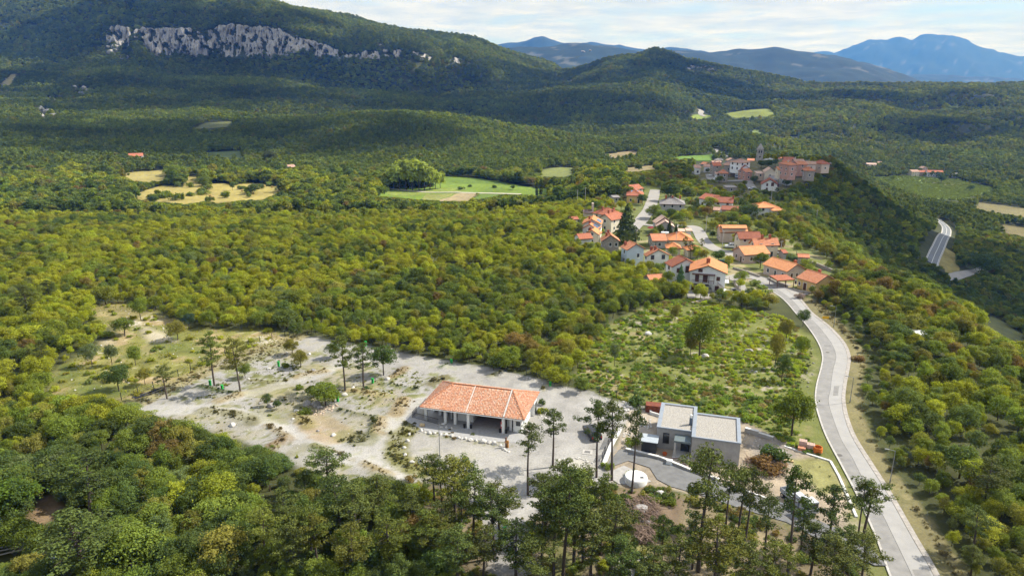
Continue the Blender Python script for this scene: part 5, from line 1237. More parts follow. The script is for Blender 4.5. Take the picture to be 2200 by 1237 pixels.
OV = [  # label, P0, P1, depth, h, rise, axis, wall, roof
    ('white cottage with a pink roof and tall chimneys at the village left end', (1493, 361), (1507, 361), 8, 4, 1.6, 'b', 'white', 'old', ((.9, .4),)),
    ('white cottage beside the pale road with low pink roof', (1511, 358.5), (1526.5, 359), 7, 3.6, 1.5, 'b', 'white', 'old', ()),
    ('stone house with orange roof just behind the white roadside cottage', (1514, 354), (1527, 353.5), 7, 4.6, 1.8, 'a', 'stone', 'orange', ()),
    ('stone house with flat pink roof above the pale road', (1530, 349), (1551, 349), 7, 4.2, 1.2, 'b', 'stone', 'old', ((.5, .4),)),
    ('grey roofed house highest at the left of the old village', (1534, 344), (1554, 344.5), 7, 4, 1.6, 'hip', 'stone', 'grey', ()),
    ('dark stone house with orange roof in the centre left of the village', (1532, 356.5), (1551, 356.5), 8, 5.2, 1.8, 'b', 'stone', 'red', ()),
    ('stone gable house with pinkish roof and one dark gable window', (1563, 345.5), (1584.5, 345.5), 9, 4.2, 2.4, 'a', 'stone', 'old', ()),
    ('pinkish roofed house below the stone gable house', (1555, 355), (1577, 355.5), 8, 4, 1.7, 'hip', 'stone', 'old', ((.7, .5),)),
    ('long beige stone barn in the middle of the old village', (1569, 358), (1594, 357.5), 8, 5, 1.4, 'b', 'beige', 'old', ()),
    ('big white house with pink hipped roof left of the bell tower', (1590, 350.5), (1614, 349), 9, 5, 2.2, 'hip', 'white', 'old', ()),
    ('red orange roofed house directly left of the bell tower', (1605, 345), (1621, 345.5), 10, 6, 1.8, 'b', 'peach', 'orange', ()),
    ('pale gabled house with brown roof below the big white house', (1593, 362.5), (1611, 362), 8, 4, 2.0, 'a', 'white', 'brown', ()),
    ('pink house with orange roof and a white gable side', (1602, 370.5), (1618, 370), 9, 4.6, 1.7, 'b', 'rose', 'orange', ()),
    ('tall stone house with an orange hipped roof by the garden trees', (1549, 373), (1566, 373), 7, 5.5, 2.0, 'hip', 'stone', 'orange', ()),
    ('white walled annexe against the tall stone house', (1539, 374.5), (1548.5, 374.5), 5, 4.5, .8, 'shed', 'white', 'old', ()),
    ('cream gable house with pale roof in the village middle', (1643, 370), (1668, 370.5), 9, 3.6, 2.3, 'a', 'cream', 'pale', ()),
    ('low pale outbuilding between pink house and cream gable house', (1627, 373), (1643, 373), 6, 2.6, .8, 'shed', 'peach', 'pale', ()),
    ('white house with small gable left of the open white porch house', (1673, 375), (1690.5, 376), 8, 4.2, 2.2, 'a', 'white', 'old', ()),
    ('white house with red roof over an open porch at the village edge', (1690, 381), (1705, 380.5), 7, 4.6, 1.5, 'b', 'white', 'red', ()),
    ('long low cream house with ochre roof behind the white gable', (1671, 365), (1695, 365.3), 7, 3.4, 1.3, 'b', 'cream', 'ochre', ((.4, .4),)),
    ('white gabled house behind the trees right of the bell tower', (1643.5, 341), (1662, 341), 8, 4, 2.2, 'a', 'white', 'old', ()),
    ('tall rose coloured block with orange roof, largest in the village', (1695, 355), (1714, 354.5), 10, 6.5, 1.4, 'hip', 'rose', 'orange', ((.4, .4),)),
    ('rose block with a row of windows under its long orange roof', (1714, 354), (1737, 354), 9, 5, 1.5, 'b', 'rose', 'orange', ()),
    ('rose grey wing with a rusty roof left of the tall rose block', (1679, 347), (1697, 348), 10, 6, 1.4, 'b', 'rose', 'red', ()),
    ('long red roofed house behind the tall rose block', (1684, 343.5), (1707, 344), 8, 4.8, 1.4, 'b', 'rose', 'red', ()),
    ('pale red roofed house behind the row of windows', (1708, 347.5), (1731, 347.5), 7, 5, 1.2, 'b', 'peach', 'old', ((.2, .5),)),
    ('small red roofed house highest behind the rose blocks', (1672, 341), (1688, 341), 7, 4.4, 1.4, 'b', 'stone', 'red', ()),
    ('stone house with orange roof right below the rose block', (1729, 367), (1753, 367.5), 8, 4, 1.8, 'hip', 'stone', 'orange', ()),
    ('long flat beige roofed house on the right of the village', (1733, 353), (1755, 353.5), 8, 3.6, 1.4, 'b', 'peach', 'old', ()),
    ('house with bright red hipped roof at the village right end', (1765, 353), (1785, 352.5), 9, 4, 2.0, 'hip', 'peach', 'red', ()),
    ('red roof peeking out behind the bright red hipped house', (1778, 343.5), (1790, 343.5), 7, 4, 1.4, 'b', 'white', 'red', ()),
    ('white house among trees beyond the village right end', (1817, 357), (1828, 357.5), 7, 3.4, 1.4, 'b', 'white', 'grey', ()),
    ('low shed with a flat grey roof in the gardens below the village', (1560, 403), (1585, 403), 6, 2.8, .5, 'shed', 'stone', 'grey', ()),
    ('grey roofed barn behind the lone white gabled house', (1650, 386), (1672, 387), 8, 3.5, 1.8, 'b', 'stone', 'grey', ()),
]
for lb, p0, p1, dp, h_, rs, ax, wl_, rf_, ch in OV:
    house(lb, p0, p1, dp, h_, rs, ax, wl_, rf_, chim=ch, group=GO_, lod=1)
FARH = [
    ('cream house of the valley hamlet, leftmost of its row', (1960, 369.5), (1977, 369.3), 12, 6, 2.4, 'b', 'cream', 'old'), ('dark walled house in the middle of the valley hamlet', (1977, 370.3), (1993, 370.3), 10, 5, 2.2, 'b', 'stone', 'red'),
    ('long white house of the valley hamlet with red roof', (1993, 370), (2028, 370.8), 11, 6, 2.4, 'b', 'white', 'red'), ('high gabled house at the back of the valley hamlet', (1982, 362), (1995, 362), 10, 7, 2.4, 'a', 'peach', 'old'),
    ('small pale house right of the valley hamlet', (2046, 375), (2060, 375.5), 8, 4, 1.5, 'shed', 'white', 'grey'),
    ('long pale house left of the valley hamlet below the plateau', (1862, 353.5), (1884, 354), 9, 5, 2, 'b', 'cream', 'pale'), ('low red roofed cottage beside the long pale house', (1893, 362), (1907, 362.5), 8, 4, 1.8, 'hip', 'cream', 'old'),
    ('pale cottage with pink roof next to the long pale house', (1886, 350.5), (1897, 350.5), 8, 4, 1.8, 'b', 'white', 'old'), ('cottage with a yellow wall in front of the valley hamlet', (1929, 365), (1941, 365), 8, 4, 1.8, 'b', 'cream', 'pale'),
    ('long white farmhouse with red roof alone under the mountain', (275, 336.5), (307, 335.5), 10, 5, 2.4, 'b', 'white', 'red'), ('red roofed lean-to below the lone white farmhouse', (288, 342), (309, 340.5), 6, 3, 1.2, 'b', 'white', 'red'),
    ('pale ruined house with a broken pink roof in the dark wood', (620, 360), (636, 359), 9, 5, 1.8, 'b', 'cream', 'old'), ('small white ruin right of the pink roofed ruin', (659, 371), (674, 373), 7, 4, 1.2, 'b', 'white', 'grey'),
    ('white house, leftmost of the far mountain hamlet', (981, 186), (991, 186.3), 18, 9, 4, 'b', 'white', 'red'), ('white house in the middle of the far mountain hamlet', (998, 188), (1006, 188), 18, 8, 4, 'b', 'white', 'old'), ('upper white house of the far mountain hamlet', (1018, 176.5), (1034, 177), 20, 9, 4, 'b', 'white', 'old'),
    ('far white farm beside the bright valley meadow', (1588, 229), (1600, 229.5), 18, 8, 4, 'b', 'white', 'red'), ('second far farmhouse near the bright valley meadow', (1604, 228.5), (1612, 228.5), 16, 8, 4, 'b', 'cream', 'old'),
    ('lone white house at the forest edge right of the far hill', (1436, 303), (1448, 302.5), 9, 5, 2, 'b', 'white', 'grey'),
]
for lb, p0, p1, dp, h_, rs, ax, wl_, rf_ in FARH:
    house(lb, p0, p1, dp, h_, rs, ax, wl_, rf_, lod=1, group='scattered far houses')

# the church's bell tower
tz = at(1631, 345)
tw_ = tag(empty('bell_tower', tz, R(-12)), 'square stone bell tower with a pointed stone spire above the old village', 'bell tower')
M_TST = mat('tower_stone', (0.36, 0.335, 0.30), var=0.3, scale=1.2, bump=0.4)
_, vt = project(*tz); 
hs = 0
while project(tz[0], tz[1], tz[2] + hs)[1] > 308: hs += 0.2
b_ = 2.0; hb = hs * 0.66
mb = MB(); mb.box(-b_, b_, -b_, b_, -2, hb); mb.build('tower_wall', M_TST, tw_)
mb = MB(); mb.box(-b_ - .25, b_ + .25, -b_ - .25, b_ + .25, hb, hb + .35); mb.box(-b_ - .15, b_ + .15, -b_ - .15, b_ + .15, hb * .6, hb * .6 + .25); mb.build('cornice', M_TST, tw_)
mb = MB(); mb.lathe((0, 0, hb + .35), [(b_ * 1.05, 0), (b_ * 0.8, (hs - hb) * .3), (0.12, hs - hb - .4)], 8); mb.build('spire', mat('spire_stone', (0.33, 0.31, 0.285), var=0.2, scale=1), tw_)
for (zf, hh_) in ((hb * .68, hb * .2), (hb * .28, hb * .14)):
    for k, (dx_, dy_) in enumerate(((0, -1), (1, 0), (-1, 0))):
        for s_ in ((-.75, .75) if zf > hb * .5 else (0,)):
            mb = MB()
            if dx_ == 0: mb.box(s_ - .4, s_ + .4, -b_ - .03, -b_ + .1, zf, zf + hh_)
            else: mb.box(dx_ * b_ - .05, dx_ * b_ + .05, s_ - .4, s_ + .4, zf, zf + hh_)
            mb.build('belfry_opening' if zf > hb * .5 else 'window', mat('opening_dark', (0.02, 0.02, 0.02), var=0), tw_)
mb = MB(); mb.cyl((0, 0, hs - .2), (0, 0, hs + .8), .05, n=5); mb.build('finial', M_DARKMET, tw_)
mb = MB(); mb.beam((-.3, 0, hs + .45), (.3, 0, hs + .45), .06); mb.build('finial_cross', M_DARKMET, tw_)

# ------------------------------------------------------------------ vegetation: prototypes
def foliage_mat(name, trans=0.30, lo=0.62, hi=1.32, rough=0.75):
    m = bpy.data.materials.new(name); m.use_nodes = True; nt = m.node_tree
    b = nt.nodes['Principled BSDF']; b.inputs['Roughness'].default_value = rough; b.inputs['Specular IOR Level'].default_value = 0.18
    a = nt.nodes.new('ShaderNodeAttribute'); a.attribute_type = 'INSTANCER'; a.attribute_name = 'tint'
    g = nt.nodes.new('ShaderNodeNewGeometry')
    r = nt.nodes.new('ShaderNodeMapRange'); r.inputs['To Min'].default_value = lo; r.inputs['To Max'].default_value = hi
    nt.links.new(g.outputs['Random Per Island'], r.inputs['Value'])
    mx = nt.nodes.new('ShaderNodeMix'); mx.data_type = 'RGBA'; mx.blend_type = 'MULTIPLY'; mx.inputs[0].default_value = 1
    nt.links.new(a.outputs['Color'], mx.inputs[6]); nt.links.new(r.outputs[0], mx.inputs[7])
    nt.links.new(mx.outputs[2], b.inputs['Base Color'])
    t = nt.nodes.new('ShaderNodeBsdfTranslucent')
    tm = nt.nodes.new('ShaderNodeMix'); tm.data_type = 'RGBA'; tm.blend_type = 'MULTIPLY'; tm.inputs[0].default_value = 1
    nt.links.new(mx.outputs[2], tm.inputs[6]); tm.inputs[7].default_value = (1.35, 1.25, 0.6, 1); nt.links.new(tm.outputs[2], t.inputs['Color'])
    ms = nt.nodes.new('ShaderNodeMixShader'); ms.inputs[0].default_value = trans
    nt.links.new(b.outputs[0], ms.inputs[1]); nt.links.new(t.outputs[0], ms.inputs[2])
    nt.links.new(ms.outputs[0], nt.nodes['Material Output'].inputs['Surface'])
    return m
M_LEAF = foliage_mat('leaves', trans=0.42)
M_NEED = foliage_mat('needles', trans=0.14, lo=0.6, hi=1.35)
M_BARK = mat('bark_grey_brown', (0.085, 0.068, 0.055), var=0.35, scale=5, bump=0.4)
M_BARKP = mat('bark_pine', (0.10, 0.078, 0.065), var=0.35, scale=5, bump=0.4)

def quads_from(P, N, S, r_, asp=1.0):
    """leaf-sized bent quads at points P facing N with sizes S"""
    n = len(P)
    N = N / (np.linalg.norm(N, axis=1)[:, None] + 1e-9)
    T = np.cross(N, r_.normal(size=(n, 3))); T /= np.linalg.norm(T, axis=1)[:, None] + 1e-9
    B = np.cross(N, T)
    s = (S / 2)[:, None]; bend = N * s * 0.35
    c0 = P - T * s + bend * -1; c1 = P - B * s * asp; c2 = P + T * s - bend; c3 = P + B * s * asp
    V = np.stack([c0, c1 + bend * .3, c2, c3 + bend * .3], 1).reshape(-1, 3)
    return V, np.arange(4 * n).reshape(n, 4)

def leaf_cloud(r_, centres, radii, counts, size, flat_=1.0, inner=0.62, up=0.45):
    P, N = [], []
    for c, rad, k in zip(centres, radii, counts):
        d = r_.normal(size=(k, 3)); d /= np.linalg.norm(d, axis=1)[:, None]
        d[:, 2] = np.where(d[:, 2] < -0.55, -d[:, 2], d[:, 2])
        q = r_.uniform(inner, 1.04, size=(k, 1)) ** 0.6
        q = np.where(r_.uniform(size=(k, 1)) < 0.24, r_.uniform(0.95, 1.5, size=(k, 1)), q)
        p = np.array(c) + d * q * rad * np.array([1, 1, flat_])
        P.append(p); N.append(d + r_.normal(size=(k, 3)) * 0.5 + np.array([0, 0, up]))
    P = np.concatenate(P); N = np.concatenate(N)
    S = size * r_.uniform(0.65, 1.35, len(P))
    return quads_from(P, N, S, r_)

def limb_tubes(segs, n=5):
    mb = MB()
    for p, q, r0, r1 in segs: mb.cyl(p, q, r0, r1, n=n, caps=False)
    return mb

def broadleaf_parts(seed, H=6.0, Rr=2.3, lobes=10, leaves=1500, size=0.34, stem=True, upright=1.0):
    r_ = np.random.default_rng(seed)
    cs, rs = [], []
    top = H; base = H * 0.30
    for i in range(lobes):
        f = (i + 0.5) / lobes
        z = base + (top - base) * (0.12 + 0.80 * f + r_.uniform(-.1, .1))
        prof = math.sin(math.pi * (0.22 + 0.66 * f)) ** 0.8
        a = i * 2.4 + r_.uniform(-.5, .5)
        rad = Rr * r_.uniform(0.20, 0.48) * (0.75 + 0.35 * prof)
        rr = Rr * prof * r_.uniform(0.35, 0.85) * (0.15 if i == lobes - 1 else 1)
        cs.append((math.cos(a) * rr, math.sin(a) * rr, min(z, top - rad * .8))); rs.append(rad)
    w = np.array(rs) ** 2; cnt = np.maximum(8, (leaves * w / w.sum()).astype(int))
    V, Fq = leaf_cloud(r_, cs, rs, cnt, size, flat_=0.85 * upright)
    segs = []
    t0 = np.array((0, 0, -0.3)); t1 = np.array((r_.normal(0, .08), r_.normal(0, .08), base * 1.1)); t2 = np.array((r_.normal(0, .2), r_.normal(0, .2), H * 0.8))
    rt = 0.022 * H
    segs += [(t0, t1, rt, rt * .75), (t1, t2, rt * .75, rt * .2)]
    for c in cs[:-1]: segs.append((tuple(t1 + (t2 - t1) * r_.uniform(0, .5)), c, rt * .38, rt * .1))
    return V, Fq, segs

def pine_parts(seed, H=12.0, c0=0.5, Rr=2.7, tufts=20, need=92, lean=0.25, flatness=0.5, dead=3):
    r_ = np.random.default_rng(seed)
    segs = []; path = []
    bx, by = r_.normal(0, lean, 2)
    for i in range(9):
        t = i / 8; path.append(np.array((bx * t * t + 0.10 * math.sin(3 * t + seed), by * t * t + 0.10 * math.cos(4 * t + seed), H * t * 0.97 - (0.4 if i == 0 else 0))))
    rad = lambda t: 0.0155 * H * (1 - t) ** 0.75 + 0.02
    for i in range(8): segs.append((path[i], path[i + 1], rad(i / 8), rad((i + 1) / 8)))
    at_ = lambda t: path[min(7, int(t * 8))] + (path[min(7, int(t * 8)) + 1] - path[min(7, int(t * 8))]) * (t * 8 - min(7, int(t * 8)))
    P, N, S = [], [], []
    def pad(c, a, b, k):
        d = r_.normal(size=(k, 3)); d /= np.linalg.norm(d, axis=1)[:, None]; q = r_.uniform(0.25, 1, size=(k, 1)) ** 0.5
        P.append(c + d * q * np.array([a, a, b])); N.append(d * 0.8 + np.array([0, 0, 0.7]) + r_.normal(size=(k, 3)) * 0.5); S.append(r_.uniform(0.14, 0.32, k))
    nb = tufts
    for i in range(nb):
        f = (i + r_.uniform(0, .8)) / nb; t = c0 + (0.97 - c0) * f
        o = at_(t); a = i * 2.399 + r_.uniform(-.6, .6)
        prof = (0.45 + 0.75 * f) if f < 0.45 else max(0.16, 1.05 * (1 - ((f - .45) / .62) ** 1.6))
        L_ = Rr * prof * r_.uniform(0.6, 1.15)
        rise = r_.uniform(-.05, .22) + 0.25 * f
        e = o + np.array((math.cos(a) * L_, math.sin(a) * L_, L_ * rise)); m_ = o + (e - o) * 0.55 + np.array((0, 0, -0.12 * L_))
        rb = rad(t) * 0.42
        segs.append((o, m_, rb, rb * .6)); segs.append((m_, e, rb * .6, rb * .2))
        k_ = max(2, int(2 + L_ * 1.5))
        for j in range(k_):
            q = 0.38 + 0.66 * (j + 0.5) / k_
            c = o + (e - o) * q + np.array((r_.normal(0, .28), r_.normal(0, .28), r_.normal(0.12, .12)))
            s_ = r_.uniform(0.36, 0.72) * (0.75 + 0.12 * L_)
            pad(c, s_, s_ * flatness, int(need * s_ * s_ * 1.35))
    for j in range(4): pad(at_(0.99) + np.array((r_.normal(0, .3), r_.normal(0, .3), r_.normal(0, .25))), .6, .45, need // 2)
    for i in range(dead):
        t = r_.uniform(c0 * 0.55, c0); o = at_(t); a = r_.uniform(0, 6.28); L_ = r_.uniform(.6, 1.6)
        segs.append((o, o + np.array((math.cos(a) * L_, math.sin(a) * L_, r_.uniform(-.3, .3))), .035, .012))
    V, Fq = quads_from(np.concatenate(P), np.concatenate(N), np.concatenate(S), r_, asp=0.62)
    return V, Fq, segs

def cone_parts(seed, H, Rr, leaves, size, power=1.0, base=0.05):
    r_ = np.random.default_rng(seed); k = leaves
    f = r_.uniform(0, 1, k) ** 0.62; z = H * (base + (1 - base) * (1 - f)) if False else H * (base + (1 - base) * (1 - r_.uniform(0, 1, k) ** 0.6 * 1.0))
    h = (z / H - base) / (1 - base)
    a = r_.uniform(0, 6.283, k)
    lay = 1 + 0.22 * np.sin(h * 40 + a * 2)
    rr = Rr * (1 - h) ** power * lay * r_.uniform(0.55, 1.05, k) + 0.06
    if base == 0.02: rr = Rr * np.sin(np.clip(math.pi * (0.16 + 0.84 * h), 0, math.pi)) ** 0.6 * r_.uniform(.6, 1.0, k) * (0.9 + 0.2 * np.sin(a * 3 + h * 9))
    P = np.stack([np.cos(a) * rr, np.sin(a) * rr, z], 1); N = np.stack([np.cos(a), np.sin(a), np.full(k, 0.5)], 1) + r_.normal(size=(k, 3)) * .45
    V, Fq = quads_from(P, N, size * r_.uniform(.6, 1.3, k), r_)
    return V, Fq, [((0, 0, -.3), (0, 0, H * .9), 0.02 * H, 0.01)]

def tree_meshes(kind, parts, leafm, barkm):
    V, Fq, segs = parts
    cm = mesh_from(kind + '_crown', V, Fq, [leafm])
    mb = limb_tubes(segs); tm = bpy.data.meshes.new(kind + '_trunk'); tm.from_pydata(mb.v, [], mb.f); tm.materials.append(barkm)
    tm.polygons.foreach_set('use_smooth', [True] * len(mb.f)); tm.update()
    return cm, tm

def joined_proto(name, parts, leafm, barkm, trunk=True):
    V, Fq, segs = parts
    if not trunk: return mesh_from(name, V, Fq, [leafm])
    mb = limb_tubes(segs[:2] if len(segs) > 2 else segs, n=4)
    v2 = np.array([tuple(p) for p in mb.v]); f2 = np.array([f for f in mb.f if len(f) == 4])
    return mesh_from(name, np.vstack([V, v2]), np.vstack([Fq, f2 + len(V)]), [leafm, barkm], mi=[0] * len(Fq) + [1] * len(f2))

BROAD = [tree_meshes('broadleaf', broadleaf_parts(100 + i, lobes=12 + i % 5, Rr=2.3 + 0.2 * (i % 3), leaves=3800, size=0.21), M_LEAF, M_BARK) for i in range(7)]
PINES = [tree_meshes('pine', pine_parts(200 + i, c0=c, Rr=rr, tufts=tf, flatness=fl), M_NEED, M_BARKP) for i, (c, rr, tf, fl) in enumerate([(0.52, 2.6, 22, .5), (0.46, 2.8, 25, .45), (0.58, 2.4, 19, .55), (0.42, 2.5, 27, .5), (0.54, 3.0, 22, .4), (0.30, 2.2, 32, .55), (0.62, 2.3, 16, .6)])]
CYPR = [tree_meshes('cypress', cone_parts(300 + i, 10, 1.0, 900, .35, base=0.02), M_NEED, M_BARK) for i in range(2)]
SPRU = [tree_meshes('spruce', cone_parts(320 + i, 10, 2.6, 1500, .5, power=.85, base=0.06), M_NEED, M_BARK) for i in range(2)]
POPL = [tree_meshes('poplar', broadleaf_parts(340 + i, H=6, Rr=1.9, lobes=13, leaves=1500, size=.36, upright=1.25), M_LEAF, M_BARK) for i in range(3)]
BUSH = []
for i in range(4):
    r_ = np.random.default_rng(360 + i); cs = [(r_.normal(0, .45), r_.normal(0, .45), r_.uniform(.3, .75)) for _ in range(6)]
    V, Fq = leaf_cloud(r_, cs, [r_.uniform(.4, .65) for _ in cs], [110] * 6, 0.22)
    BUSH.append(mesh_from('bush_leaves', V, Fq, [M_LEAF]))

def proto_collection(name, meshes):
    c = bpy.data.collections.new(name)
    for i, me in enumerate(meshes):
        o = bpy.data.objects.new('%s_%02d' % (name, i), me); c.objects.link(o)
    return c
PC_NEAR = proto_collection('wood_tree_near', [joined_proto('wood_tree', broadleaf_parts(100 + i, lobes=11 + i % 5, Rr=2.3 + 0.2 * (i % 3), leaves=2700, size=0.245), M_LEAF, M_BARK) for i in range(7)])
PC_MID = proto_collection('wood_tree_mid', [joined_proto('wood_tree_mid', broadleaf_parts(400 + i, lobes=10, leaves=520, size=0.58), M_LEAF, M_BARK, False) for i in range(6)])
PC_FAR = proto_collection('wood_tree_far', [joined_proto('wood_tree_far', broadleaf_parts(420 + i, lobes=8, leaves=150, size=0.95), M_LEAF, M_BARK, False) for i in range(6)])
PC_PINE = proto_collection('pine_far', [joined_proto('pine_far', pine_parts(440 + i, c0=.3, Rr=2.4, tufts=14, need=40), M_NEED, M_BARKP) for i in range(3)])
def _tuft(seed, k=26, h=0.5, w=.32):
    r_ = np.random.default_rng(seed); a = r_.uniform(0, 6.28, k); rr = r_.uniform(0, w, k); V, Fc = [], []
    for i in range(k):
        x, y = math.cos(a[i]) * rr[i], math.sin(a[i]) * rr[i]; t = r_.uniform(0, 6.28); dx_, dy_ = math.cos(t) * .05, math.sin(t) * .05; hh = h * r_.uniform(.5, 1.1); lx, ly = r_.normal(0, .16, 2)
        b = len(V); V += [(x - dx_, y - dy_, 0), (x + dx_, y + dy_, 0), (x + lx + dx_ * .3, y + ly + dy_ * .3, hh), (x + lx - dx_ * .3, y + ly - dy_ * .3, hh)]; Fc.append((b, b + 1, b + 2, b + 3))
    return mesh_from('grass_tuft', V, Fc, [M_LEAF])
PC_SCRUB = proto_collection('scrub_clump', BUSH + [_tuft(500 + i) for i in range(3)])
PC_TUFT = proto_collection('grass_tuft', [_tuft(510 + i, 22, .45, .34) for i in range(3)])

def scatter(name, pts, scale, rot, idx, tint, coll, label=None):
    """one object of ground cover or far wood: instances on points"""
    n = len(pts); me = bpy.data.meshes.new(name); me.vertices.add(n); me.vertices.foreach_set('co', np.asarray(pts, np.float32).ravel())
    def at_(nm, ty, arr, f): a = me.attributes.new(nm, ty, 'POINT'); a.data.foreach_set(f, np.asarray(arr).ravel())
    at_('size', 'FLOAT_VECTOR', np.asarray(scale, np.float32), 'vector'); at_('turn', 'FLOAT', np.asarray(rot, np.float32), 'value'); at_('pick', 'INT', np.asarray(idx, np.int32), 'value')
    at_('tint', 'FLOAT_COLOR', np.concatenate([tint, np.ones((n, 1))], 1).astype(np.float32), 'color')
    g = bpy.data.node_groups.new(name + '_nodes', 'GeometryNodeTree')
    g.interface.new_socket('Geometry', in_out='INPUT', socket_type='NodeSocketGeometry'); g.interface.new_socket('Geometry', in_out='OUTPUT', socket_type='NodeSocketGeometry')
    gi = g.nodes.new('NodeGroupInput'); go = g.nodes.new('NodeGroupOutput'); ip = g.nodes.new('GeometryNodeInstanceOnPoints'); ci = g.nodes.new('GeometryNodeCollectionInfo')
    ci.inputs['Collection'].default_value = coll; ci.inputs['Separate Children'].default_value = True; ci.inputs['Reset Children'].default_value = True
    ip.inputs['Pick Instance'].default_value = True
    def na(nm, ty): x = g.nodes.new('GeometryNodeInputNamedAttribute'); x.data_type = ty; x.inputs['Name'].default_value = nm; return x
    s = na('size', 'FLOAT_VECTOR'); t = na('turn', 'FLOAT'); p = na('pick', 'INT'); cx = g.nodes.new('ShaderNodeCombineXYZ')
    g.links.new(t.outputs[0], cx.inputs[2]); g.links.new(cx.outputs[0], ip.inputs['Rotation']); g.links.new(s.outputs[0], ip.inputs['Scale']); g.links.new(p.outputs[0], ip.inputs['Instance Index'])
    g.links.new(gi.outputs[0], ip.inputs['Points']); g.links.new(ci.outputs[0], ip.inputs['Instance']); g.links.new(ip.outputs[0], go.inputs[0])
    o = link(name, me); md = o.modifiers.new('scatter', 'NODES'); md.node_group = g
    o['kind'] = 'stuff'
    if label: o['label'] = label
    return o

# ------------------------------------------------------------------ colours of the foliage
YG, MG, DG, OL, RU, GG = map(np.array, ((0.340, 0.365, 0.030), (0.195, 0.255, 0.038), (0.088, 0.135, 0.036), (0.260, 0.250, 0.050), (0.24, 0.150, 0.060), (0.170, 0.215, 0.090)))
NEEDLE = np.array((0.082, 0.115, 0.026))
CLASSES = ['yellow green', 'fresh green', 'dark green', 'olive', 'russet', 'grey green']
PAL = np.stack([YG, MG, DG, OL, RU, GG])
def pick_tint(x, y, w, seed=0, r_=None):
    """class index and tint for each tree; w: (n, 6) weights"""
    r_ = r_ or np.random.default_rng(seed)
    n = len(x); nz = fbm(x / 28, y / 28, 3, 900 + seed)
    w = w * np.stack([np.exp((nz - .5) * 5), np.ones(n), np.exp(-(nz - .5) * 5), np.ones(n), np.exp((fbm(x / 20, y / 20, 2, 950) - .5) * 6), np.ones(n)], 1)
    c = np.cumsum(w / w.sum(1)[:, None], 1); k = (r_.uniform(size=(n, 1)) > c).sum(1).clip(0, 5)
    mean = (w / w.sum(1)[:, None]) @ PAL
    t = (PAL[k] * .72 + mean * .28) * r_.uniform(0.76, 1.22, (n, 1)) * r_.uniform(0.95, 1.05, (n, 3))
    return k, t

def jgrid(x0, x1, y0, y1, s, r_):
    xs = np.arange(x0, x1, s); ys = np.arange(y0, y1, s * 0.9)
    Xg, Yg = np.meshgrid(xs, ys); Xg = Xg + (np.arange(len(ys)) % 2)[:, None] * s / 2
    return (Xg + r_.uniform(-.42, .42, Xg.shape) * s).ravel(), (Yg + r_.uniform(-.42, .42, Yg.shape) * s).ravel()

def clear_mask(x, y, margin=0.0):
    """True where the wood may stand"""
    ok = np.ones(x.shape, bool)
    for k in ('camp', 'scrub', 'meadow', 'barn', 'pines'): ok &= ~inpoly(x, y, W[k])
    hsh = _h(np.floor(x * 7), np.floor(y * 7), 3)
    ok &= ~(inpoly(x, y, W['village']) & (hsh > np.where(y > 265, 0.34, 0.08))); ok &= ~(inpoly(x, y, W['old']) & (hsh > 0.22))
    for l_, w_ in STS:
        b = (x > l_[:, 0].min() - 20) & (x < l_[:, 0].max() + 20) & (y > l_[:, 1].min() - 20) & (y < l_[:, 1].max() + 20)
        d = np.full(x.shape, 99.0); d[b] = segdist(x[b], y[b], list(map(tuple, l_))); ok &= d > w_ / 2 + 3
    for poly, _ in FW: ok &= ~inpoly(x, y, poly)
    for poly in FOOT: ok &= ~inpoly(x, y, poly)
    near = (y < 262)
    d = np.full(x.shape, 99.0); d[near] = segdist(x[near], y[near], list(map(tuple, RC[::2])))
    ok &= d > np.where(x > np.interp(y, RC[:, 1], RC[:, 0]), 6.2, 8.0)
    for l, w in ((LOWROAD, 8), (LOWROAD2, 6), (FARROAD, 12), (FARROAD2, 9)):
        b = (x > l[:, 0].min() - 20) & (x < l[:, 0].max() + 20) & (y > l[:, 1].min() - 20) & (y < l[:, 1].max() + 20)
        d = np.full(x.shape, 99.0); d[b] = segdist(x[b], y[b], list(map(tuple, l))); ok &= d > w
    return ok

CLEAR_PX = [P_CAMP, P_SCRUB, P_MEADOW, P_BARN] + [p for p, c in FIELDS]
CLEAR_PX += [[(1640, 600), (1690, 602), (1800, 700), (1835, 770), (1830, 860), (1850, 940), (1930, 1060), (2040, 1237), (1890, 1237), (1830, 1060), (1770, 940), (1745, 860), (1755, 765)], [(1995, 560), (2010, 520), (2020, 478), (2046, 490), (2040, 530), (2018, 568)]]
CLEAR_PX += [[(1494, 372), (1492, 352), (1530, 338), (1620, 338), (1680, 340), (1790, 346), (1788, 356), (1755, 374), (1706, 388), (1690, 402), (1640, 404), (1600, 392), (1556, 400), (1540, 388)]]
GARDEN = [[(70, 1075), (130, 1052), (142, 1090), (100, 1135), (60, 1132)], [(-20, 1085), (16, 1088), (22, 1128), (-20, 1140)], [(-20, 1165), (52, 1165), (52, 1192), (-20, 1215)], [(98, 1190), (128, 1190), (128, 1214), (98, 1214)]]
CLEAR_PX += GARDEN
def sightline(x, y, z, h):
    """True where a tree of height h does not stand in front of open ground"""
    ok = np.ones(x.shape, bool)
    for f, dx_ in ((0.6, 0), (0.85, -1), (0.85, 1), (1.05, 0)):
        u, v = project(x + dx_ * np.clip(h * .3, .5, 3), y, z + h * f)
        for p in CLEAR_PX: ok &= ~inpoly(u, v, np.array(p, float))
    return ok

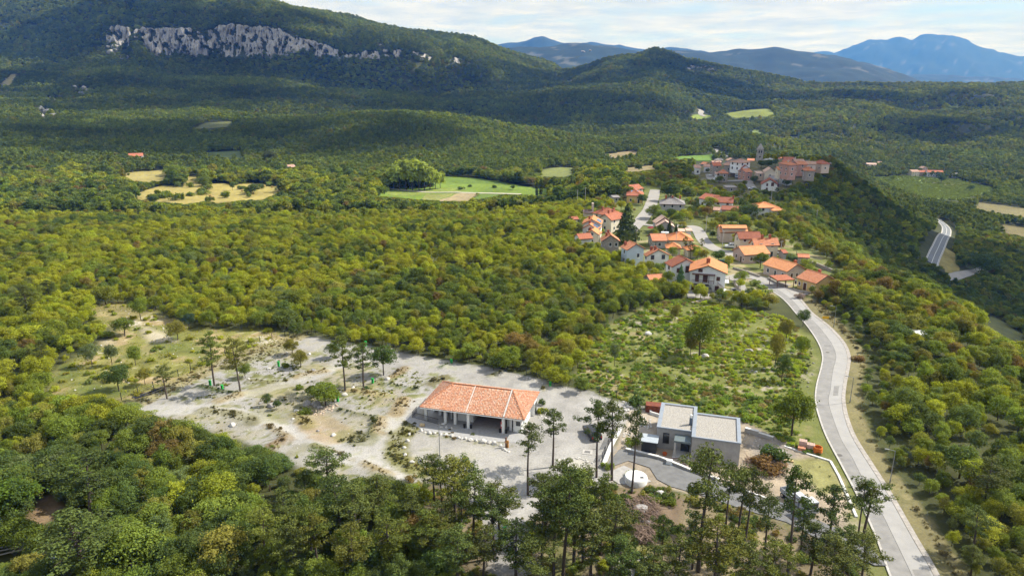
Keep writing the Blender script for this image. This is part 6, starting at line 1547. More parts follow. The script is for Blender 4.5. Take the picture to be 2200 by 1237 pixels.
# ------------------------------------------------------------------ the woods
r_ = np.random.default_rng(42)
xa, ya = jgrid(-300, 330, 48, 330, 2.45, r_); xb, yb = jgrid(-480, 500, 330, 560, 2.9, r_)
x, y = np.concatenate([xa, xb]), np.concatenate([ya, yb])
m = (np.abs(x) < 0.79 * y + 26) & (y > 52)
x, y = x[m], y[m]
GW = [np.array([flat(u, v) for u, v in g_]) for g_ in GARDEN]
m = clear_mask(x, y) & (r_.uniform(size=x.shape) < np.clip(0.40 + 1.2 * fbm(x / 16, y / 16, 3, 70), 0.5, 1))
for g_ in GW: m &= ~inpoly(x, y, g_)
x, y = x[m], y[m]
n = len(x)
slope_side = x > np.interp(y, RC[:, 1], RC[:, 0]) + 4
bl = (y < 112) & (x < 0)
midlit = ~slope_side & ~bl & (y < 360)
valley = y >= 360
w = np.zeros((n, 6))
w[midlit] = (0.54, 0.26, 0.09, 0.08, 0.010, 0.03); w[slope_side] = (0.17, 0.33, 0.19, 0.22, 0.04, 0.05); w[bl] = (0.16, 0.36, 0.26, 0.14, 0.01, 0.07); w[valley & ~slope_side] = (0.16, 0.40, 0.32, 0.10, 0.01, 0.03)  # bl: mixed greens, weighted to dark green to put shade into the colour
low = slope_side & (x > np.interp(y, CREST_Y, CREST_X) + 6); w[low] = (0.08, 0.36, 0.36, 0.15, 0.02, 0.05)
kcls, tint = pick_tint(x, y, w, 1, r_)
hgt = np.where(bl, r_.uniform(3.0, 5.4, n) * np.where(x > -32, .85, 1), np.where(valley, r_.uniform(4.5, 8.0, n), r_.uniform(2.3, 4.1, n)))
hgt = np.where(slope_side, r_.uniform(2.5, 4.9, n), hgt)
hgt *= 0.75 + 0.5 * fbm(x / 12, y / 12, 2, 33)
_rd = segdist(x, y, list(map(tuple, RC[::2]))); hgt = np.where(slope_side & (_rd < 15), hgt * np.interp(_rd, [6.2, 13], [.5, 1.0]), hgt)
_vr = r_.uniform(size=n); hgt *= np.where(_vr < .16, r_.uniform(.45, .7, n), np.where(_vr > .93, r_.uniform(1.15, 1.4, n), 1.0))
wid = np.clip(hgt / 6 * r_.uniform(0.78, 1.3, n), 0.42, 1.4) * np.where(midlit, 1.0, 1.0) * np.where(hgt < 3, .8, 1)
z = zat(x, y) - 0.1
mm = sightline(x, y, z, hgt * np.where(y > 250, 1.08, .95))
for cut in (2.4, 1.3):                       # where a full tree would hide open ground, a bush may still stand
    lo = ~mm; h2 = np.minimum(hgt, cut * r_.uniform(.75, 1.2, n)); ok2 = lo.copy(); ok2[lo] = sightline(x[lo], y[lo], z[lo], h2[lo] * .9)
    hgt = np.where(ok2, h2, hgt); wid = np.where(ok2, np.minimum(wid, .35 + h2 / 6), wid); mm |= ok2
(x, y, z, hgt, wid, slope_side, bl, midlit, valley, kcls, tint) = [a[mm] for a in (x, y, z, hgt, wid, slope_side, bl, midlit, valley, kcls, tint)]; n = len(x)
u, v = project(x, y, z)
sc_px = hgt / np.hypot(np.hypot(x, y), CAMH)
inframe = (u > -20) & (u < 2220) & (v > 250) & (v - F * sc_px < 1225)
# trees that nothing hides and that show largest become things of their own
cand = np.nonzero(inframe & (v < 1300))[0]
cand = cand[np.argsort(-sc_px[cand])]
INDIV = cand[:215]
rest = np.ones(n, bool); rest[INDIV] = False
rot = r_.uniform(0, 6.283, n)
near = rest & (y < 330); mid = rest & (y >= 330)
S3 = np.stack([wid * r_.uniform(.82, 1.2, n), wid * r_.uniform(.82, 1.2, n), hgt / 6.0 * r_.uniform(.9, 1.15, n)], 1)
P3 = np.stack([x, y, z], 1)
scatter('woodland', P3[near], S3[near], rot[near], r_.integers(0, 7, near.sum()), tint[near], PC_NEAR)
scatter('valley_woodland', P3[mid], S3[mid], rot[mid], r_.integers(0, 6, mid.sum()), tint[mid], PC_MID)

OUTCROPS = ((182, 198, 24, 9, 7), (100, 244, 17, 12, 7), (125, 244, 8, 8, 3), (120, 212, 16, 6, 4), (240, 110, 14, 10, 6), (265, 125, 12, 7, 5), (190, 168, 5, 4, 2), (82, 302, 7, 3, 2), (1500, 148, 18, 6, 5), (1530, 152, 14, 6, 4), (1485, 147, 8, 5, 3), (820, 98, 5, 4, 2), (1000, 90, 8, 3, 2), (1260, 112, 9, 4, 3))
# woods on the hills behind, to the far skylines
def hill_trees(y0, y1, s, hs, seed):
    r_ = np.random.default_rng(seed)
    x, y = jgrid(-0.82 * y1 - 40, 0.82 * y1 + 40, y0, y1, s, r_)
    m = np.abs(x) < 0.79 * y + 40
    x, y = x[m], y[m]; m = clear_mask(x, y); x, y = x[m], y[m]
    z = zat(x, y); u, v = project(x, y, z)
    # thin out where bare rock shows, leave the back slopes empty
    zt = zat(x * 1.03, y * 1.03); zf = zat(x * .97, y * .97)
    vis = (z - CAMH) / y >= -1
    m = (v < 560) & (u > -120) & (u < 2320) & (v > -160)
    x, y, z, u, v = x[m], y[m], z[m], u[m], v[m]
    return x, y, z, u, v, r_
HX, HY, HZ, HS, HI, HT, HC = [], [], [], [], [], [], []
for y0, y1, s, hs, seed in ((560, 800, 4.8, 6.4, 1), (800, 1150, 6.0, 7.4, 2), (1150, 1600, 7.6, 8.5, 3), (1600, 2450, 10.0, 10.5, 4), (2450, 2900, 13.0, 12, 5)):
    x, y, z, u, v, r_ = hill_trees(y0, y1, s, hs, seed)
    n = len(x)
    plate = (u > 1640) & (v > 180) & (v < 330)
    w = np.tile(np.array((0.05, 0.34, 0.50, 0.07, 0.015, 0.03)), (n, 1)); w[plate] = (0.20, 0.30, 0.28, 0.16, 0.03, 0.03)
    k, t = pick_tint(x, y, w, 10 + seed, r_)
    t = (t * .5 + t.mean(0)[None] * .5) * (0.55 + 0.9 * fbm(x / 170, y / 110, 4, 77))[:, None]
    # light-demanding open patches
    op = fbm(x / 130, y / 60, 4, 71)
    keepm = r_.uniform(size=n) < np.where(plate, np.clip(1.7 - 2.1 * sstep(0.45, 0.62, op), 0.3, 1), np.clip(1.5 - 0.8 * sstep(0.5, 0.7, op), .6, 1))
    # bare rock of the cliff band
    cl_t = np.interp(u, [c[0] for c in CLIFF], [c[1] for c in CLIFF]); cl_b = np.interp(u, [c[0] for c in CLIFF], [c[2] for c in CLIFF])
    oncliff = (u > 228) & (u < 992) & (v > cl_t + 3) & (v < cl_b - 1) & (y > 1650) & (y < 2000)
    keepm &= ~(oncliff & (fbm(u / 9, v / 14, 4, 19) < 0.595 - .06 * sstep(640, 900, u)))
    for cx, cy, w_, h_, _k in OUTCROPS: keepm &= ~((((u - cx) / (w_ + 3)) ** 2 + ((v - hs * 1467 / y * .35 - cy) / (h_ + 3)) ** 2 < 1) & (r_.uniform(size=n) < .8))
    keepm &= sightline(x, y, z, np.full(n, hs * .8)) if y0 < 1200 else True
    h = hs * r_.uniform(.7, 1.35, n) * (0.7 + 0.6 * fbm(x / 40, y / 40, 2, 81))
    wd = s / 4.4 * r_.uniform(.8, 1.25, n)
    HX.append(x[keepm]); HY.append(y[keepm]); HZ.append(z[keepm] - .3); HS.append(np.stack([wd, wd, h / 6], 1)[keepm]); HI.append(r_.integers(0, 6, n)[keepm]); HT.append(t[keepm])
HX, HY, HZ = map(np.concatenate, (HX, HY, HZ)); HS = np.concatenate(HS); HI = np.concatenate(HI); HT = np.concatenate(HT)
r_ = np.random.default_rng(9)
scatter('hill_forest', np.stack([HX, HY, HZ], 1), HS, r_.uniform(0, 6.28, len(HX)), HI, HT, PC_FAR)
print('hill trees', len(HX))

# low scrub in the rough field, grass in the meadow, weeds on verges
r_ = np.random.default_rng(5)
def cover(poly, s, keep, seed):
    r_ = np.random.default_rng(seed); x, y = jgrid(poly[:, 0].min(), poly[:, 0].max(), poly[:, 1].min(), poly[:, 1].max(), s, r_)
    m = inpoly(x, y, poly)
    for fpoly in FOOT: m &= ~inpoly(x, y, fpoly)
    m &= segdist(x, y, list(map(tuple, RC[::2]))) > 5.4
    x, y = x[m], y[m]; m = r_.uniform(size=x.shape) < keep(x, y); return x[m], y[m], r_
x, y, r_ = cover(W['scrub'], 0.70, lambda x, y: np.clip(1.3 - 1.3 * sstep(.48, .66, fbm(x / 4, y / 4, 3, 15)), .2, 1), 11)
n = len(x); k, t = pick_tint(x, y, np.tile(np.array((.26, .36, .14, .15, .03, .06)), (n, 1)), 21, r_)
t = np.where((r_.uniform(size=n) < .10)[:, None], np.array((.22, .17, .08)) * r_.uniform(.8, 1.2, (n, 1)), t)
s = r_.uniform(.24, .56, n) * (0.75 + .5 * fbm(x / 6, y / 6, 2, 4)); s[r_.uniform(size=n) < .035] *= 1.7
t = t * np.array((1.22, 1.32, 1.1)); sc1 = (np.stack([x, y, zat(x, y)], 1), np.stack([s, s, s * r_.uniform(.6, 1.0, n)], 1), r_.integers(0, 7, n), t)
x, y, r_ = cover(W['meadow'], 0.8, lambda x, y: np.clip(.8 - .7 * sstep(.4, .6, fbm(x / 5, y / 5, 3, 15)), .15, 1), 12)
n = len(x); k, t = pick_tint(x, y, np.tile(np.array((.38, .26, .04, .25, .04, .03)), (n, 1)), 22, r_); t = t * 1.1
s = r_.uniform(.25, .55, n); pk = r_.integers(4, 7, n); big = r_.uniform(size=n) < .06; pk[big] = r_.integers(0, 4, big.sum()); s[big] *= 1.6
sc2 = (np.stack([x, y, zat(x, y)], 1), np.stack([s, s, s * .8], 1), pk, t)
x, y, r_ = cover(W['pines'], 0.95, lambda x, y: np.clip(1.1 - 1.4 * sstep(.45, .62, fbm(x / 5, y / 5, 3, 16)), 0.08, 1), 13)
m = ~inpoly(x, y, DRW) & ~inpoly(x, y, G_PATCH[0][0]) & ~inpoly(x, y, W['camp']); x, y = x[m], y[m]
n = len(x); k, t = pick_tint(x, y, np.tile(np.array((.08, .3, .3, .25, .06, .02)), (n, 1)), 23, r_); s = r_.uniform(.28, .75, n)
sc3 = (np.stack([x, y, zat(x, y)], 1), np.stack([s, s, s * .8], 1), r_.integers(0, 7, n), t)
# weeds and grass along strokes of the campsite and the verges
wx, wy, wt = [], [], []
for pts, wd, col, st in STROKES:
    if col[0] > 0.302 or st < 0.6: continue
    L_ = np.hypot(*np.diff(pts, axis=0).T).sum(); k_ = int(L_ * wd * 2.1)
    seg = np.diff(pts, axis=0); sl = np.hypot(*seg.T); cum = np.concatenate([[0], np.cumsum(sl)])
    q = r_.uniform(0, L_, k_); i = np.clip(np.searchsorted(cum, q) - 1, 0, len(seg) - 1); f = (q - cum[i]) / sl[i]
    nn = np.stack([-seg[i][:, 1], seg[i][:, 0]], 1) / sl[i][:, None]
    p = pts[i] + seg[i] * f[:, None] + nn * r_.normal(0, wd * .24, k_)[:, None]
    wx.append(p[:, 0]); wy.append(p[:, 1]); wt.append(np.array(col)[None] * 0.95 * r_.uniform(.6, 1.2, (k_, 1)))
x, y = np.concatenate(wx), np.concatenate(wy); t = np.concatenate(wt); m = segdist(x, y, list(map(tuple, RC[::2]))) > 4.6
x, y, t = x[m], y[m], t[m]; n = len(x); s = r_.uniform(.25, .6, n); pk = r_.integers(4, 7, n); big = r_.uniform(size=n) < .12; pk[big] = r_.integers(0, 4, big.sum()); s[big] *= .8
sc4 = (np.stack([x, y, zat(x, y) + berm(x, y)], 1), np.stack([s, s, s * .8], 1), pk, t)
x, y, r_ = cover(W['camp'], 0.62, lambda x, y: np.clip(-1.0 + 2.3 * fbm(x / 5, y / 5, 3, 44), 0, .55) * sstep(6, -20, x), 14)
d = np.full(len(x), 9.0)
for pts, wd, col, st in STROKES:
    if col[0] > .302: d = np.minimum(d, segdist(x, y, pts) - wd / 2)
x, y = x[d > .2], y[d > .2]; n = len(x); k, t = pick_tint(x, y, np.tile(np.array((.25, .2, .06, .3, .12, .07)), (n, 1)), 24, r_); s = r_.uniform(.10, .30, n)
sc5 = (np.stack([x, y, zat(x, y) + berm(x, y)], 1), np.stack([s, s, s * .8], 1), np.where(r_.uniform(size=n) < .25, r_.integers(0, 4, n), r_.integers(4, 7, n)), t * .8)
for nm, sc_ in (('pitch_weeds', sc5), ('scrub', sc1), ('meadow_grass', sc2), ('undergrowth', sc3), ('weeds', sc4)):
    scatter(nm, sc_[0], sc_[1], r_.uniform(0, 6.28, len(sc_[0])), sc_[2], sc_[3], PC_SCRUB)

# ------------------------------------------------------------------ trees that are things of their own
def tree(name, meshes, P, sx, sz, rz, tint, label, cat='tree', group=None):
    o = empty(name, P, rz); o.scale = (sx, sx, sz); tag(o, label, cat, group)
    t = link('trunk', meshes[1], o); c = link('crown', meshes[0], o); c['tint'] = tuple(float(q) for q in tint)
    return o
def height_for(P, vtop):
    lo, hi = 0.0, 60.0
    for _ in range(40):
        q = (lo + hi) / 2
        if project(P[0], P[1], P[2] + q)[1] > vtop: lo = q
        else: hi = q
    return lo
x, y = P3[:, 0], P3[:, 1]
LAND = [((100, 1090), 'by the bare garden plot'), ((40, 1190), 'by the planks at the left edge'), ((200, 1010), 'round the upper big conifer'), ((195, 1130), 'round the lower big conifer'), ((300, 1195), 'by the dark soil gap at the lower edge'), ((420, 1225), 'along the lower edge, left'), ((560, 1225), 'along the lower edge, before the pines'), ((60, 960), 'at the left edge'), ((150, 900), 'under the meadow'), ((270, 900), 'at the left gravel corner'), ((400, 930), 'along the gravel rim, left'), ((540, 980), 'along the gravel rim, right'), ((330, 1030), 'in the thick of the lower left wood'), ((460, 1090), 'in the thick of the wood, right'), ((600, 1080), 'left of the layered pine'), ((750, 1120), 'among the left pines'), ((900, 1190), 'among the middle pines'), ((1000, 1240), 'below the parking lot pines'),
        ((1950, 1020), 'right of the verge lamp'), ((2020, 1130), 'at the lower right verge'), ((2110, 1050), 'round the right slope conifers'), ((2150, 1190), 'in the lower right corner'), ((2150, 930), 'at the right edge'), ((2020, 900), 'in the middle of the right slope'), ((1900, 900), 'right of the lower road stretch'), ((1870, 800), 'right of the road bend'), ((1960, 780), 'beyond the road bend'), ((1850, 700), 'under the slope garden'), ((100, 820), 'at the left meadow end'), ((40, 760), 'far left beside the meadow')]
LP = np.array([p for p, _ in LAND], float)
for q in INDIV:
    k = kcls[q]; ut, vt_ = project(P3[q][0], P3[q][1], P3[q][2] + hgt[q] * .8)
    where = LAND[int(np.argmin(np.hypot(LP[:, 0] - ut, LP[:, 1] - vt_)))][1]
    size_ = 'tall' if hgt[q] > 5.0 else ('middling' if hgt[q] > 3.9 else 'low'); shp = 'wide' if wid[q] > hgt[q] / 6 * 1.15 else ('slim' if wid[q] < hgt[q] / 6 * .9 else 'round')
    lb = f'{size_} {shp} {CLASSES[k]} broadleaf tree {where}'
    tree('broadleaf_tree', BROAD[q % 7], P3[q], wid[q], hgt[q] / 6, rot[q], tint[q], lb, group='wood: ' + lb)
GOLD = lambda c, k=1.0: tuple(np.array(c) * k)
# pines: base pixel, top pixel row, crown spread, mesh, label
r_ = np.random.default_rng(77)
PINE_L = [
    ((1135, 1062), 905, 1.0, 6, 'tall bare trunked pine alone on the gravel before the tiled building'), ((1189, 1003), 880, .95, 2, 'slim pine with a high crown just behind the lone gravel lot pine'),
    ((1281, 1024), 855, .95, 0, 'high bare trunked pine beside the parked black car, left of its pair'), ((1315, 1030), 858, 1.0, 2, 'high bare trunked pine beside the white fence wall, right of its pair'), ((1358, 1060), 872, .78, 6, 'thin bare pine trunk rising in front of the round white tank'),
    ((1502, 1226), 958, 1.08, 0, 'tallest pine in front of the grey house, broad crown over its corner'), ((1488, 1222), 1100, .8, 2, 'lower dark pine leaning beside the tallest pine before the grey house'), ((1586, 1158), 1000, .8, 0, 'bare pine over the dark drive, left of a close pair'), ((1596, 1192), 1006, .85, 2, 'bare pine over the dark drive, right of a close pair'),
    ((1688, 1245), 1000, .9, 6, 'pine with a slanting bare trunk in front of the white lorry'), ((1774, 1196), 1040, .95, 0, 'dark forked pine on the building plot beside the ridge road'), ((1842, 1158), 1032, .75, 6, 'pine leaning over the ridge road, left trunk of its pair'), ((1855, 1160), 1031, 1.05, 4, 'wide flat crowned pine spreading over the ridge road'), ((1811, 1240), 1130, 1.0, 3, 'bushy pine at the lower edge beside the ridge road'), ((1740, 1235), 1120, 1.0, 3, 'bushy pine at the lower edge between drive and road'),
    ((1422, 1218), 1108, .8, 2, 'young slender pine beside the heap of dry brushwood'), ((1162, 1240), 1085, .8, 2, 'leaning pine trunk left of the three by the gravel strip'), ((1190, 1240), 1040, 1.0, 4, 'middle pine of the three trunks by the gravel strip'), ((1211, 1242), 1005, 1.0, 1, 'right pine of the three trunks by the gravel strip'), ((1235, 1213), 1010, 1.1, 3, 'full crowned green pine in the middle of the lower edge clump'), ((1250, 1216), 1060, 1.0, 1, 'dense low pine beside the full crowned pine'), ((1292, 1190), 1020, 1.0, 3, 'bright green pine above the dry brushwood'), ((1310, 1238), 1075, 1.1, 1, 'dense dark pine at the lower edge below the brushwood'), ((1270, 1260), 1110, 1.1, 3, 'low bushy pine filling the lower edge below the clump'),
    ((705, 1070), 961, 1.2, 1, 'dark layered pine standing apart at the edge of the gravel track'), ((814, 1150), 1020, .95, 0, 'pine with a straight bare trunk left in the lower pine wood'), ((856, 1106), 1028, .8, 2, 'small round crowned pine by the end of the gravel track'), ((934, 1095), 972, .95, 0, 'pine left in the group in front of the parking lot'), ((951, 1102), 985, .8, 2, 'thin pine second in the group in front of the parking lot'), ((979, 1133), 980, 1.1, 3, 'dense green pine in the centre of the parking lot group'), ((1000, 1102), 982, 1.0, 4, 'feathery topped pine in the parking lot group'), ((992, 1148), 1040, .85, 6, 'dark trunked pine in front of the dense parking lot pine'), ((1019, 1180), 1016, .95, 0, 'bare trunk pine right of the parking lot group'), ((1059, 1199), 1050, 1.05, 4, 'broad crowned pine at the right end of the lower pine wood'), ((1075, 1180), 1038, 1.0, 1, 'pine directly behind the broad crowned pine'), ((842, 1240), 1112, 1.1, 1, 'pale green pine with a bare stem at the lower edge'), ((921, 1224), 1096, 1.0, 3, 'rounded green pine at the lower edge, left twin'), ((935, 1228), 1102, .9, 1, 'rounded green pine at the lower edge, right twin'), ((770, 1190), 1040, 1.1, 3, 'dark bushy pine deep in the lower wood'), ((735, 1160), 1020, 1.1, 1, 'dark pine behind the apart standing layered pine'), ((676, 1238), 1085, 1.0, 0, 'pine with pale dead lower branches at the lower edge, left'), ((688, 1244), 1100, .9, 2, 'pine with pale dead lower branches at the lower edge, right'), ((890, 1160), 1050, 1.0, 3, 'dense pine in the shade between track and parking lot'), ((960, 1190), 1070, 1.0, 1, 'dark pine in the middle of the lower wood'), ((1110, 1262), 1120, 1.1, 3, 'broad low pine at the lower edge left of the gravel strip'), ((1040, 1262), 1135, 1.0, 1, 'low pine crown at the lower edge below the parking lot group'),
    ((1150, 1290), 1150, 1.0, 1, 'bushy pine top at the lower edge below the leaning trunk'), ((1330, 1285), 1150, 1.0, 3, 'dark pine top at the lower edge below the brushwood, left'), ((1395, 1300), 1178, 1.0, 1, 'dark pine top at the lower edge below the brushwood, right'), ((1455, 1290), 1150, .9, 3, 'spreading pine at the lower edge left of the tallest pine'),
    ((1535, 1290), 1120, 1.1, 1, 'full green pine at the lower edge before the dark drive'), ((1600, 1300), 1165, 1.0, 3, 'low spreading pine at the lower edge below the bare pair'), ((1660, 1290), 1160, 1.0, 1, 'low green pine at the lower edge below the slanting trunk'), ((1780, 1290), 1150, 1.1, 3, 'low pine at the lower edge close to the ridge road'), ((1845, 1270), 1140, .9, 1, 'pine at the lower edge touching the ridge road'), ((1640, 1215), 1060, .8, 2, 'slim pine right of the bare pair over the drive'), ((1560, 1130), 990, .7, 0, 'slim pine close behind the tallest pine'), ((1720, 1180), 1075, .8, 3, 'bushy pine before the lorry'),
    ((575, 1230), 1090, .9, 0, 'pine in the lower left wood beside the pale dead branches'), ((620, 1180), 1050, .9, 1, 'dark pine at the left end of the lower pine wood'), ((640, 1260), 1120, 1.0, 3, 'dense pine at the lower edge of the left wood'), ((760, 1270), 1130, 1.0, 1, 'dense pine at the lower edge left of the pale pine'), ((985, 1275), 1130, 1.0, 3, 'dense pine at the lower edge right of the twins'), ((1170, 1150), 1010, .9, 1, 'pine standing at the right of the gravel strip'), ((1212, 1120), 985, .9, 3, 'leafy pine left of the white tank'), ((1255, 1130), 1000, 1.0, 1, 'leafy pine nearest to the white tank'),
    ((201, 1140), 968, 1.45, 1, 'big dark conifer in the lower left wood, upper one'), ((193, 1260), 1085, 1.6, 5, 'big dark conifer in the lower left wood, lower one'), ((2111, 1104), 987, 1.1, 1, 'tall conifer on the slope right of the ridge road'), ((2086, 1190), 1095, 1.1, 4, 'wide dark conifer below the tall one on the right slope'), ((2085, 1235), 1170, .9, 5, 'low bushy conifer at the lower right edge'),
    ((462, 828), 712, 1.1, 3, 'left pine of the wide layered pair on the upper pitches'), ((516, 841), 722, 1.0, 1, 'right pine of the wide layered pair on the upper pitches'), ((741, 842), 715, 1.0, 1, 'tall pine with a straight trunk in the middle of the pitches'), ((782, 829), 735, 1.05, 3, 'bushy pine right beside the tall middle pine'), ((358, 856), 785, 1.0, 4, 'flat topped small pine at the left edge of the gravel'),
    ((97, 802), 730, .8, 5, 'dark conical conifer at the left edge of the meadow'), ((70, 795), 748, .7, 5, 'smaller conical conifer left of the dark meadow conifer'), ((62, 690), 610, 1.2, 5, 'dark conifer standing out of the yellow wood at far left'), ((110, 660), 600, 1.1, 3, 'second dark conifer in the yellow wood at far left'),
    ((1366, 535), 488, .9, 0, 'pine in the gardens behind the blue house'), ((1345, 545), 500, .9, 1, 'bushy pine in the gardens below the cedar'), ((1470, 548), 507, .8, 2, 'garden pine left in front of the bright orange roof'), ((1483, 556), 518, .8, 1, 'small garden pine between the orange roofed outbuildings'), ((1507, 548), 512, .8, 2, 'garden pine beside the pale street'), ((1242, 520), 480, 1.0, 4, 'flat crowned pine at the wood edge left of the terraces'), ((1262, 528), 495, .8, 0, 'dark pine before the white house at the wood edge'), ((1208, 508), 470, 1.1, 1, 'wide pine in the wood left of the terraced houses'), ((1222, 500), 462, .9, 0, 'second pine in the wood left of the terraced houses'), ((1222, 455), 425, .9, 4, 'lone pine above the wood behind the white hut'),
]
for (bp, vt, sp, mi_, lb) in PINE_L:
    P = at(*bp); H_ = height_for(P, vt)
    far_ = P[1] > 150
    tt = NEEDLE * r_.uniform(.8, 1.25) * (np.array((1.45, 1.3, .95)) if any(k in lb for k in ('bright', 'pale', 'green', 'pitches')) else 1) * np.array((r_.uniform(.95, 1.25), 1, 1))
    s_ = max(.35, H_ / 12 * (0.62 if H_ > 11 else .8) + .28) * sp * (1.12 if P[1] < 104 else 1.1) if not far_ else H_ / 12 * sp * 1.15
    tree('pine_tree', PINES[mi_], (P[0], P[1], P[2] - .05), s_, H_ / 12, r_.uniform(0, 6.28), tt, lb, cat='pine tree')
ced = at(1345, 522); H_ = height_for(ced, 438)
tree('cedar_tree', SPRU[0], ced, H_ / 10 * 1.25, H_ / 10, .4, NEEDLE * .85, 'big dark cedar towering over the new settlement', cat='cedar tree')
for bp, vt, sp, lb in (((1437, 504), 471, .8, 'dark spruce in front of the pale pink gables, left twin'), ((1452, 504), 480, .75, 'dark spruce in front of the pale pink gables, right twin'), ((1407, 498), 482, .7, 'small dark spruce left of the pale pink gables'), ((1460, 632), 568, .85, 'blue green spruce before the brown roofed house'), ((1408, 538), 519, .35, 'slim dark cypress by the grey bungalow'), ((1643, 641), 622, .9, 'blue spruce topiary above the clipped bushes by the road'), ((1860, 648), 634, .7, 'small dark juniper above the slope garden')):
    P = at(*bp); H_ = height_for(P, vt); tree('spruce_tree', SPRU[len(lb) % 2], P, H_ / 10 * sp, H_ / 10, 1.0, NEEDLE * (1.3 if 'blue' in lb else .75) * (np.array((.9, 1.1, 1.9)) if 'blue' in lb else 1), lb, cat='spruce')
for i, (u_, vb, vt) in enumerate(((1153, 421, 388), (1162, 420, 382), (1184, 415, 392), (1190, 416, 388), (1197, 416, 387), (1203, 416, 384), (1212, 417, 388), (1220, 417, 386), (1227, 417, 382), (1234, 418, 387), (1238, 418, 390))):
    P = at(u_, vb + 2); H_ = height_for(P, vt)
    lb = ('left' if i == 0 else 'right') + ' cypress of the pair apart beside the green meadow' if i < 2 else f'dark cypress in the close row by the green meadow'
    tree('cypress_tree', CYPR[i % 2], P, H_ / 10 * 1.15, H_ / 10, i, NEEDLE * .6, lb, cat='cypress', group=None if i < 2 else 'row of dark cypresses by the meadow')
for u_, vb, vt, lb in ((1797, 376, 361, 'lone dark cypress on the slope right of the old village'),):
    P = at(u_, vb + 6); H_ = height_for(P, vt); tree('cypress_tree', CYPR[0], P, H_ / 10 * 1.0, H_ / 10, 0, NEEDLE * .6, lb, cat='cypress')
# the bright clump of poplars by the meadow
for i, (u_, vb, vt) in enumerate(((846, 404, 356), (858, 406, 348), (872, 407, 345), (886, 407, 344), (900, 408, 347), (912, 408, 352), (924, 407, 360), (936, 405, 366), (946, 403, 372), (880, 402, 346), (905, 402, 350), (925, 401, 364), (840, 402, 366))):
    P = at(u_, vb + 2); H_ = height_for(P, vt)
    tree('poplar_tree', POPL[i % 3], P, H_ / 6 * .95, H_ / 6, i * 1.7, np.array((.36, .43, .08)) * (1 + .12 * math.sin(i * 2.1)), 'tall pale green poplar in the bright clump beside the green meadow', group='clump of pale green poplars by the meadow')
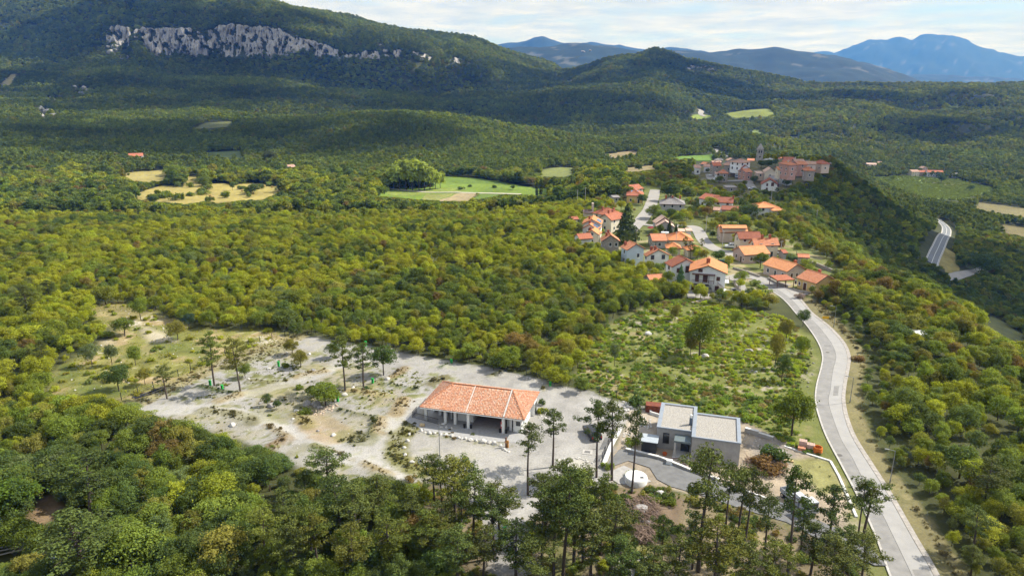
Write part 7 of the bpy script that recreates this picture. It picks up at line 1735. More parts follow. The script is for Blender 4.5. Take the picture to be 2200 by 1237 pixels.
# single broadleaved trees: base pixel, top row, width factor, tint, mesh, label
SING = [
    ((628, 762), 729, 1.3, OL * .8, 0, 'round olive tree at the top of the pitches, upper of two'), ((646, 789), 752, 1.15, OL * .85, 1, 'round olive tree at the top of the pitches, lower of two'), ((719, 768), 735, 1.1, DG * 1.1, 2, 'compact dark tree on the pale gravel beside the tall pine'), ((824, 806), 738, 1.0, DG * 1.15, 3, 'crooked small tree leaning on the gravel right of the pines'),
    ((256, 840), 787, 1.2, DG, 4, 'round dark tree in the meadow by the fence'), ((312, 826), 790, .9, OL, 5, 'thin light tree between the round dark tree and the small pine'), ((292, 785), 745, 1.0, MG * .9, 6, 'bushy green tree in the middle of the meadow'), ((268, 722), 682, 1.5, MG * .75, 0, 'spreading many stemmed shrub at the top of the meadow'), ((382, 730), 688, 1.2, OL * .9, 1, 'round tree with a dark shadow at the top of the meadow'), ((198, 786), 738, .8, GG, 2, 'thin sapling on the left of the meadow'), ((241, 784), 737, .7, GG * .8, 3, 'nearly bare sapling in the middle of the meadow'), ((303, 688), 640, .9, MG, 4, 'small tree at the upper edge of the meadow'), ((407, 706), 672, .9, np.array((.06, .10, .06)), 5, 'blue green bushy tree at the right of the meadow'),
    ((700, 872), 826, 1.7, MG * .85, 6, 'wide dark shrub on the rock island in the pitches'), ((673, 855), 828, 1.5, MG * .85, 0, 'left shrub on the rock island in the pitches'), ((718, 866), 834, 1.2, MG, 1, 'right shrub on the rock island, beside a green post'), ((575, 872), 845, .8, DG, 2, 'small shrub at the low rocks, left'), ((595, 880), 858, 1.0, DG, 3, 'small shrub at the low rocks, right'), ((527, 812), 782, 1.1, MG * .8, 4, 'leafy bush behind the right layered pine'),
    ((1503, 765), 672, .85, MG * .72, 5, 'tall dark ivy clad tree standing alone in the scrub field'), ((1483, 768), 718, .7, OL * .8, 6, 'thin olive tree beside the ivy clad tree'), ((1688, 735), 686, .9, OL * .8, 0, 'light crowned tree near the bend in the scrub field'), ((1720, 765), 722, .9, MG, 1, 'small tree by the road bend in the scrub field'), ((1679, 818), 762, .7, DG * 1.1, 2, 'narrow dark tree low in the scrub field'), ((1700, 938), 835, 1.0, MG * .75, 3, 'large dark tree above the brick pallets'), ((1725, 700), 666, 1.0, DG * 1.1, 4, 'dark tree leaning over the road edge'), ((1450, 690), 655, .7, OL * .7, 5, 'thin tree at the upper edge of the scrub field'), ((1320, 786), 738, .6, GG, 6, 'spindly sapling at the left of the scrub field'), ((1390, 672), 645, .7, MG, 0, 'small tree in the upper left of the scrub field'), ((1665, 790), 715, .5, OL, 1, 'spindly leaning tree in the middle right of the scrub field'), ((1580, 700), 668, .9, MG, 2, 'forked tree on the upper scrub field'),
    ((1633, 577), 540, 1.15, MG * .75, 3, 'round shade tree on the lawn beside the pink bungalow'), ((1543, 563), 539, 1.5, np.array((.07, .13, .02)), 4, 'round clipped bright green tree in the lawn'), ((1591, 610), 582, 1.3, MG, 5, 'spreading orchard tree beside the ridge road'), ((1497, 556), 530, 1.2, MG, 6, 'green tree behind the balcony house, left'), ((1512, 562), 536, 1.2, OL, 0, 'green tree behind the balcony house, right'), ((1820, 648), 604, 1.3, MG * .85, 1, 'large tree right of the yellow bungalow'), ((1780, 640), 612, 1.2, MG, 2, 'light green bush tree below the yellow bungalow'), ((1623, 650), 625, 1.2, MG * .8, 3, 'clipped dark shrub between house and road'), ((1610, 640), 618, 1.2, DG, 4, 'dark laurel by the balcony house yard'), ((1560, 580), 566, 1.1, DG * .9, 5, 'dark hedge tree behind the orchard tree'), ((1415, 590), 566, 1.3, MG, 6, 'leafy tree before the white orange roofed house'), ((1436, 612), 582, 1.3, MG * .85, 0, 'leafy tree before the brown roofed house'), ((1395, 585), 560, 1.1, YG * .8, 1, 'yellow green tree at the wood edge below the blue house'), ((1532, 496), 474, 1.2, YG * .75, 2, 'bright green tree beside the pale street'), ((1530, 512), 495, 1.0, DG * .9, 3, 'dark round tree beside the pale street'),
    ((1493, 420), 404, 1.2, np.array((.30, .27, .02)), 4, 'bright yellow tree below the old village'), ((1403, 470), 440, 1.3, MG * .8, 5, 'garden tree right of the long street'), ((1420, 478), 452, 1.4, MG, 6, 'wide garden tree above the pale pink gables'), ((1460, 482), 455, 1.4, MG, 0, 'leafy garden tree below the grey hipped house'), ((1440, 472), 448, 1.4, DG, 1, 'dark garden tree below the grey hipped house'), ((1610, 470), 438, 1.6, DG, 2, 'big dark tree left of the hillside villa'), ((1590, 462), 440, 1.2, DG, 3, 'dark round tree behind the white hall yard'), ((1570, 484), 455, 1.4, MG * .85, 4, 'leafy tree above the stepped orange roofs'), ((1550, 480), 455, 1.4, MG * .8, 5, 'leafy tree left above the stepped orange roofs'), ((1380, 440), 418, 1.5, DG, 6, 'dark tree beside the yellow solar house'), ((1440, 432), 395, 1.6, DG * .8, 0, 'tall dark tree above the grey hipped house'), ((1340, 470), 450, 1.2, MG * .8, 1, 'green tree between terraced houses and cedar'), ((1275, 455), 432, 1.5, DG, 2, 'dark tree behind the chapel'), ((1588, 380), 364, 1.3, DG, 3, 'round dark tree in the middle of the old village'), ((1620, 395), 378, 1.3, DG, 4, 'dark tree left of the lone white gabled house'), ((1650, 363), 343, 1.6, DG, 5, 'big dark tree right below the bell tower'), ((1635, 362), 345, 1.4, DG, 6, 'dark tree at the foot of the bell tower'), ((1665, 358), 342, 1.4, DG, 0, 'dark tree between the tower and the rose block'), ((1690, 402), 384, 1.5, DG, 1, 'dark tree right of the lone white gabled house'), ((1722, 380), 360, 1.5, DG, 2, 'dark tree in front of the windowed rose block'), ((1560, 366), 355, 1.2, DG, 3, 'dark tree in front of the central stone house'), ((1520, 372), 362, 1.2, DG, 4, 'dark tree beside the pale village road'), ((1545, 394), 378, 1.3, MG * .7, 5, 'leafy tree below the tall stone house'), ((1600, 400), 388, 1.3, MG * .7, 6, 'leafy tree by the lower village lane'),
    ((38, 1120), 1032, 1.5, np.array((.10, .16, .02)), 0, 'bright green fig like tree at the left edge by the garden'), ((45, 1178), 1112, 1.2, MG * .7, 1, 'upright dark green bush beside the garden plot'), ((82, 1190), 1130, 1.2, MG * .7, 2, 'upright dark green bush right of its garden neighbour'), ((60, 1235), 1190, 1.6, OL, 3, 'low olive bush at the lower left edge'),
    ((375, 395), 355, 1.0, MG, 4, 'tall tree beside the yellow hay field'), ((545, 417), 395, 1.7, DG, 5, 'wide dark tree on the right of the hay field'), ((500, 410), 392, .9, DG, 6, 'small dark tree in the middle of the hay field'), ((332, 440), 420, 1.5, DG, 0, 'dark tree at the near edge of the hay field, right'), ((265, 440), 416, 1.5, DG, 1, 'dark tree at the near edge of the hay field, left'), ((440, 400), 378, 1.5, MG * .8, 2, 'round tree at the back of the hay field'), ((580, 355), 322, 1.3, np.array((.10, .12, .05)), 3, 'pale green tree in the dark valley behind the hay field'), ((1102, 408), 398, 1.3, DG, 4, 'small round tree on the green meadow'), ((2085, 410), 398, 1.5, DG, 5, 'small tree in the valley vineyard'), ((2022, 395), 376, 1.2, DG, 6, 'dark tree before the valley hamlet'), ((1918, 390), 376, 1.2, MG, 0, 'small tree at the left end of the valley vineyard'), ((2108, 590), 545, 1.9, DG * 1.1, 1, 'large round tree beside the valley side road'),
]
for bp, vt, sp, tn, mi_, lb in SING:
    P = at(*bp); H_ = height_for(P, vt)
    if H_ > 25: H_ = 9
    tree('broadleaf_tree' if H_ > 2.2 else 'shrub', BROAD[mi_], (P[0], P[1], P[2] - .05), H_ / 6 * sp, H_ / 6, mi_ * 1.3, tn, lb, cat='tree' if H_ > 2.2 else 'shrub')

# ------------------------------------------------------------------ cliffs
def rock_mat(name, col, dark, scale=0.06, zs=0.25):
    m = bpy.data.materials.new(name); m.use_nodes = True; nt = m.node_tree; b = nt.nodes['Principled BSDF']; b.inputs['Roughness'].default_value = 0.95; b.inputs['Specular IOR Level'].default_value = 0.1
    g = nt.nodes.new('ShaderNodeNewGeometry'); mp = nt.nodes.new('ShaderNodeMapping'); mp.inputs['Scale'].default_value = (scale, scale, scale * zs); nt.links.new(g.outputs['Position'], mp.inputs['Vector'])
    n = nt.nodes.new('ShaderNodeTexNoise'); n.inputs['Scale'].default_value = 4; n.inputs['Detail'].default_value = 9; n.inputs['Roughness'].default_value = 0.7; nt.links.new(mp.outputs[0], n.inputs['Vector'])
    r = nt.nodes.new('ShaderNodeValToRGB'); r.color_ramp.elements[0].position = 0.36; r.color_ramp.elements[0].color = (*dark, 1); r.color_ramp.elements[1].position = 0.56; r.color_ramp.elements[1].color = (*col, 1)
    nt.links.new(n.outputs['Fac'], r.inputs[0]); nt.links.new(r.outputs[0], b.inputs['Base Color']); return m
M_CLIFF = rock_mat('limestone_cliff', (0.385, 0.37, 0.355), (0.19, 0.175, 0.16), 0.09, 0.3)
us = np.arange(228, 992.5, 0.8)
ct = np.interp(us, [c[0] for c in CLIFF], [c[1] for c in CLIFF]); cb_ = np.interp(us, [c[0] for c in CLIFF], [c[2] for c in CLIFF])
ct = ct + (fbm(us / 6, us * 0, 4, 41) - .5) * 8; cb_ = cb_ + (fbm(us / 7, us * 0 + 5, 4, 42) - .5) * 11
NR = 44
tt_ = np.linspace(0, 1, NR)
U = np.broadcast_to(us[None, :], (NR, len(us))); Vv = cb_[None, :] * (1 - tt_[:, None]) + ct[None, :] * tt_[:, None]
Yd = _cy(us)[None, :] - 6 + tt_[:, None] * 17
xw = (U - 1100) * 1.2; zw = -Vv * 1.2
Yd = Yd - 22 * (np.abs(fbm(xw / 34, zw / 60, 3, 51) - .5) * 2) - 6 * np.abs(fbm(xw / 9, zw / 30, 3, 52) - .5) * 2 - 3 * fbm(xw / 4, zw / 6, 2, 53) + 13
dx_, dy_, dz_ = ray(U, Vv)
Pc = np.stack([Yd * dx_ / dy_, Yd, CAMH + Yd * dz_ / dy_], -1).reshape(-1, 3)
ii = np.arange(U.size).reshape(U.shape); q = np.stack([ii[:-1, :-1], ii[:-1, 1:], ii[1:, 1:], ii[1:, :-1]], -1).reshape(-1, 4)
hole = (fbm(U / 9, Vv / 14, 4, 19) > 0.595 - .06 * sstep(640, 900, U)) | (fbm(U / 3.2, Vv / 7, 3, 23) > 0.72) | ((U > 277) & (U < 287)) | ((U > 934) & (U < 962)) | ((cb_ - ct)[None, :] < 3)
q = q[~hole.ravel()[q].any(1)]
# thin edges folded back into the slope give the face thickness
back = Pc.copy(); back[:, 1] += 9; back[:, 2] -= 2
edge = np.concatenate([np.sort(q[:, [a, b]], 1) for a, b in ((0, 1), (1, 2), (2, 3), (3, 0))]); eu, cnt = np.unique(edge, axis=0, return_counts=True); eb = eu[cnt == 1]
q2 = np.stack([eb[:, 0], eb[:, 1], eb[:, 1] + len(Pc), eb[:, 0] + len(Pc)], 1)
tag(link('cliff', mesh_from('cliff', np.vstack([Pc, back]), np.vstack([q, q2]), [M_CLIFF])), kind='structure')
# smaller outcrops on the lower slopes
r_ = np.random.default_rng(61)
for cx, cy, w_, h_, k in OUTCROPS:
    mb_v, mb_f = [], []
    for i in range(k):
        u = cx + r_.uniform(-w_, w_); v = cy + r_.uniform(-h_, h_) * .8; P = at(u, v); s = P[1] / 1467 * r_.uniform(.45, 1.0) * h_ * .75
        rm_ = rock_mesh('t', s * 1.3, s, s * .9, int(cx * 10 + i), M_CLIFF)
        vv = np.array([v_.co[:] for v_ in rm_.vertices]) + np.array((P[0], P[1], P[2] + s * .35)); ff = np.array([p.vertices[:] for p in rm_.polygons]); mb_f.append(ff + sum(len(a_) for a_ in mb_v)); mb_v.append(vv); bpy.data.meshes.remove(rm_)
    tag(link('rock_outcrop', mesh_from('rock_outcrop', np.vstack(mb_v), np.vstack(mb_f), [M_CLIFF])), kind='structure')

# ------------------------------------------------------------------ boulders, posts, lamps and other small things
M_BOULD = rock_mat('boulder_limestone', (0.60, 0.58, 0.55), (0.34, 0.32, 0.29), scale=1.2, zs=1)
M_BOULDY = rock_mat('boulder_ochre', (0.55, 0.42, 0.25), (0.36, 0.26, 0.15), scale=1.2, zs=1)
M_ROCKG = rock_mat('karst_rock_grey', (0.36, 0.34, 0.33), (0.14, 0.13, 0.12), scale=1.5, zs=1)
RK = [rock_mesh('boulder', 1, .8, .62, 700 + i, M_BOULD) for i in range(6)]
def boulder(P, s, label, group=None, m=None, k=0, cat='boulder'):
    g = at(*P); me = RK[k % 6]
    if m is not None: me = rock_mesh('boulder', 1, .8, .62, 730 + k, m)
    o = link('boulder', me); o.location = (g[0], g[1], g[2] + s * .22); o.scale = (s, s, s); o.rotation_euler = (0, 0, k * 1.3); return tag(o, label, cat, group)
ROW = [(243, 635, 36), (280, 650, 26), (322, 660, 44), (372, 658, 40), (430, 670, 30), (480, 675, 44), (540, 685, 40), (600, 700, 36), (630, 712, 28), (660, 708, 38), (712, 725, 50), (765, 728, 34), (830, 740, 66), (890, 748, 42), (940, 758, 54), (995, 778, 36)]
for i, (a, b, w_) in enumerate(ROW):
    lb = 'largest white boulder of the row edging the parking lot before the tiled building' if i == 12 else 'white limestone boulder in the row edging the parking lot before the building'
    boulder((850 + a / 4.4175, 780 + (b + 8) / 4.4175), w_ / 4.4175 / 12.4 * .62, lb, None if i == 12 else 'row of white boulders before the tiled building', k=i)
for i, (a, b, w_) in enumerate(((485, 612, 36), (532, 620, 30), (435, 612, 30))): boulder((850 + a / 4.4175, 780 + b / 4.4175), w_ / 4.4175 / 12.4 * .6, 'low white boulder beside the terrace paving and the lamp', 'low white boulders by the terrace', k=i + 3)
for i, (a, b, w_) in enumerate(((138, 675, 38), (113, 737, 40), (83, 803, 38), (90, 872, 38), (158, 940, 42), (285, 985, 30))): boulder((850 + a / 4.4175, 780 + b / 4.4175), w_ / 4.4175 / 12.6 * .62, 'round white boulder on the weedy curve left of the parking lot', 'white boulders along the weedy curve', k=i + 1)
boulder((850 + 250 / 4.4175, 780 + 595 / 4.4175), .62, 'ochre boulder at the near corner of the terrace railing', m=M_BOULDY, k=2)
bp = at(905, 991); boulder((905, 993), .72, 'big white boulder carrying a small black plaque at the lot entrance', k=4)
o = tag(empty('plaque', (bp[0] + .1, bp[1] - .62, bp[2] + .15), .1), 'small black plaque leaning on the big white boulder', 'plaque'); MB().box(-.28, .28, -.04, .04, -.2, .45).build('plate', M_DARKMET, o)
for i, (a, b, w_) in enumerate(((1030, 822, 40), (1075, 842, 30), (1010, 808, 30), (1050, 832, 26))): boulder((850 + a / 4.4175, 780 + b / 4.4175), w_ / 4.4175 / 12.6 * .55, 'flat white stone at the foot of the wooden signpost', 'flat stones by the signpost', k=i)
PB = [(1055, 285, 36, 'white boulder behind the lower round olive tree'), (710, 412, 36, 'pale stone left of the green post on the upper pitches'), (1090, 428, 50, 'speckled grey rock below the olive trees'), (1730, 500, 54, 'white boulder right of the bushy pine'), (1430, 574, 40, 'pale boulder left of the middle green post'), (1362, 634, 50, 'white boulder at the foot of the tall middle pine'), (1265, 978, 40, 'white boulder beside the sandy pitch'), (1130, 942, 28, 'dark grey stone by the lower track'), (940, 778, 46, 'white boulder left of the rock island'), (915, 842, 34, 'pale stone below the rock island, upper'), (1008, 897, 30, 'pale stone below the rock island, lower'), (400, 893, 56, 'white boulder on the lower left pitch'), (535, 497, 30, 'white stone behind the right layered pine'), (1760, 240, 28, 'white stone under the crooked tree'), (865, 270, 24, 'brown stone beside the upper olive tree'), (640, 702, 40, 'left grey rock of the low shrubby rocks'), (730, 728, 74, 'large grey rock of the low shrubby rocks')]
for i, (a, b, w_, lb) in enumerate(PB): boulder((400 + a / 3.99, 690 + b / 3.99), w_ / 3.99 / 11.0 * .6, lb, k=i, m=M_ROCKG if 'grey' in lb else None)
for i, (a, b, w_) in enumerate(((1040, 715, 70), (1110, 720, 80), (1150, 745, 50))): boulder((400 + a / 3.99, 690 + b / 3.99), w_ / 3.99 / 11 * .62, 'craggy grey rock in the middle of the rock island', 'grey rocks of the rock island', m=M_ROCKG, k=10 + i)
r_ = random.Random(3)
def rubble(name, poly, n, s0, s1, m, seed, label=None):
    rr = random.Random(seed); P = np.array([flat(u, v) for u, v in poly]); V, Fc = [], []
    x0, y0 = P.min(0); x1, y1 = P.max(0); k = 0; base = rock_mesh('t', 1, .85, .6, seed, m, sub=1); bv = np.array([v.co[:] for v in base.vertices]); bf = np.array([p.vertices[:] for p in base.polygons]); bpy.data.meshes.remove(base)
    while k < n:
        x, y = rr.uniform(x0, x1), rr.uniform(y0, y1)
        if not inpoly(np.array([x]), np.array([y]), P)[0]: continue
        s = rr.uniform(s0, s1) * rr.uniform(.6, 1.2); a = rr.uniform(0, 6.28); c_, s_ = math.cos(a), math.sin(a); Rm = np.array([[c_, -s_, 0], [s_, c_, 0], [0, 0, 1]])
        Fc.append(bf + len(V) * len(bv)); V.append(bv @ Rm.T * s + np.array([x, y, float(zat(x, y)) + s * .2])); k += 1
    o = link(name, mesh_from(name, np.vstack(V), np.vstack(Fc), [m])); o['kind'] = 'stuff'; return o
rubble('stone_rubble', [(1160, 890), (1178, 880), (1196, 892), (1195, 915), (1175, 920), (1158, 908)], 60, .1, .34, M_BOULD, 31)
rubble('stone_rubble', [(1333, 863), (1352, 858), (1362, 878), (1345, 884)], 34, .15, .5, M_BOULD, 32)
rubble('stone_rubble', [(1336, 925), (1365, 935), (1370, 965), (1345, 965), (1335, 945)], 60, .1, .3, M_BOULD, 33)
rubble('stone_rubble', [(1375, 895), (1400, 900), (1400, 920), (1375, 925)], 40, .1, .3, M_BOULD, 34)
rubble('retaining_stones', [(663, 880), (700, 874), (724, 868), (728, 880), (690, 893), (672, 892)], 70, .12, .36, rock_mat('sandy_stone', (.55, .45, .36), (.3, .22, .16), 1.2, 1), 35)
rubble('scattered_stones', [(300, 862), (480, 772), (640, 724), (960, 775), (880, 880), (760, 985), (620, 960), (420, 905)], 260, .05, .16, M_BOULD, 36)
rubble('lot_edge_stones', [(1100, 802), (1300, 856), (1385, 872), (1380, 876), (1300, 861), (1100, 807)], 46, .14, .32, M_BOULD, 37)
rubble('island_edge_stones', [(1185, 1004), (1200, 985), (1242, 981), (1292, 1000), (1288, 1004), (1240, 986), (1204, 989), (1190, 1008)], 60, .12, .3, M_BOULD, 41)
rubble('field_stones', [(1300, 700), (1400, 655), (1560, 660), (1700, 690), (1750, 760), (1740, 860), (1600, 890), (1400, 850), (1290, 800)], 220, .08, .38, M_ROCKG, 38)
rubble('meadow_stones', [(200, 670), (330, 670), (420, 705), (470, 770), (330, 830), (120, 845), (120, 790), (220, 740)], 90, .08, .3, M_BOULD, 39)
rubble('plot_rubble', [(1600, 928), (1700, 975), (1690, 1010), (1600, 960)], 80, .08, .22, M_BOULD, 40)
boulder((1515, 768), 1.1, 'long pale slab lying beside the ivy clad tree', k=2); boulder((1610, 756), 1.1, 'grey rock outcrop in the scrub field right', m=M_ROCKG, k=21); boulder((1625, 800), .5, 'pale stone low in the scrub field', k=3); boulder((1393, 718), 1.0, 'pale rock in the upper left scrub field', k=5)
boulder((1420, 1062), .9, 'pale rock below the dark drive', k=3); boulder((1378, 1100), 1.35, 'big grey rock rising from the dry brushwood', m=M_ROCKG, k=22); boulder((1390, 1128), 1.0, 'lower grey rock behind the brushwood heap', m=M_ROCKG, k=23)
# heaps of dry brushwood
def brush(poly, n, seed, h):
    rr = random.Random(seed); P = np.array([flat(u, v) for u, v in poly]); c = P.mean(0); mb = MB()
    for i in range(n):
        while True:
            x, y = rr.uniform(*sorted((P[:, 0].min(), P[:, 0].max()))), rr.uniform(P[:, 1].min(), P[:, 1].max())
            if inpoly(np.array([x]), np.array([y]), P)[0]: break
        a = rr.gauss(2.2, .6); L_ = rr.uniform(.6, 1.9); z = rr.uniform(.02, h) ; dz = rr.uniform(-.3, .4)
        mb.beam((x - math.cos(a) * L_ / 2, y - math.sin(a) * L_ / 2, max(.02, z - dz / 2)), (x + math.cos(a) * L_ / 2, y + math.sin(a) * L_ / 2, max(.02, z + dz / 2)), rr.uniform(.02, .06))
    o = mb.build('brushwood', mat('dry_twigs', (0.24, 0.17, 0.13), var=.4, scale=2)); tag(o, kind='stuff'); return o
brush([(1345, 1080), (1400, 1072), (1420, 1110), (1400, 1140), (1350, 1120)], 620, 1, .9); brush([(1365, 1135), (1405, 1140), (1400, 1170), (1370, 1168)], 380, 2, .8); brush([(1600, 985), (1690, 990), (1680, 1025), (1610, 1020)], 300, 3, .7)
# green supply posts of the pitches
M_GREEN = mat('post_green', (0.02, 0.36, 0.06), 0.5, var=.08); 
for (u, v), lb in (((478, 838), 'between the two layered pines'), ((599, 787), 'on the upper pitch left of the olive trees'), ((786, 743), 'at the back edge near the crooked tree'), ((801, 824), 'right of the bushy pine'), ((726, 862), 'behind the shrub on the rock island'), ((1182, 831), 'at the back edge behind the tiled building'), ((970, 782), 'at the back edge, in the middle'), ((1085, 1147), 'among the pines at the lower edge'), ((452, 828), 'half hidden by the left layered pine')):
    p = placed('supply_post', (u, v), R(-15), 'bright green camping supply post ' + lb, 'supply post', 'green supply posts of the pitches')
    MB().box(-.19, .19, -.15, .15, -.1, 1.05).build('post_body', M_GREEN, p); MB().box(-.23, .23, -.19, .19, 1.05, 1.13).build('cap', M_GREEN, p); MB().box(-.1, .1, -.165, -.152, .6, .85).build('socket_cover', M_DARKMET, p)
# wooden signpost
p = placed('wooden_signpost', (1091, 961), R(-20), 'orange brown wooden signpost between boulders and lone pine', 'signpost'); M_OWOOD = mat('orange_wood', (.42, .20, .06), .7, var=.25, scale=4)
MB().box(-.14, .14, -.12, .12, -.3, 1.25).build('post', M_OWOOD, p); MB().box(-.42, -.2, -.1, .1, -.3, 1.75).build('post', mat('dark_wood', (.16, .08, .04), .7, var=.3), p); MB().box(-.5, .2, -.16, -.125, .8, 1.15).build('board', M_OWOOD, p)
# lamps
def lamp(P, H_, rz, label, arm=.9, m=None):
    p = placed('street_lamp', P, rz, label, 'street lamp'); m = m or M_GREYMET
    MB().cyl((0, 0, -.3), (0, 0, H_), .075, .045, n=8).build('pole', m, p); MB().cyl((0, 0, -.3), (0, 0, .5), .11, .1, n=8).build('pole_base', m, p); MB().beam((0, 0, H_ - .05), (arm, 0, H_ + .08), .05).build('arm', m, p); MB().box(arm - .1, arm + .5, -.11, .11, H_ + .04, H_ + .13).build('lamp_head', m, p); return p
lamp((945, 982), 5.6, R(10), 'grey street lamp at the edge of the parking lot before the building', .5)
lamp((1912, 1036), 5.2, R(165), 'grey street lamp on the right verge near the lower edge'); lamp((1826, 864), 5.0, R(165), 'street lamp on the right verge at the road bend'); lamp((1791, 702), 5.2, R(165), 'street lamp on the right verge beside the yellow sign')
for (u, v), H_, lb in (((1451 , 536), 6.5, 'pole by the cream outbuilding'), ((1551, 537), 7, 'pole beside the pale street and hedge'), ((1752, 487), 8, 'lone pole on the wooded slope right of the settlement'), ((1656, 437), 8, 'lone pole above the hillside villa'), ((1516, 500), 7, 'pole by the bright green street tree'), ((1676, 553), 6, 'pole between pink bungalow and small sheds'), ((1257, 440), 9, 'pole above the chapel wood'), ((1240, 440), 8, 'pole left of the chapel wood')):
    p = placed('utility_pole', (u, v), 0, 'thin grey utility ' + lb, 'utility pole'); MB().cyl((0, 0, -.5), (0, 0, H_), .13, .09, n=7).build('pole', M_CONC, p); MB().beam((-.6, 0, H_ - .5), (.6, 0, H_ - .5), .1).build('crossarm', M_CONC, p)
# yellow sign by the road
p = placed('road_sign', (1773, 689), R(-12), 'small blank yellow board on two posts on the right verge', 'sign'); MB().box(-.75, .75, -.03, .03, .55, 1.15).build('board', mat('sign_yellow', (.75, .42, .02), .5, var=.05), p)
for x_ in (-.55, .55): MB().cyl((x_, .06, -.2), (x_, .06, 1.1), .04, n=6).build('post', M_GREYMET, p)
# bins, fire cabinet
def frame_thing(name, x, y, z, label, cat): q = bw2(x, y); return tag(empty(name, (q[0], q[1], z), math.atan2(BE[1], BE[0])), label, cat)
for (x_, y_), lb in (((9.05, .35), 'right of the second pillar'), ((7.95, .2), 'left of the second pillar'), ((15.3, .25), 'right of the carport pillar'), ((14.25, .2), 'left of the carport pillar')):
    p = frame_thing('litter_bin', x_, y_, .05, 'black litter bin standing ' + lb + ' of the tiled building', 'bin'); MB().lathe((0, 0, 0), [(.17, 0), (.22, .55), (.22, .6)], 12).build('bin_body', M_DARKMET, p); MB().lathe((0, 0, .6), [(.24, 0), (.24, .06), (.1, .12)], 12).build('lid', M_DARKMET, p)
p = frame_thing('fire_cabinet', 14.4, .45, .05, 'narrow red fire post against the carport pillar', 'fire post'); MB().box(-.1, .14, -.1, .1, 0, 1.9).build('cabinet', mat('fire_red', (.55, .02, .02), .5, var=.05), p); MB().box(-.05, .09, -.13, -.102, 1.1, 1.5).build('door', M_WHITE, p)
# drain grate and small bollard on the gravel
g0 = flat(1262, 971); p = tag(empty('drain_grate', (g0[0], g0[1], .03), R(-10)), 'square drain grate in a concrete frame on the gravel lot', 'drain'); MB().box(-.8, .8, -.7, .7, -.1, .03).build('frame', M_CONC, p)
gb = MB()
for i in range(6): gb.box(-.42 + i * .15, -.34 + i * .15, -.35, .35, .031, .05)
gb.build('grate', M_DARKMET, p)
p = placed('bollard', (1149, 1041), 0, 'small black hydrant post beside the lone gravel lot pine', 'post'); MB().cyl((0, 0, -.2), (0, 0, .75), .05, n=6).build('post', M_DARKMET, p); MB().beam((0, 0, .72), (-.4, 0, .72), .06).build('arm', M_DARKMET, p)

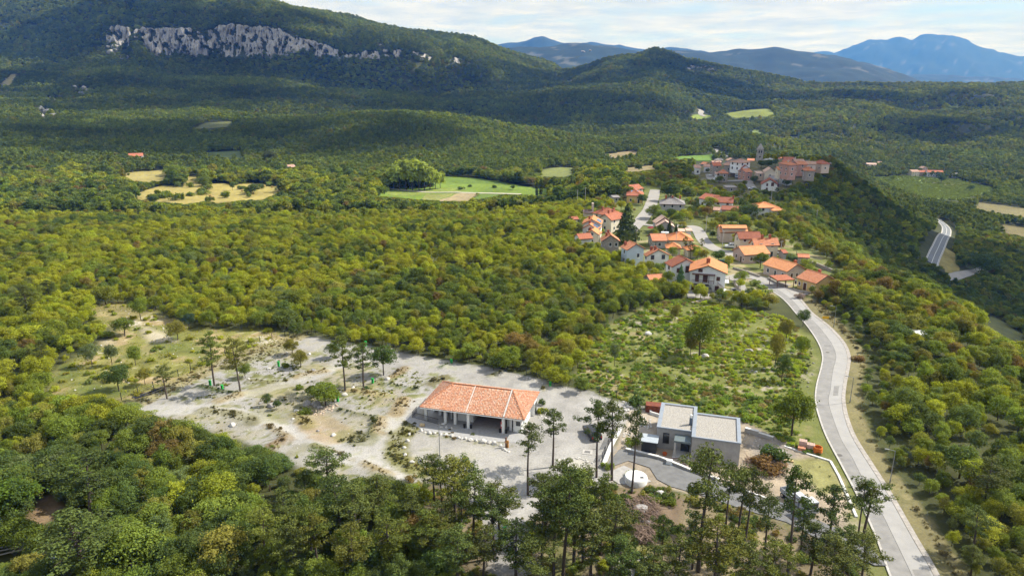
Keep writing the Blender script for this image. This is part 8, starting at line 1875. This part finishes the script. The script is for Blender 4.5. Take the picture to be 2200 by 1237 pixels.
# ------------------------------------------------------------------ vehicles
M_TYRE = mat('tyre', (.02, .02, .02), .85, var=0); M_RIM = mat('rim', (.45, .45, .46), .35, var=0, metal=.8); M_LIGHT = mat('headlamp', (.8, .8, .78), .15, var=0); M_TAIL = mat('tail_lamp', (.45, .02, .02), .3, var=0)
def car(P, rz, body, kind, label, cat='car', scale=1.0):
    """profile in x (length) and z, swept across with tumblehome; kind: suv, van, hatch"""
    p = placed('parked_' + ('van' if kind == 'van' else 'car'), P, rz, label, cat); p.scale = (scale,) * 3
    pm = mat('car_paint_%d_%d_%d' % tuple(int(c * 99) for c in body), body, .25, var=0, spec=.6)
    if kind == 'van': L_, W_, prof, roof_ = 4.6, 1.85, [(-2.3, .45), (-2.3, 1.0), (-2.15, 1.12), (-1.35, 1.2), (2.25, 1.2), (2.3, .9), (2.3, .45)], [(-1.35, 1.2), (-.55, 1.82), (2.05, 1.86), (2.25, 1.2)]
    elif kind == 'suv': L_, W_, prof, roof_ = 4.5, 1.85, [(-2.25, .45), (-2.25, .85), (-2.1, 1.0), (-1.05, 1.08), (2.1, 1.1), (2.25, .85), (2.25, .45)], [(-1.05, 1.08), (-.35, 1.66), (1.7, 1.68), (2.12, 1.1)]
    else: L_, W_, prof, roof_ = 4.2, 1.75, [(-2.1, .4), (-2.1, .75), (-1.95, .88), (-1.0, .96), (1.9, 1.0), (2.1, .75), (2.1, .4)], [(-1.0, .96), (-.2, 1.44), (1.2, 1.46), (1.95, 1.0)]
    def sweep(pr, w0, w1, name, m, z0, z1, par, inset=0):
        mb = MB(); n = len(pr); rows = []
        for sgn in (-1, 1):
            rows.append([(x, sgn * (w0 + (w1 - w0) * max(0, min(1, (z - z0) / (z1 - z0)))) / 2, z) for x, z in pr])
        mb.poly(rows[0]); mb.poly(rows[1][::-1])
        for i in range(n): j = (i + 1) % n; mb.poly([rows[0][j], rows[0][i], rows[1][i], rows[1][j]])
        return mb.build(name, m, par)
    # body with wheel arches suggested by raised sills
    b = sweep(prof, W_, W_ * .97, 'body', pm, .4, 1.2, p)
    z0, z1 = roof_[0][1], max(q[1] for q in roof_)
    cab = sweep(roof_, W_ * .95, W_ * .76, 'cabin', pm, z0, z1, p)
    wb_ = lambda t, z: 0
    def side_pt(x, z, o): w = W_ * .95 + (W_ * .76 - W_ * .95) * (z - z0) / (z1 - z0); return w / 2 + o
    (xa, za), (xb, zb_), (xc, zc), (xd, zd) = roof_
    for sgn in (-1, 1):
        cuts = [0.03, .36, .68, .97] if kind != 'hatch' else [0.03, .52, .97]
        for c0_, c1_ in zip(cuts[:-1], cuts[1:]):
            lo, hi = z0 + .06, z1 - .1
            def X(t, z): f = (z - z0) / (z1 - z0); l = xa + (xb - xa) * f; r = xd + (xc - xd) * f; return l + (r - l) * t
            q = [(X(c0_ + .02, lo), lo), (X(c1_ - .02, lo), lo), (X(c1_ - .02, hi), hi), (X(c0_ + .02, hi), hi)]
            mb = MB(); A_ = [(x, sgn * side_pt(x, z, -.01), z) for x, z in q]; B2_ = [(x, sgn * side_pt(x, z, .012), z) for x, z in q]
            mb.hexa(A_ + B2_); mb.build('window', M_GLASS, p)
    for (x0_, zz0), (x1_, zz1), nm in (((xa, za), (xb, zb_), 'windscreen'), ((xd, zd), (xc, zc), 'rear_window')):
        d = -1 if nm == 'windscreen' else 1; f0, f1 = .1, .9
        pa = (x0_ + (x1_ - x0_) * f0, zz0 + (zz1 - zz0) * f0); pb = (x0_ + (x1_ - x0_) * f1, zz0 + (zz1 - zz0) * f1)
        wa, wb2 = side_pt(0, pa[1], -.09), side_pt(0, pb[1], -.09); mb = MB()
        mb.hexa([(pa[0], -wa, pa[1]), (pa[0], wa, pa[1]), (pb[0], wb2, pb[1]), (pb[0], -wb2, pb[1]), (pa[0] + d * .015, -wa, pa[1] + .012), (pa[0] + d * .015, wa, pa[1] + .012), (pb[0] + d * .015, wb2, pb[1] + .012), (pb[0] + d * .015, -wb2, pb[1] + .012)]); mb.build(nm, M_GLASS, p)
    for x_ in (-L_ * .31, L_ * .31):
        for sgn in (-1, 1):
            w = MB().cyl((x_, sgn * (W_ / 2 - .22), .33), (x_, sgn * (W_ / 2 + .01), .33), .33, n=16).build('wheel', M_TYRE, p); MB().cyl((x_, sgn * (W_ / 2 + .005), .33), (x_, sgn * (W_ / 2 + .02), .33), .21, n=12).build('rim', M_RIM, w)
    for sgn in (-1, 1):
        MB().box(-L_ / 2 - .015, -L_ / 2 + .05, sgn * W_ * .36 - .16, sgn * W_ * .36 + .16, .66, .82).build('headlight', M_LIGHT, p); MB().box(L_ / 2 - .05, L_ / 2 + .015, sgn * W_ * .41 - .1, sgn * W_ * .41 + .1, .7, .95).build('tail_light', M_TAIL, p)
    MB().box(L_ / 2 - .03, L_ / 2 + .02, -.27, .27, .56, .68).build('number_plate', M_WHITE, p); MB().box(-L_ / 2 - .02, L_ / 2 + .02, -W_ * .47, W_ * .47, .34, .5).build('bumper', M_DARKMET, p)
    return p
car((1272, 936), R(90 + 14 + 180), (.012, .013, .016), 'suv', 'black estate car seen from behind parked on the gravel by the pines')
car((1510, 629), R(3), (.17, .165, .14), 'van', 'grey olive minivan parked in front of the balcony house')
car((1571, 533), R(-4), (.74, .76, .80), 'van', 'white delivery van parked beside the cream house with dark red roof', cat='van')
car((1549, 567), R(-10), (.05, .12, .10), 'hatch', 'dark green car on the lawn behind the clipped round tree')
car((1412, 510), R(-5), (.03, .05, .08), 'suv', 'dark blue car beside the white trailer in the settlement')
car((1668, 545), R(160), (.74, .76, .78), 'hatch', 'white car behind the pink bungalow near the small sheds')
for (u, v), rz, lb in (((1530, 379), 10, 'white car on the pale road at the left end of the old village'), ((1583, 382), 80, 'white car under the dark tree in the old village'), ((1615, 407), -10, 'white car on the lane below the old village'), ((1540, 387), 0, 'white car beside the lane under the tall stone house')): car((u, v), R(rz), (.74, .75, .76), 'hatch', lb)
p = placed('trailer', (1428, 511), R(-5), 'small white box trailer between dark blue car and bungalow', 'trailer'); MB().box(-1.4, 1.4, -.95, .95, .45, 2.3).build('box', M_WHITE, p); MB().beam((-1.4, 0, .5), (-2.4, 0, .45), .1).build('drawbar', M_DARKMET, p)
for sgn in (-1, 1): MB().cyl((0.2, sgn * .96, .35), (.2, sgn * 1.06, .35), .33, n=12).build('wheel', M_TYRE, p)
p = placed('parasol', (1398, 500), 0, 'dark red garden parasol beside the long grey bungalow', 'parasol'); MB().lathe((0, 0, 2.0), [(1.6, 0), (1.0, .35), (.05, .6)], 10).build('canopy', mat('parasol_red', (.22, .03, .04), .8, var=.1), p); MB().cyl((0, 0, 0), (0, 0, 2.4), .04, n=6).build('pole', M_GREYMET, p)
# the white lorry behind the pines
p = placed('lorry', (1714, 1086), R(105), 'white lorry with an open bed standing on the building plot behind pines', 'lorry'); p.scale = (.82, .82, .82); M_LORRY = mat('lorry_white', (.5, .51, .53), .5, var=.15, scale=2)
MB().box(-3.6, -1.7, -1.15, 1.15, .75, 1.6).box(-3.45, -1.7, -1.1, 1.1, 1.6, 2.75).build('cab', M_LORRY, p)
MB().box(-3.47, -3.44, -1.0, 1.0, 1.7, 2.5).build('windscreen', M_GLASS, p)
for sgn in (-1, 1): MB().box(-3.2, -2.1, sgn * 1.1 - .012 + .002 * sgn, sgn * 1.1 + .012, 1.75, 2.45).build('window', M_GLASS, p)
MB().box(-1.5, 3.4, -1.2, 1.2, .95, 1.15).box(-1.5, 3.4, -1.2, -1.12, 1.15, 1.75).box(-1.5, 3.4, 1.12, 1.2, 1.15, 1.75).box(3.32, 3.4, -1.2, 1.2, 1.15, 1.75).box(-1.5, -1.42, -1.2, 1.2, 1.15, 2.2).build('bed', mat('lorry_bed', (.3, .32, .35), .5, var=.2, scale=2), p)
MB().box(-3.6, 3.3, -.5, .5, .6, .9).build('chassis', M_DARKMET, p)
for x_ in (-2.7, 1.6, 2.8):
    for sgn in (-1, 1): w = MB().cyl((x_, sgn * .82, .48), (x_, sgn * 1.14, .48), .48, n=16).build('wheel', M_TYRE, p); MB().cyl((x_, sgn * 1.13, .48), (x_, sgn * 1.16, .48), .27, n=12).build('rim', M_RIM, w)
MB().box(-1.2, 1.0, -1.0, .2, 1.16, 2.0).build('load', mat('white_sheet', (.5, .52, .55), .6, var=.15), p)
# building materials on the plot
M_BLOCK = mat('hollow_brick', (.52, .24, .14), var=.25, scale=4); M_BLOCKP = mat('hollow_brick_pale', (.52, .36, .30), var=.25, scale=4)
def pallet(P, rz, nx, ny, nz, m, label, top=None):
    p = placed('brick_pallet', P, R(rz), label, 'brick pallet'); pm = MB()
    for i in range(5): pm.box(-.6 + i * .27, -.48 + i * .27, -.5, .5, .1, .14)
    for i in range(3): pm.box(-.6, .6, -.5 + i * .44, -.4 + i * .44, 0, .1)
    pm.build('pallet', M_OWOOD, p); first = None
    for i in range(nx):
        for j in range(ny):
            for k in range(nz):
                if first is None: first = MB().box(-.005, .5 / nx * 2.3 - .015, -.005, .5 / ny * 1.9 - .015, 0, .225).build('brick', m, p); q = first
                else: q = first.copy(); COL.objects.link(q); q.parent = p
                q.location = (-.58 + i * 1.16 / nx + random.uniform(-.01, .01), -.48 + j * .96 / ny + random.uniform(-.01, .01), .14 + k * .235)
                if k == nz - 1 and top: q.data = top.data if hasattr(top, 'data') else q.data
    return p
pallet((1724, 961), -25, 2, 3, 5, M_BLOCKP, 'tall pallet of pale pink bricks, left of the three stacks by the road'); pallet((1741, 966), -25, 2, 3, 4, M_BLOCKP, 'pallet of pale pink bricks, middle of the three stacks by the road'); pallet((1722, 967), -25, 2, 2, 2, M_BLOCK, 'low stack of orange bricks in front of the pale brick pallet')
p = placed('cable_drum', (1756, 971), 0, 'coil of orange conduit standing right of the brick pallets', 'conduit coil')
for k in range(7): 
    mb = MB(); n_ = 20
    for i in range(n_): a0, a1 = 2 * math.pi * i / n_, 2 * math.pi * (i + 1) / n_; r0_ = .62 + .04 * (k % 2); mb.cyl((r0_ * math.cos(a0), r0_ * math.sin(a0), .08 + k * .14), (r0_ * math.cos(a1), r0_ * math.sin(a1), .08 + k * .14), .075, n=6, caps=False)
    mb.build('conduit_loop', mat('conduit_orange', (.62, .17, .02), .5, var=.1), p)
p = placed('timber_beam', (1672, 988), R(-16), 'long yellow timber board lying on the soil heap beside the grey house', 'timber'); MB().box(-2.2, 2.2, -.18, .18, .05, .25).build('board', mat('fresh_timber', (.62, .46, .24), .7, var=.15, scale=3), p)
p = placed('rust_sheet_pile', (1405, 882), R(-12), 'rust red stack of formwork sheets behind the grey house corner', 'formwork stack'); 
for k in range(5): MB().box(-1.5, 1.5, -.9 + k * .02, .9 + k * .02, .02 + k * .26, .24 + k * .26).build('sheet', mat('rust', (.19, .055, .03), .8, var=.3, scale=2), p)
p = placed('water_cistern', (1438, 996), R(-16), 'small white plastic cistern with a blue base in the yard of the grey house', 'cistern'); MB().box(-.45, .45, -.35, .35, .12, .7).build('cistern_body', M_WHITE, p); MB().box(-.5, .5, -.4, .4, 0, .118).build('base', mat('pale_blue', (.35, .5, .6), .6, var=.1), p)
p = placed('mortar_tub', (1428, 977), 0, 'orange mortar tub before the grey house window', 'tub'); MB().lathe((0, 0, 0), [(.28, 0), (.38, .42), (.35, .43), (.27, .1)], 14).build('tub_body', mat('tub_orange', (.55, .14, .04), .6, var=.1), p)
def hose(pts, label, col=(.16, .04, .03), w=.09):
    P = [at(u, v) for u, v in pts]; L_ = smooth_line(np.array(P), 5); mb = MB()
    for a_, b_2 in zip(L_[:-1], L_[1:]): mb.cyl((a_[0], a_[1], a_[2] + .12), (b_2[0], b_2[1], b_2[2] + .12), w / 2, n=5, caps=False)
    return tag(mb.build('hose', mat('hose_%d' % int(col[0] * 100), col, .6, var=0)), label, 'hose')
hose([(1383, 977), (1400, 976), (1418, 981), (1440, 985), (1458, 985)], 'dark hose winding across the yard before the grey house'); hose([(1458, 985), (1466, 994), (1476, 1003)], 'short brown hose running from the porch to the low wall'); hose([(1582, 1012), (1610, 1008), (1640, 1006), (1668, 1012)], 'red hose lying on the soil right of the grey house', (.35, .06, .04))
for i, (a_, b_2) in enumerate((((284, 855), (351, 832)), ((289, 856), (357, 836)))): hose([a_, ((a_[0] + b_2[0]) / 2, (a_[1] + b_2[1]) / 2 + 1), b_2], 'black plastic pipe beside the left fence, ' + ('upper' if i == 0 else 'lower') + ' of two', (.02, .022, .035), .28)
# person at the counter
def person(P3_, rz, label):
    p = tag(empty('person', P3_, rz), label, 'person')
    vs = [(0, 0, .92), (0, .01, 1.15), (0, .02, 1.38), (0, .0, 1.5), (0, -.01, 1.62), (.1, 0, .86), (.11, -.02, .48), (.11, .02, .07), (.11, -.12, .03), (-.1, 0, .86), (-.11, .0, .48), (-.12, .04, .07), (-.12, -.1, .03), (.18, .01, 1.4), (.24, -.02, 1.14), (.22, -.2, .98), (-.18, .01, 1.4), (-.24, -.02, 1.14), (-.2, -.22, .99)]
    es = [(0, 1), (1, 2), (2, 3), (3, 4), (0, 5), (5, 6), (6, 7), (7, 8), (0, 9), (9, 10), (10, 11), (11, 12), (2, 13), (13, 14), (14, 15), (2, 16), (16, 17), (17, 18)]
    rad = [.13, .13, .14, .055, .1, .085, .06, .045, .04, .085, .06, .045, .04, .06, .045, .035, .06, .045, .035]
    def skin(name, keep, grow, m):
        me = bpy.data.meshes.new(name); idx = {k: i for i, k in enumerate(keep)}
        me.from_pydata([vs[k] for k in keep], [(idx[a_], idx[b_2]) for a_, b_2 in es if a_ in idx and b_2 in idx], []); o = link(name, me, p); me.materials.append(m)
        o.modifiers.new('skin', 'SKIN'); 
        if not me.skin_vertices: me.skin_vertices.new() if hasattr(me.skin_vertices, 'new') else None
        for i, k in enumerate(keep):
            if me.skin_vertices: me.skin_vertices[0].data[i].radius = (rad[k] + grow, rad[k] + grow)
        s = o.modifiers.new('sub', 'SUBSURF'); s.levels = s.render_levels = 1
        return o
    skin('body', list(range(19)), 0, mat('skin', (.45, .27, .2), .7, var=0)); skin('shirt', [0, 1, 2, 13, 14, 16, 17], .022, mat('shirt_pale', (.6, .6, .62), .9, var=0)); skin('trousers', [0, 5, 6, 9, 10], .022, mat('shorts_navy', (.03, .035, .07), .9, var=0))
    MB().lathe((0, .015, 1.6), [(.1, 0), (.115, .07), (.08, .14), (.02, .16)], 12).build('hair', mat('hair_dark', (.04, .03, .02), .8, var=0), p, True)
    return p
q = bw2(2.45, 4.7); person((q[0], q[1], .05), math.atan2(BE[1], BE[0]) + math.pi, 'person in a pale shirt and dark shorts standing at the terrace counter')
# campsite fence: dark posts with wires
def wire_fence(pts, step, h, label, wires=4):
    L_ = np.array([flat(u, v) for u, v in pts]); r = empty('wire_fence', (L_[0][0], L_[0][1], float(zat(*L_[0])))); tag(r, label, 'fence'); o0 = np.array([*L_[0], float(zat(*L_[0]))])
    seg = np.diff(L_, axis=0); sl = np.hypot(*seg.T); cum = np.concatenate([[0], np.cumsum(sl)]); n_ = int(cum[-1] / step); prev = None; wm = MB()
    pm = MB().box(-.05, .05, -.05, .05, -.4, h); first = None
    for i in range(n_ + 1):
        s = cum[-1] * i / n_; k = min(len(seg) - 1, int(np.searchsorted(cum, s, side='right') - 1)); q_ = L_[k] + seg[k] * (s - cum[k]) / sl[k]; c = np.array([q_[0], q_[1], float(zat(*q_))]) - o0
        if first is None: first = pm.build('post', M_DARKMET, r); po = first
        else: po = first.copy(); COL.objects.link(po); po.parent = r
        po.location = c
        if prev is not None:
            for w_ in range(wires): z_ = h * (w_ + 1) / (wires + .15); wm.beam((prev[0], prev[1], prev[2] + z_), (c[0], c[1], c[2] + z_), .022)
        prev = c
    wm.build('wire_mesh', M_DARKMET, r); return r
wire_fence([(225, 872), (285, 850), (322, 838), (388, 806), (425, 790), (480, 765), (552, 738), (585, 728), (640, 716)], 3.0, 1.5, 'dark wire fence on posts between meadow and gravel pitches'); wire_fence([(640, 716), (700, 716), (770, 728), (870, 752), (960, 768), (1100, 796), (1200, 824), (1300, 850), (1400, 868)], 3.2, 1.5, 'dark wire fence along the far edge of the gravel site below the wood')
# dry stone garden walls
for pts, h_, lb in (([(1575, 578), (1600, 585), (1632, 596)], .7, 'dry stone garden wall below the orchard lawn'), ([(1577, 606), (1580, 614), (1590, 626)], .8, 'garden wall stepping down right of the balcony house yard'), ([(1726, 561), (1762, 574), (1800, 590)], 1.0, 'long stone wall along the top of the slope behind the bungalows'), ([(1650, 600), (1668, 610), (1692, 618)], .7, 'stone wall between forecourt and ridge road'), ([(1703, 623), (1725, 630), (1740, 632)], .6, 'stone wall under the white forecourt of the yellow bungalow'), ([(1486, 652), (1530, 640), (1550, 645)], .4, 'low stone edge of the terrace below the balcony house')):
    P_ = [at(u, v) for u, v in pts]; px_wall('stone_wall', [(q[0], q[1]) for q in P_], .45, h_, WL['stone'], lb, 'stone wall')
# hedges and clipped shrubs
def bush(P, sx, sz, tn, label, cat='shrub', group=None, k=0):
    g = at(*P); o = link('shrub', BUSH[k % 4]); o.location = g; o.scale = (sx, sx, sz); o.rotation_euler = (0, 0, k * 1.1); o['tint'] = tuple(float(c) for c in tn); return tag(o, label, cat, group)
BUSHES = [((1633, 618), 1.6, .7, MG, 'low clipped hedge beside the ridge road curve, upper'), ((1642, 630), 1.6, .7, MG, 'low clipped hedge beside the ridge road curve, lower'), ((1644, 640), 1.1, 1.1, np.array((.07, .12, .10)), 'blue green topiary ball under the blue spruce'), ((1622, 612), 1.2, 1.2, MG, 'round clipped shrub at the street corner'), ((1565, 568), 1.2, 1.1, DG * 1.2, 'round shrub on the lawn behind the orchard tree'), ((1700, 556), 2.2, .9, DG * 1.1, 'dark clipped hedge before the small orange roofed shed'), ((1164, 886), .9, .8, YG * .9, 'yellow green shrub at the right end of the tiled building'), ((1165, 870), .5, .9, DG, 'spiky dark plant behind the yellow green shrub'), ((612, 790), .9, .8, MG * .8, 'low bush beside the lower olive tree'), ((742, 784), .6, .5, DG * 1.1, 'small bush under the pines'), ((786, 836), .8, .45, DG * 1.1, 'dark bush at the foot of the bushy pine'), ((655, 890), .9, .8, MG * .8, 'green bush on the left end of the rock island'), ((640, 835), .8, .7, MG * .8, 'bush on the bank above the rock island'), ((1355, 1025), .8, .7, MG, 'weedy bush beside the white tank'), ((1306, 1005), .9, .8, MG, 'bush at the foot of the white fence wall'), ((1355, 955), 1.0, .8, MG * .8, 'bush beside the white wall among rubble'), ((1370, 868), 1.6, 1.4, DG * 1.1, 'dark bush behind the white boulders by the wall stub'), ((1655, 985), 1.8, 1.6, DG, 'dark green bough heap on the soil behind the grey house'), ((1640, 1000), 2.0, 1.3, RU * .9, 'russet dead pine boughs on the building plot'), ((1660, 1012), 1.6, 1.0, RU * .8, 'lower heap of russet dead boughs on the building plot'), ((1850, 775), 1.5, .7, RU * .8, 'russet shrub on the right verge at the road bend'), ((1720, 640), 1.3, 1.0, np.array((.30, .24, .24)), 'pale flowering shrub at the verge below the yellow bungalow'),
          ((926, 400), 3.0, 2.4, DG, 'small dark bush on the green meadow, left'), ((990, 408), 2.0, 1.6, DG, 'small dark bush on the green meadow, middle'), ((1060, 404), 2.0, 1.6, DG, 'small dark bush on the green meadow, right'), ((1010, 402), 1.6, 1.3, DG, 'tiny dark bush on the green meadow, upper')]
for i, (P, sx, sz, tn, lb) in enumerate(BUSHES): bush(P, sx, sz, tn, lb, k=i)
r_ = np.random.default_rng(88)
for i in range(34):
    bush((r_.uniform(290, 615), r_.uniform(394, 434)), r_.uniform(1.6, 4.2), r_.uniform(2, 3.6), MG * r_.uniform(.6, 1.0), 'green bush dotted about the yellow hay field', group='bushes in the yellow hay field', k=i)
# hay bales
for i, (u, v) in enumerate(((452, 423), (458, 426), (568, 402), (585, 404), (430, 408), (520, 412))):
    p = placed('hay_bale', (u, v), i * .7, 'small round hay bale lying on the yellow hay field', 'hay bale', 'round bales on the hay field'); o = MB().cyl((-.7, 0, .75), (.7, 0, .75), .75, n=14).build('bale', mat('hay', (.38, .27, .10), var=.3, scale=4), p)
# vines in the valley vineyard: rows
vp = FW[10][0]; c0_ = vp.mean(0); V, Fc = [], []; rr = np.random.default_rng(6)
vx = []; 
for row in np.arange(-110, 110, 4.2):
    for t in np.arange(-160, 160, 1.8):
        vx.append((c0_[0] + t * .92 + row * .38, c0_[1] - t * .38 + row * .92))
vx = np.array(vx); m = inpoly(vx[:, 0], vx[:, 1], vp) & (rr.uniform(size=len(vx)) < .85); vx = vx[m]; n = len(vx)
s = rr.uniform(.7, 1.2, n); scatter('vineyard', np.stack([vx[:, 0], vx[:, 1], zat(vx[:, 0], vx[:, 1])], 1), np.stack([s, s, s * 1.3], 1), rr.uniform(0, 6, n), rr.integers(0, 4, n), np.tile(np.array((.20, .26, .06)), (n, 1)) * rr.uniform(.8, 1.2, (n, 1)), PC_SCRUB)
# lower left garden: tank, frames, tarpaulin
p = placed('storage_tank', (1, 1128), R(12), 'white blue caged water tank cut off by the left edge', 'tank'); MB().box(-1.0, .6, -.6, .6, .15, 1.25).build('tank_body', mat('tank_plastic', (.62, .70, .82), .5, var=.08), p); cg = MB()
for i in range(8): cg.box(-1.02 + i * .225, -.99 + i * .225, -.62, -.605, .1, 1.3); cg.box(.605, .62, -.6 + i * .16, -.58 + i * .16, .1, 1.3)
for k in range(5): cg.box(-1.02, .62, -.635, -.62, .12 + k * .27, .15 + k * .27)
cg.build('cage', M_GREYMET, p)
p = placed('planter', (20, 1187), R(18), 'timber garden planter frame of pale planks at the lower left edge', 'planter')
for k, (x0_, y0_, x1_, y1_, z_) in enumerate(((-3, -.6, 1.6, .0, .7), (-3, .1, 1.2, .7, .7), (-3, -1.2, 1.9, -.5, .5), (-1.5, -.8, -1.2, 1.0, .45), (.6, -.8, .9, 1.0, .45))): MB().beam((x0_, y0_, z_), (x1_, y1_, z_), .16, .1).build('plank', mat('weathered_plank', (.42, .38, .33), .8, var=.25, scale=3), p)
for x_, y_ in ((-2.6, -.6), (1.2, -.3), (.9, .6), (-2, .5)): MB().box(x_ - .05, x_ + .05, y_ - .05, y_ + .05, -.3, .7).build('post', M_WOODBR, p)
p = placed('tarpaulin', (113, 1203), 0, 'crumpled white blue tarpaulin under the lower left trees', 'tarpaulin'); rr = random.Random(5); mb = MB(); N_ = 9
zz_ = [[abs(rr.gauss(.12, .14)) + .04 for j in range(N_)] for i in range(N_)]
for i in range(N_ - 1):
    for j in range(N_ - 1): mb.poly([(-1 + i * .25, -.6 + j * .15, zz_[i][j]), (-.75 + i * .25, -.6 + j * .15, zz_[i + 1][j]), (-.75 + i * .25, -.45 + j * .15, zz_[i + 1][j + 1]), (-1 + i * .25, -.45 + j * .15, zz_[i][j + 1])])
mb.build('sheet', mat('tarp', (.55, .6, .7), .5, var=.15), p)
FOOT_END = len(FOOT)
# small huts of the slope garden
for P, w_, lb in (((1968, 728), 2.2, 'white garden hut with a flat roof on the slope garden, upper'), ((1986, 737), 1.8, 'pale garden hut on the slope garden, lower')):
    p = placed('garden_hut', P, R(-25), lb, 'hut'); MB().box(-w_, w_, -1.2, 1.2, -1, 1.7).build('wall', WL['beige'], p); MB().box(-w_ - .3, w_ + .3, -1.5, 1.5, 1.7, 1.82).build('roof', M_WHITE, p); MB().box(-.4, .4, -1.23, -1.201, 0, 1.5).build('door', M_WOODBR, p)
p = placed('white_plank', (1926, 693), R(-40), 'white board lying on the grass of the slope garden', 'board'); MB().box(-1.6, 1.6, -.5, .5, .1, .2).build('board', M_WHITE, p)

# ------------------------------------------------------------------ clouds overhead, beyond the frame, that shade parts of the land
def cloud_lump(bm, c, rx, ry, rz, seed):
    r_ = random.Random(seed)
    k = 26
    for i in range(k):
        a = r_.uniform(0, 6.283); q = math.sqrt(r_.uniform(0, 1)); s = r_.uniform(.16, .36) * (1.15 - .5 * q)
        p = Vector((c[0] + math.cos(a) * rx * q, c[1] + math.sin(a) * ry * q, c[2] + r_.uniform(-.2, .5) * rz))
        bmesh.ops.create_icosphere(bm, subdivisions=2, radius=1.0, matrix=Matrix.Translation(p) @ Matrix.Rotation(r_.uniform(0, 3), 4, 'Z') @ Matrix.Diagonal((rx * s * r_.uniform(.8, 1.5), ry * s, rz * s * 2.2, 1)))
M_CLOUD = bpy.data.materials.new('cloud_vapour'); M_CLOUD.use_nodes = True
_b = M_CLOUD.node_tree.nodes['Principled BSDF']; _b.inputs['Base Color'].default_value = (.9, .9, .9, 1); _b.inputs['Roughness'].default_value = 1; _b.inputs['Specular IOR Level'].default_value = 0
_t = M_CLOUD.node_tree.nodes.new('ShaderNodeBsdfTransparent'); _m = M_CLOUD.node_tree.nodes.new('ShaderNodeMixShader'); _m.inputs[0].default_value = 0.40
M_CLOUD.node_tree.links.new(_t.outputs[0], _m.inputs[1]); M_CLOUD.node_tree.links.new(_b.outputs[0], _m.inputs[2]); M_CLOUD.node_tree.links.new(_m.outputs[0], M_CLOUD.node_tree.nodes['Material Output'].inputs['Surface'])
bm = bmesh.new()
CLOUDS = [  # photo pixel of the shaded ground's centre, radii in metres
    (150, 215, 420, 330), (480, 185, 520, 330), (700, 120, 420, 200), (870, 175, 300, 200), (560, 300, 260, 120), (1000, 235, 300, 220), (1290, 165, 360, 300), (1520, 190, 260, 200),
    (1180, 255, 240, 130), (300, 300, 250, 140), (2080, 285, 240, 80), (1850, 215, 330, 120), (60, 120, 330, 240), (340, 30, 300, 200), (1930, 470, 150, 75), (2080, 560, 150, 85), (1830, 420, 110, 60), (2170, 690, 80, 60),
]
for i, (u, v, rx, ry) in enumerate(CLOUDS):
    g = at(u, v); zc = 1350.0 + 60 * (i % 4); t = (zc - g[2]) / sun_dir.z
    cloud_lump(bm, (g[0] + sun_dir.x * t, g[1] + sun_dir.y * t, zc), rx, ry, 70, 900 + i)
me = bpy.data.meshes.new('clouds'); bm.to_mesh(me); bm.free(); me.materials.append(M_CLOUD)
me.polygons.foreach_set('use_smooth', [True] * len(me.polygons))
tag(link('clouds', me), kind='stuff')

# ------------------------------------------------------------------ the air between
HZ_TOP = float(max(TAB.max(), 0)) + 40
mb = MB(); mb.box(-17200, 17200, -260, 14300, float(TAB.min()) - 130, max(HZ_TOP, 420))
hz = mb.build('haze', []); hz['kind'] = 'stuff'
hm = bpy.data.materials.new('haze_air'); hm.use_nodes = True; nt = hm.node_tree; nt.nodes.remove(nt.nodes['Principled BSDF'])
pv = nt.nodes.new('ShaderNodeVolumePrincipled'); pv.inputs['Color'].default_value = (0.07, 0.29, 1.0, 1); pv.inputs['Absorption Color'].default_value = (1, 1, 1, 1); pv.inputs['Density'].default_value = HAZE_D; pv.inputs['Anisotropy'].default_value = 0.0
nt.links.new(pv.outputs[0], nt.nodes['Material Output'].inputs['Volume'])
hz.data.materials.clear(); hz.data.materials.append(hm)
hz.display_type = 'BOUNDS'
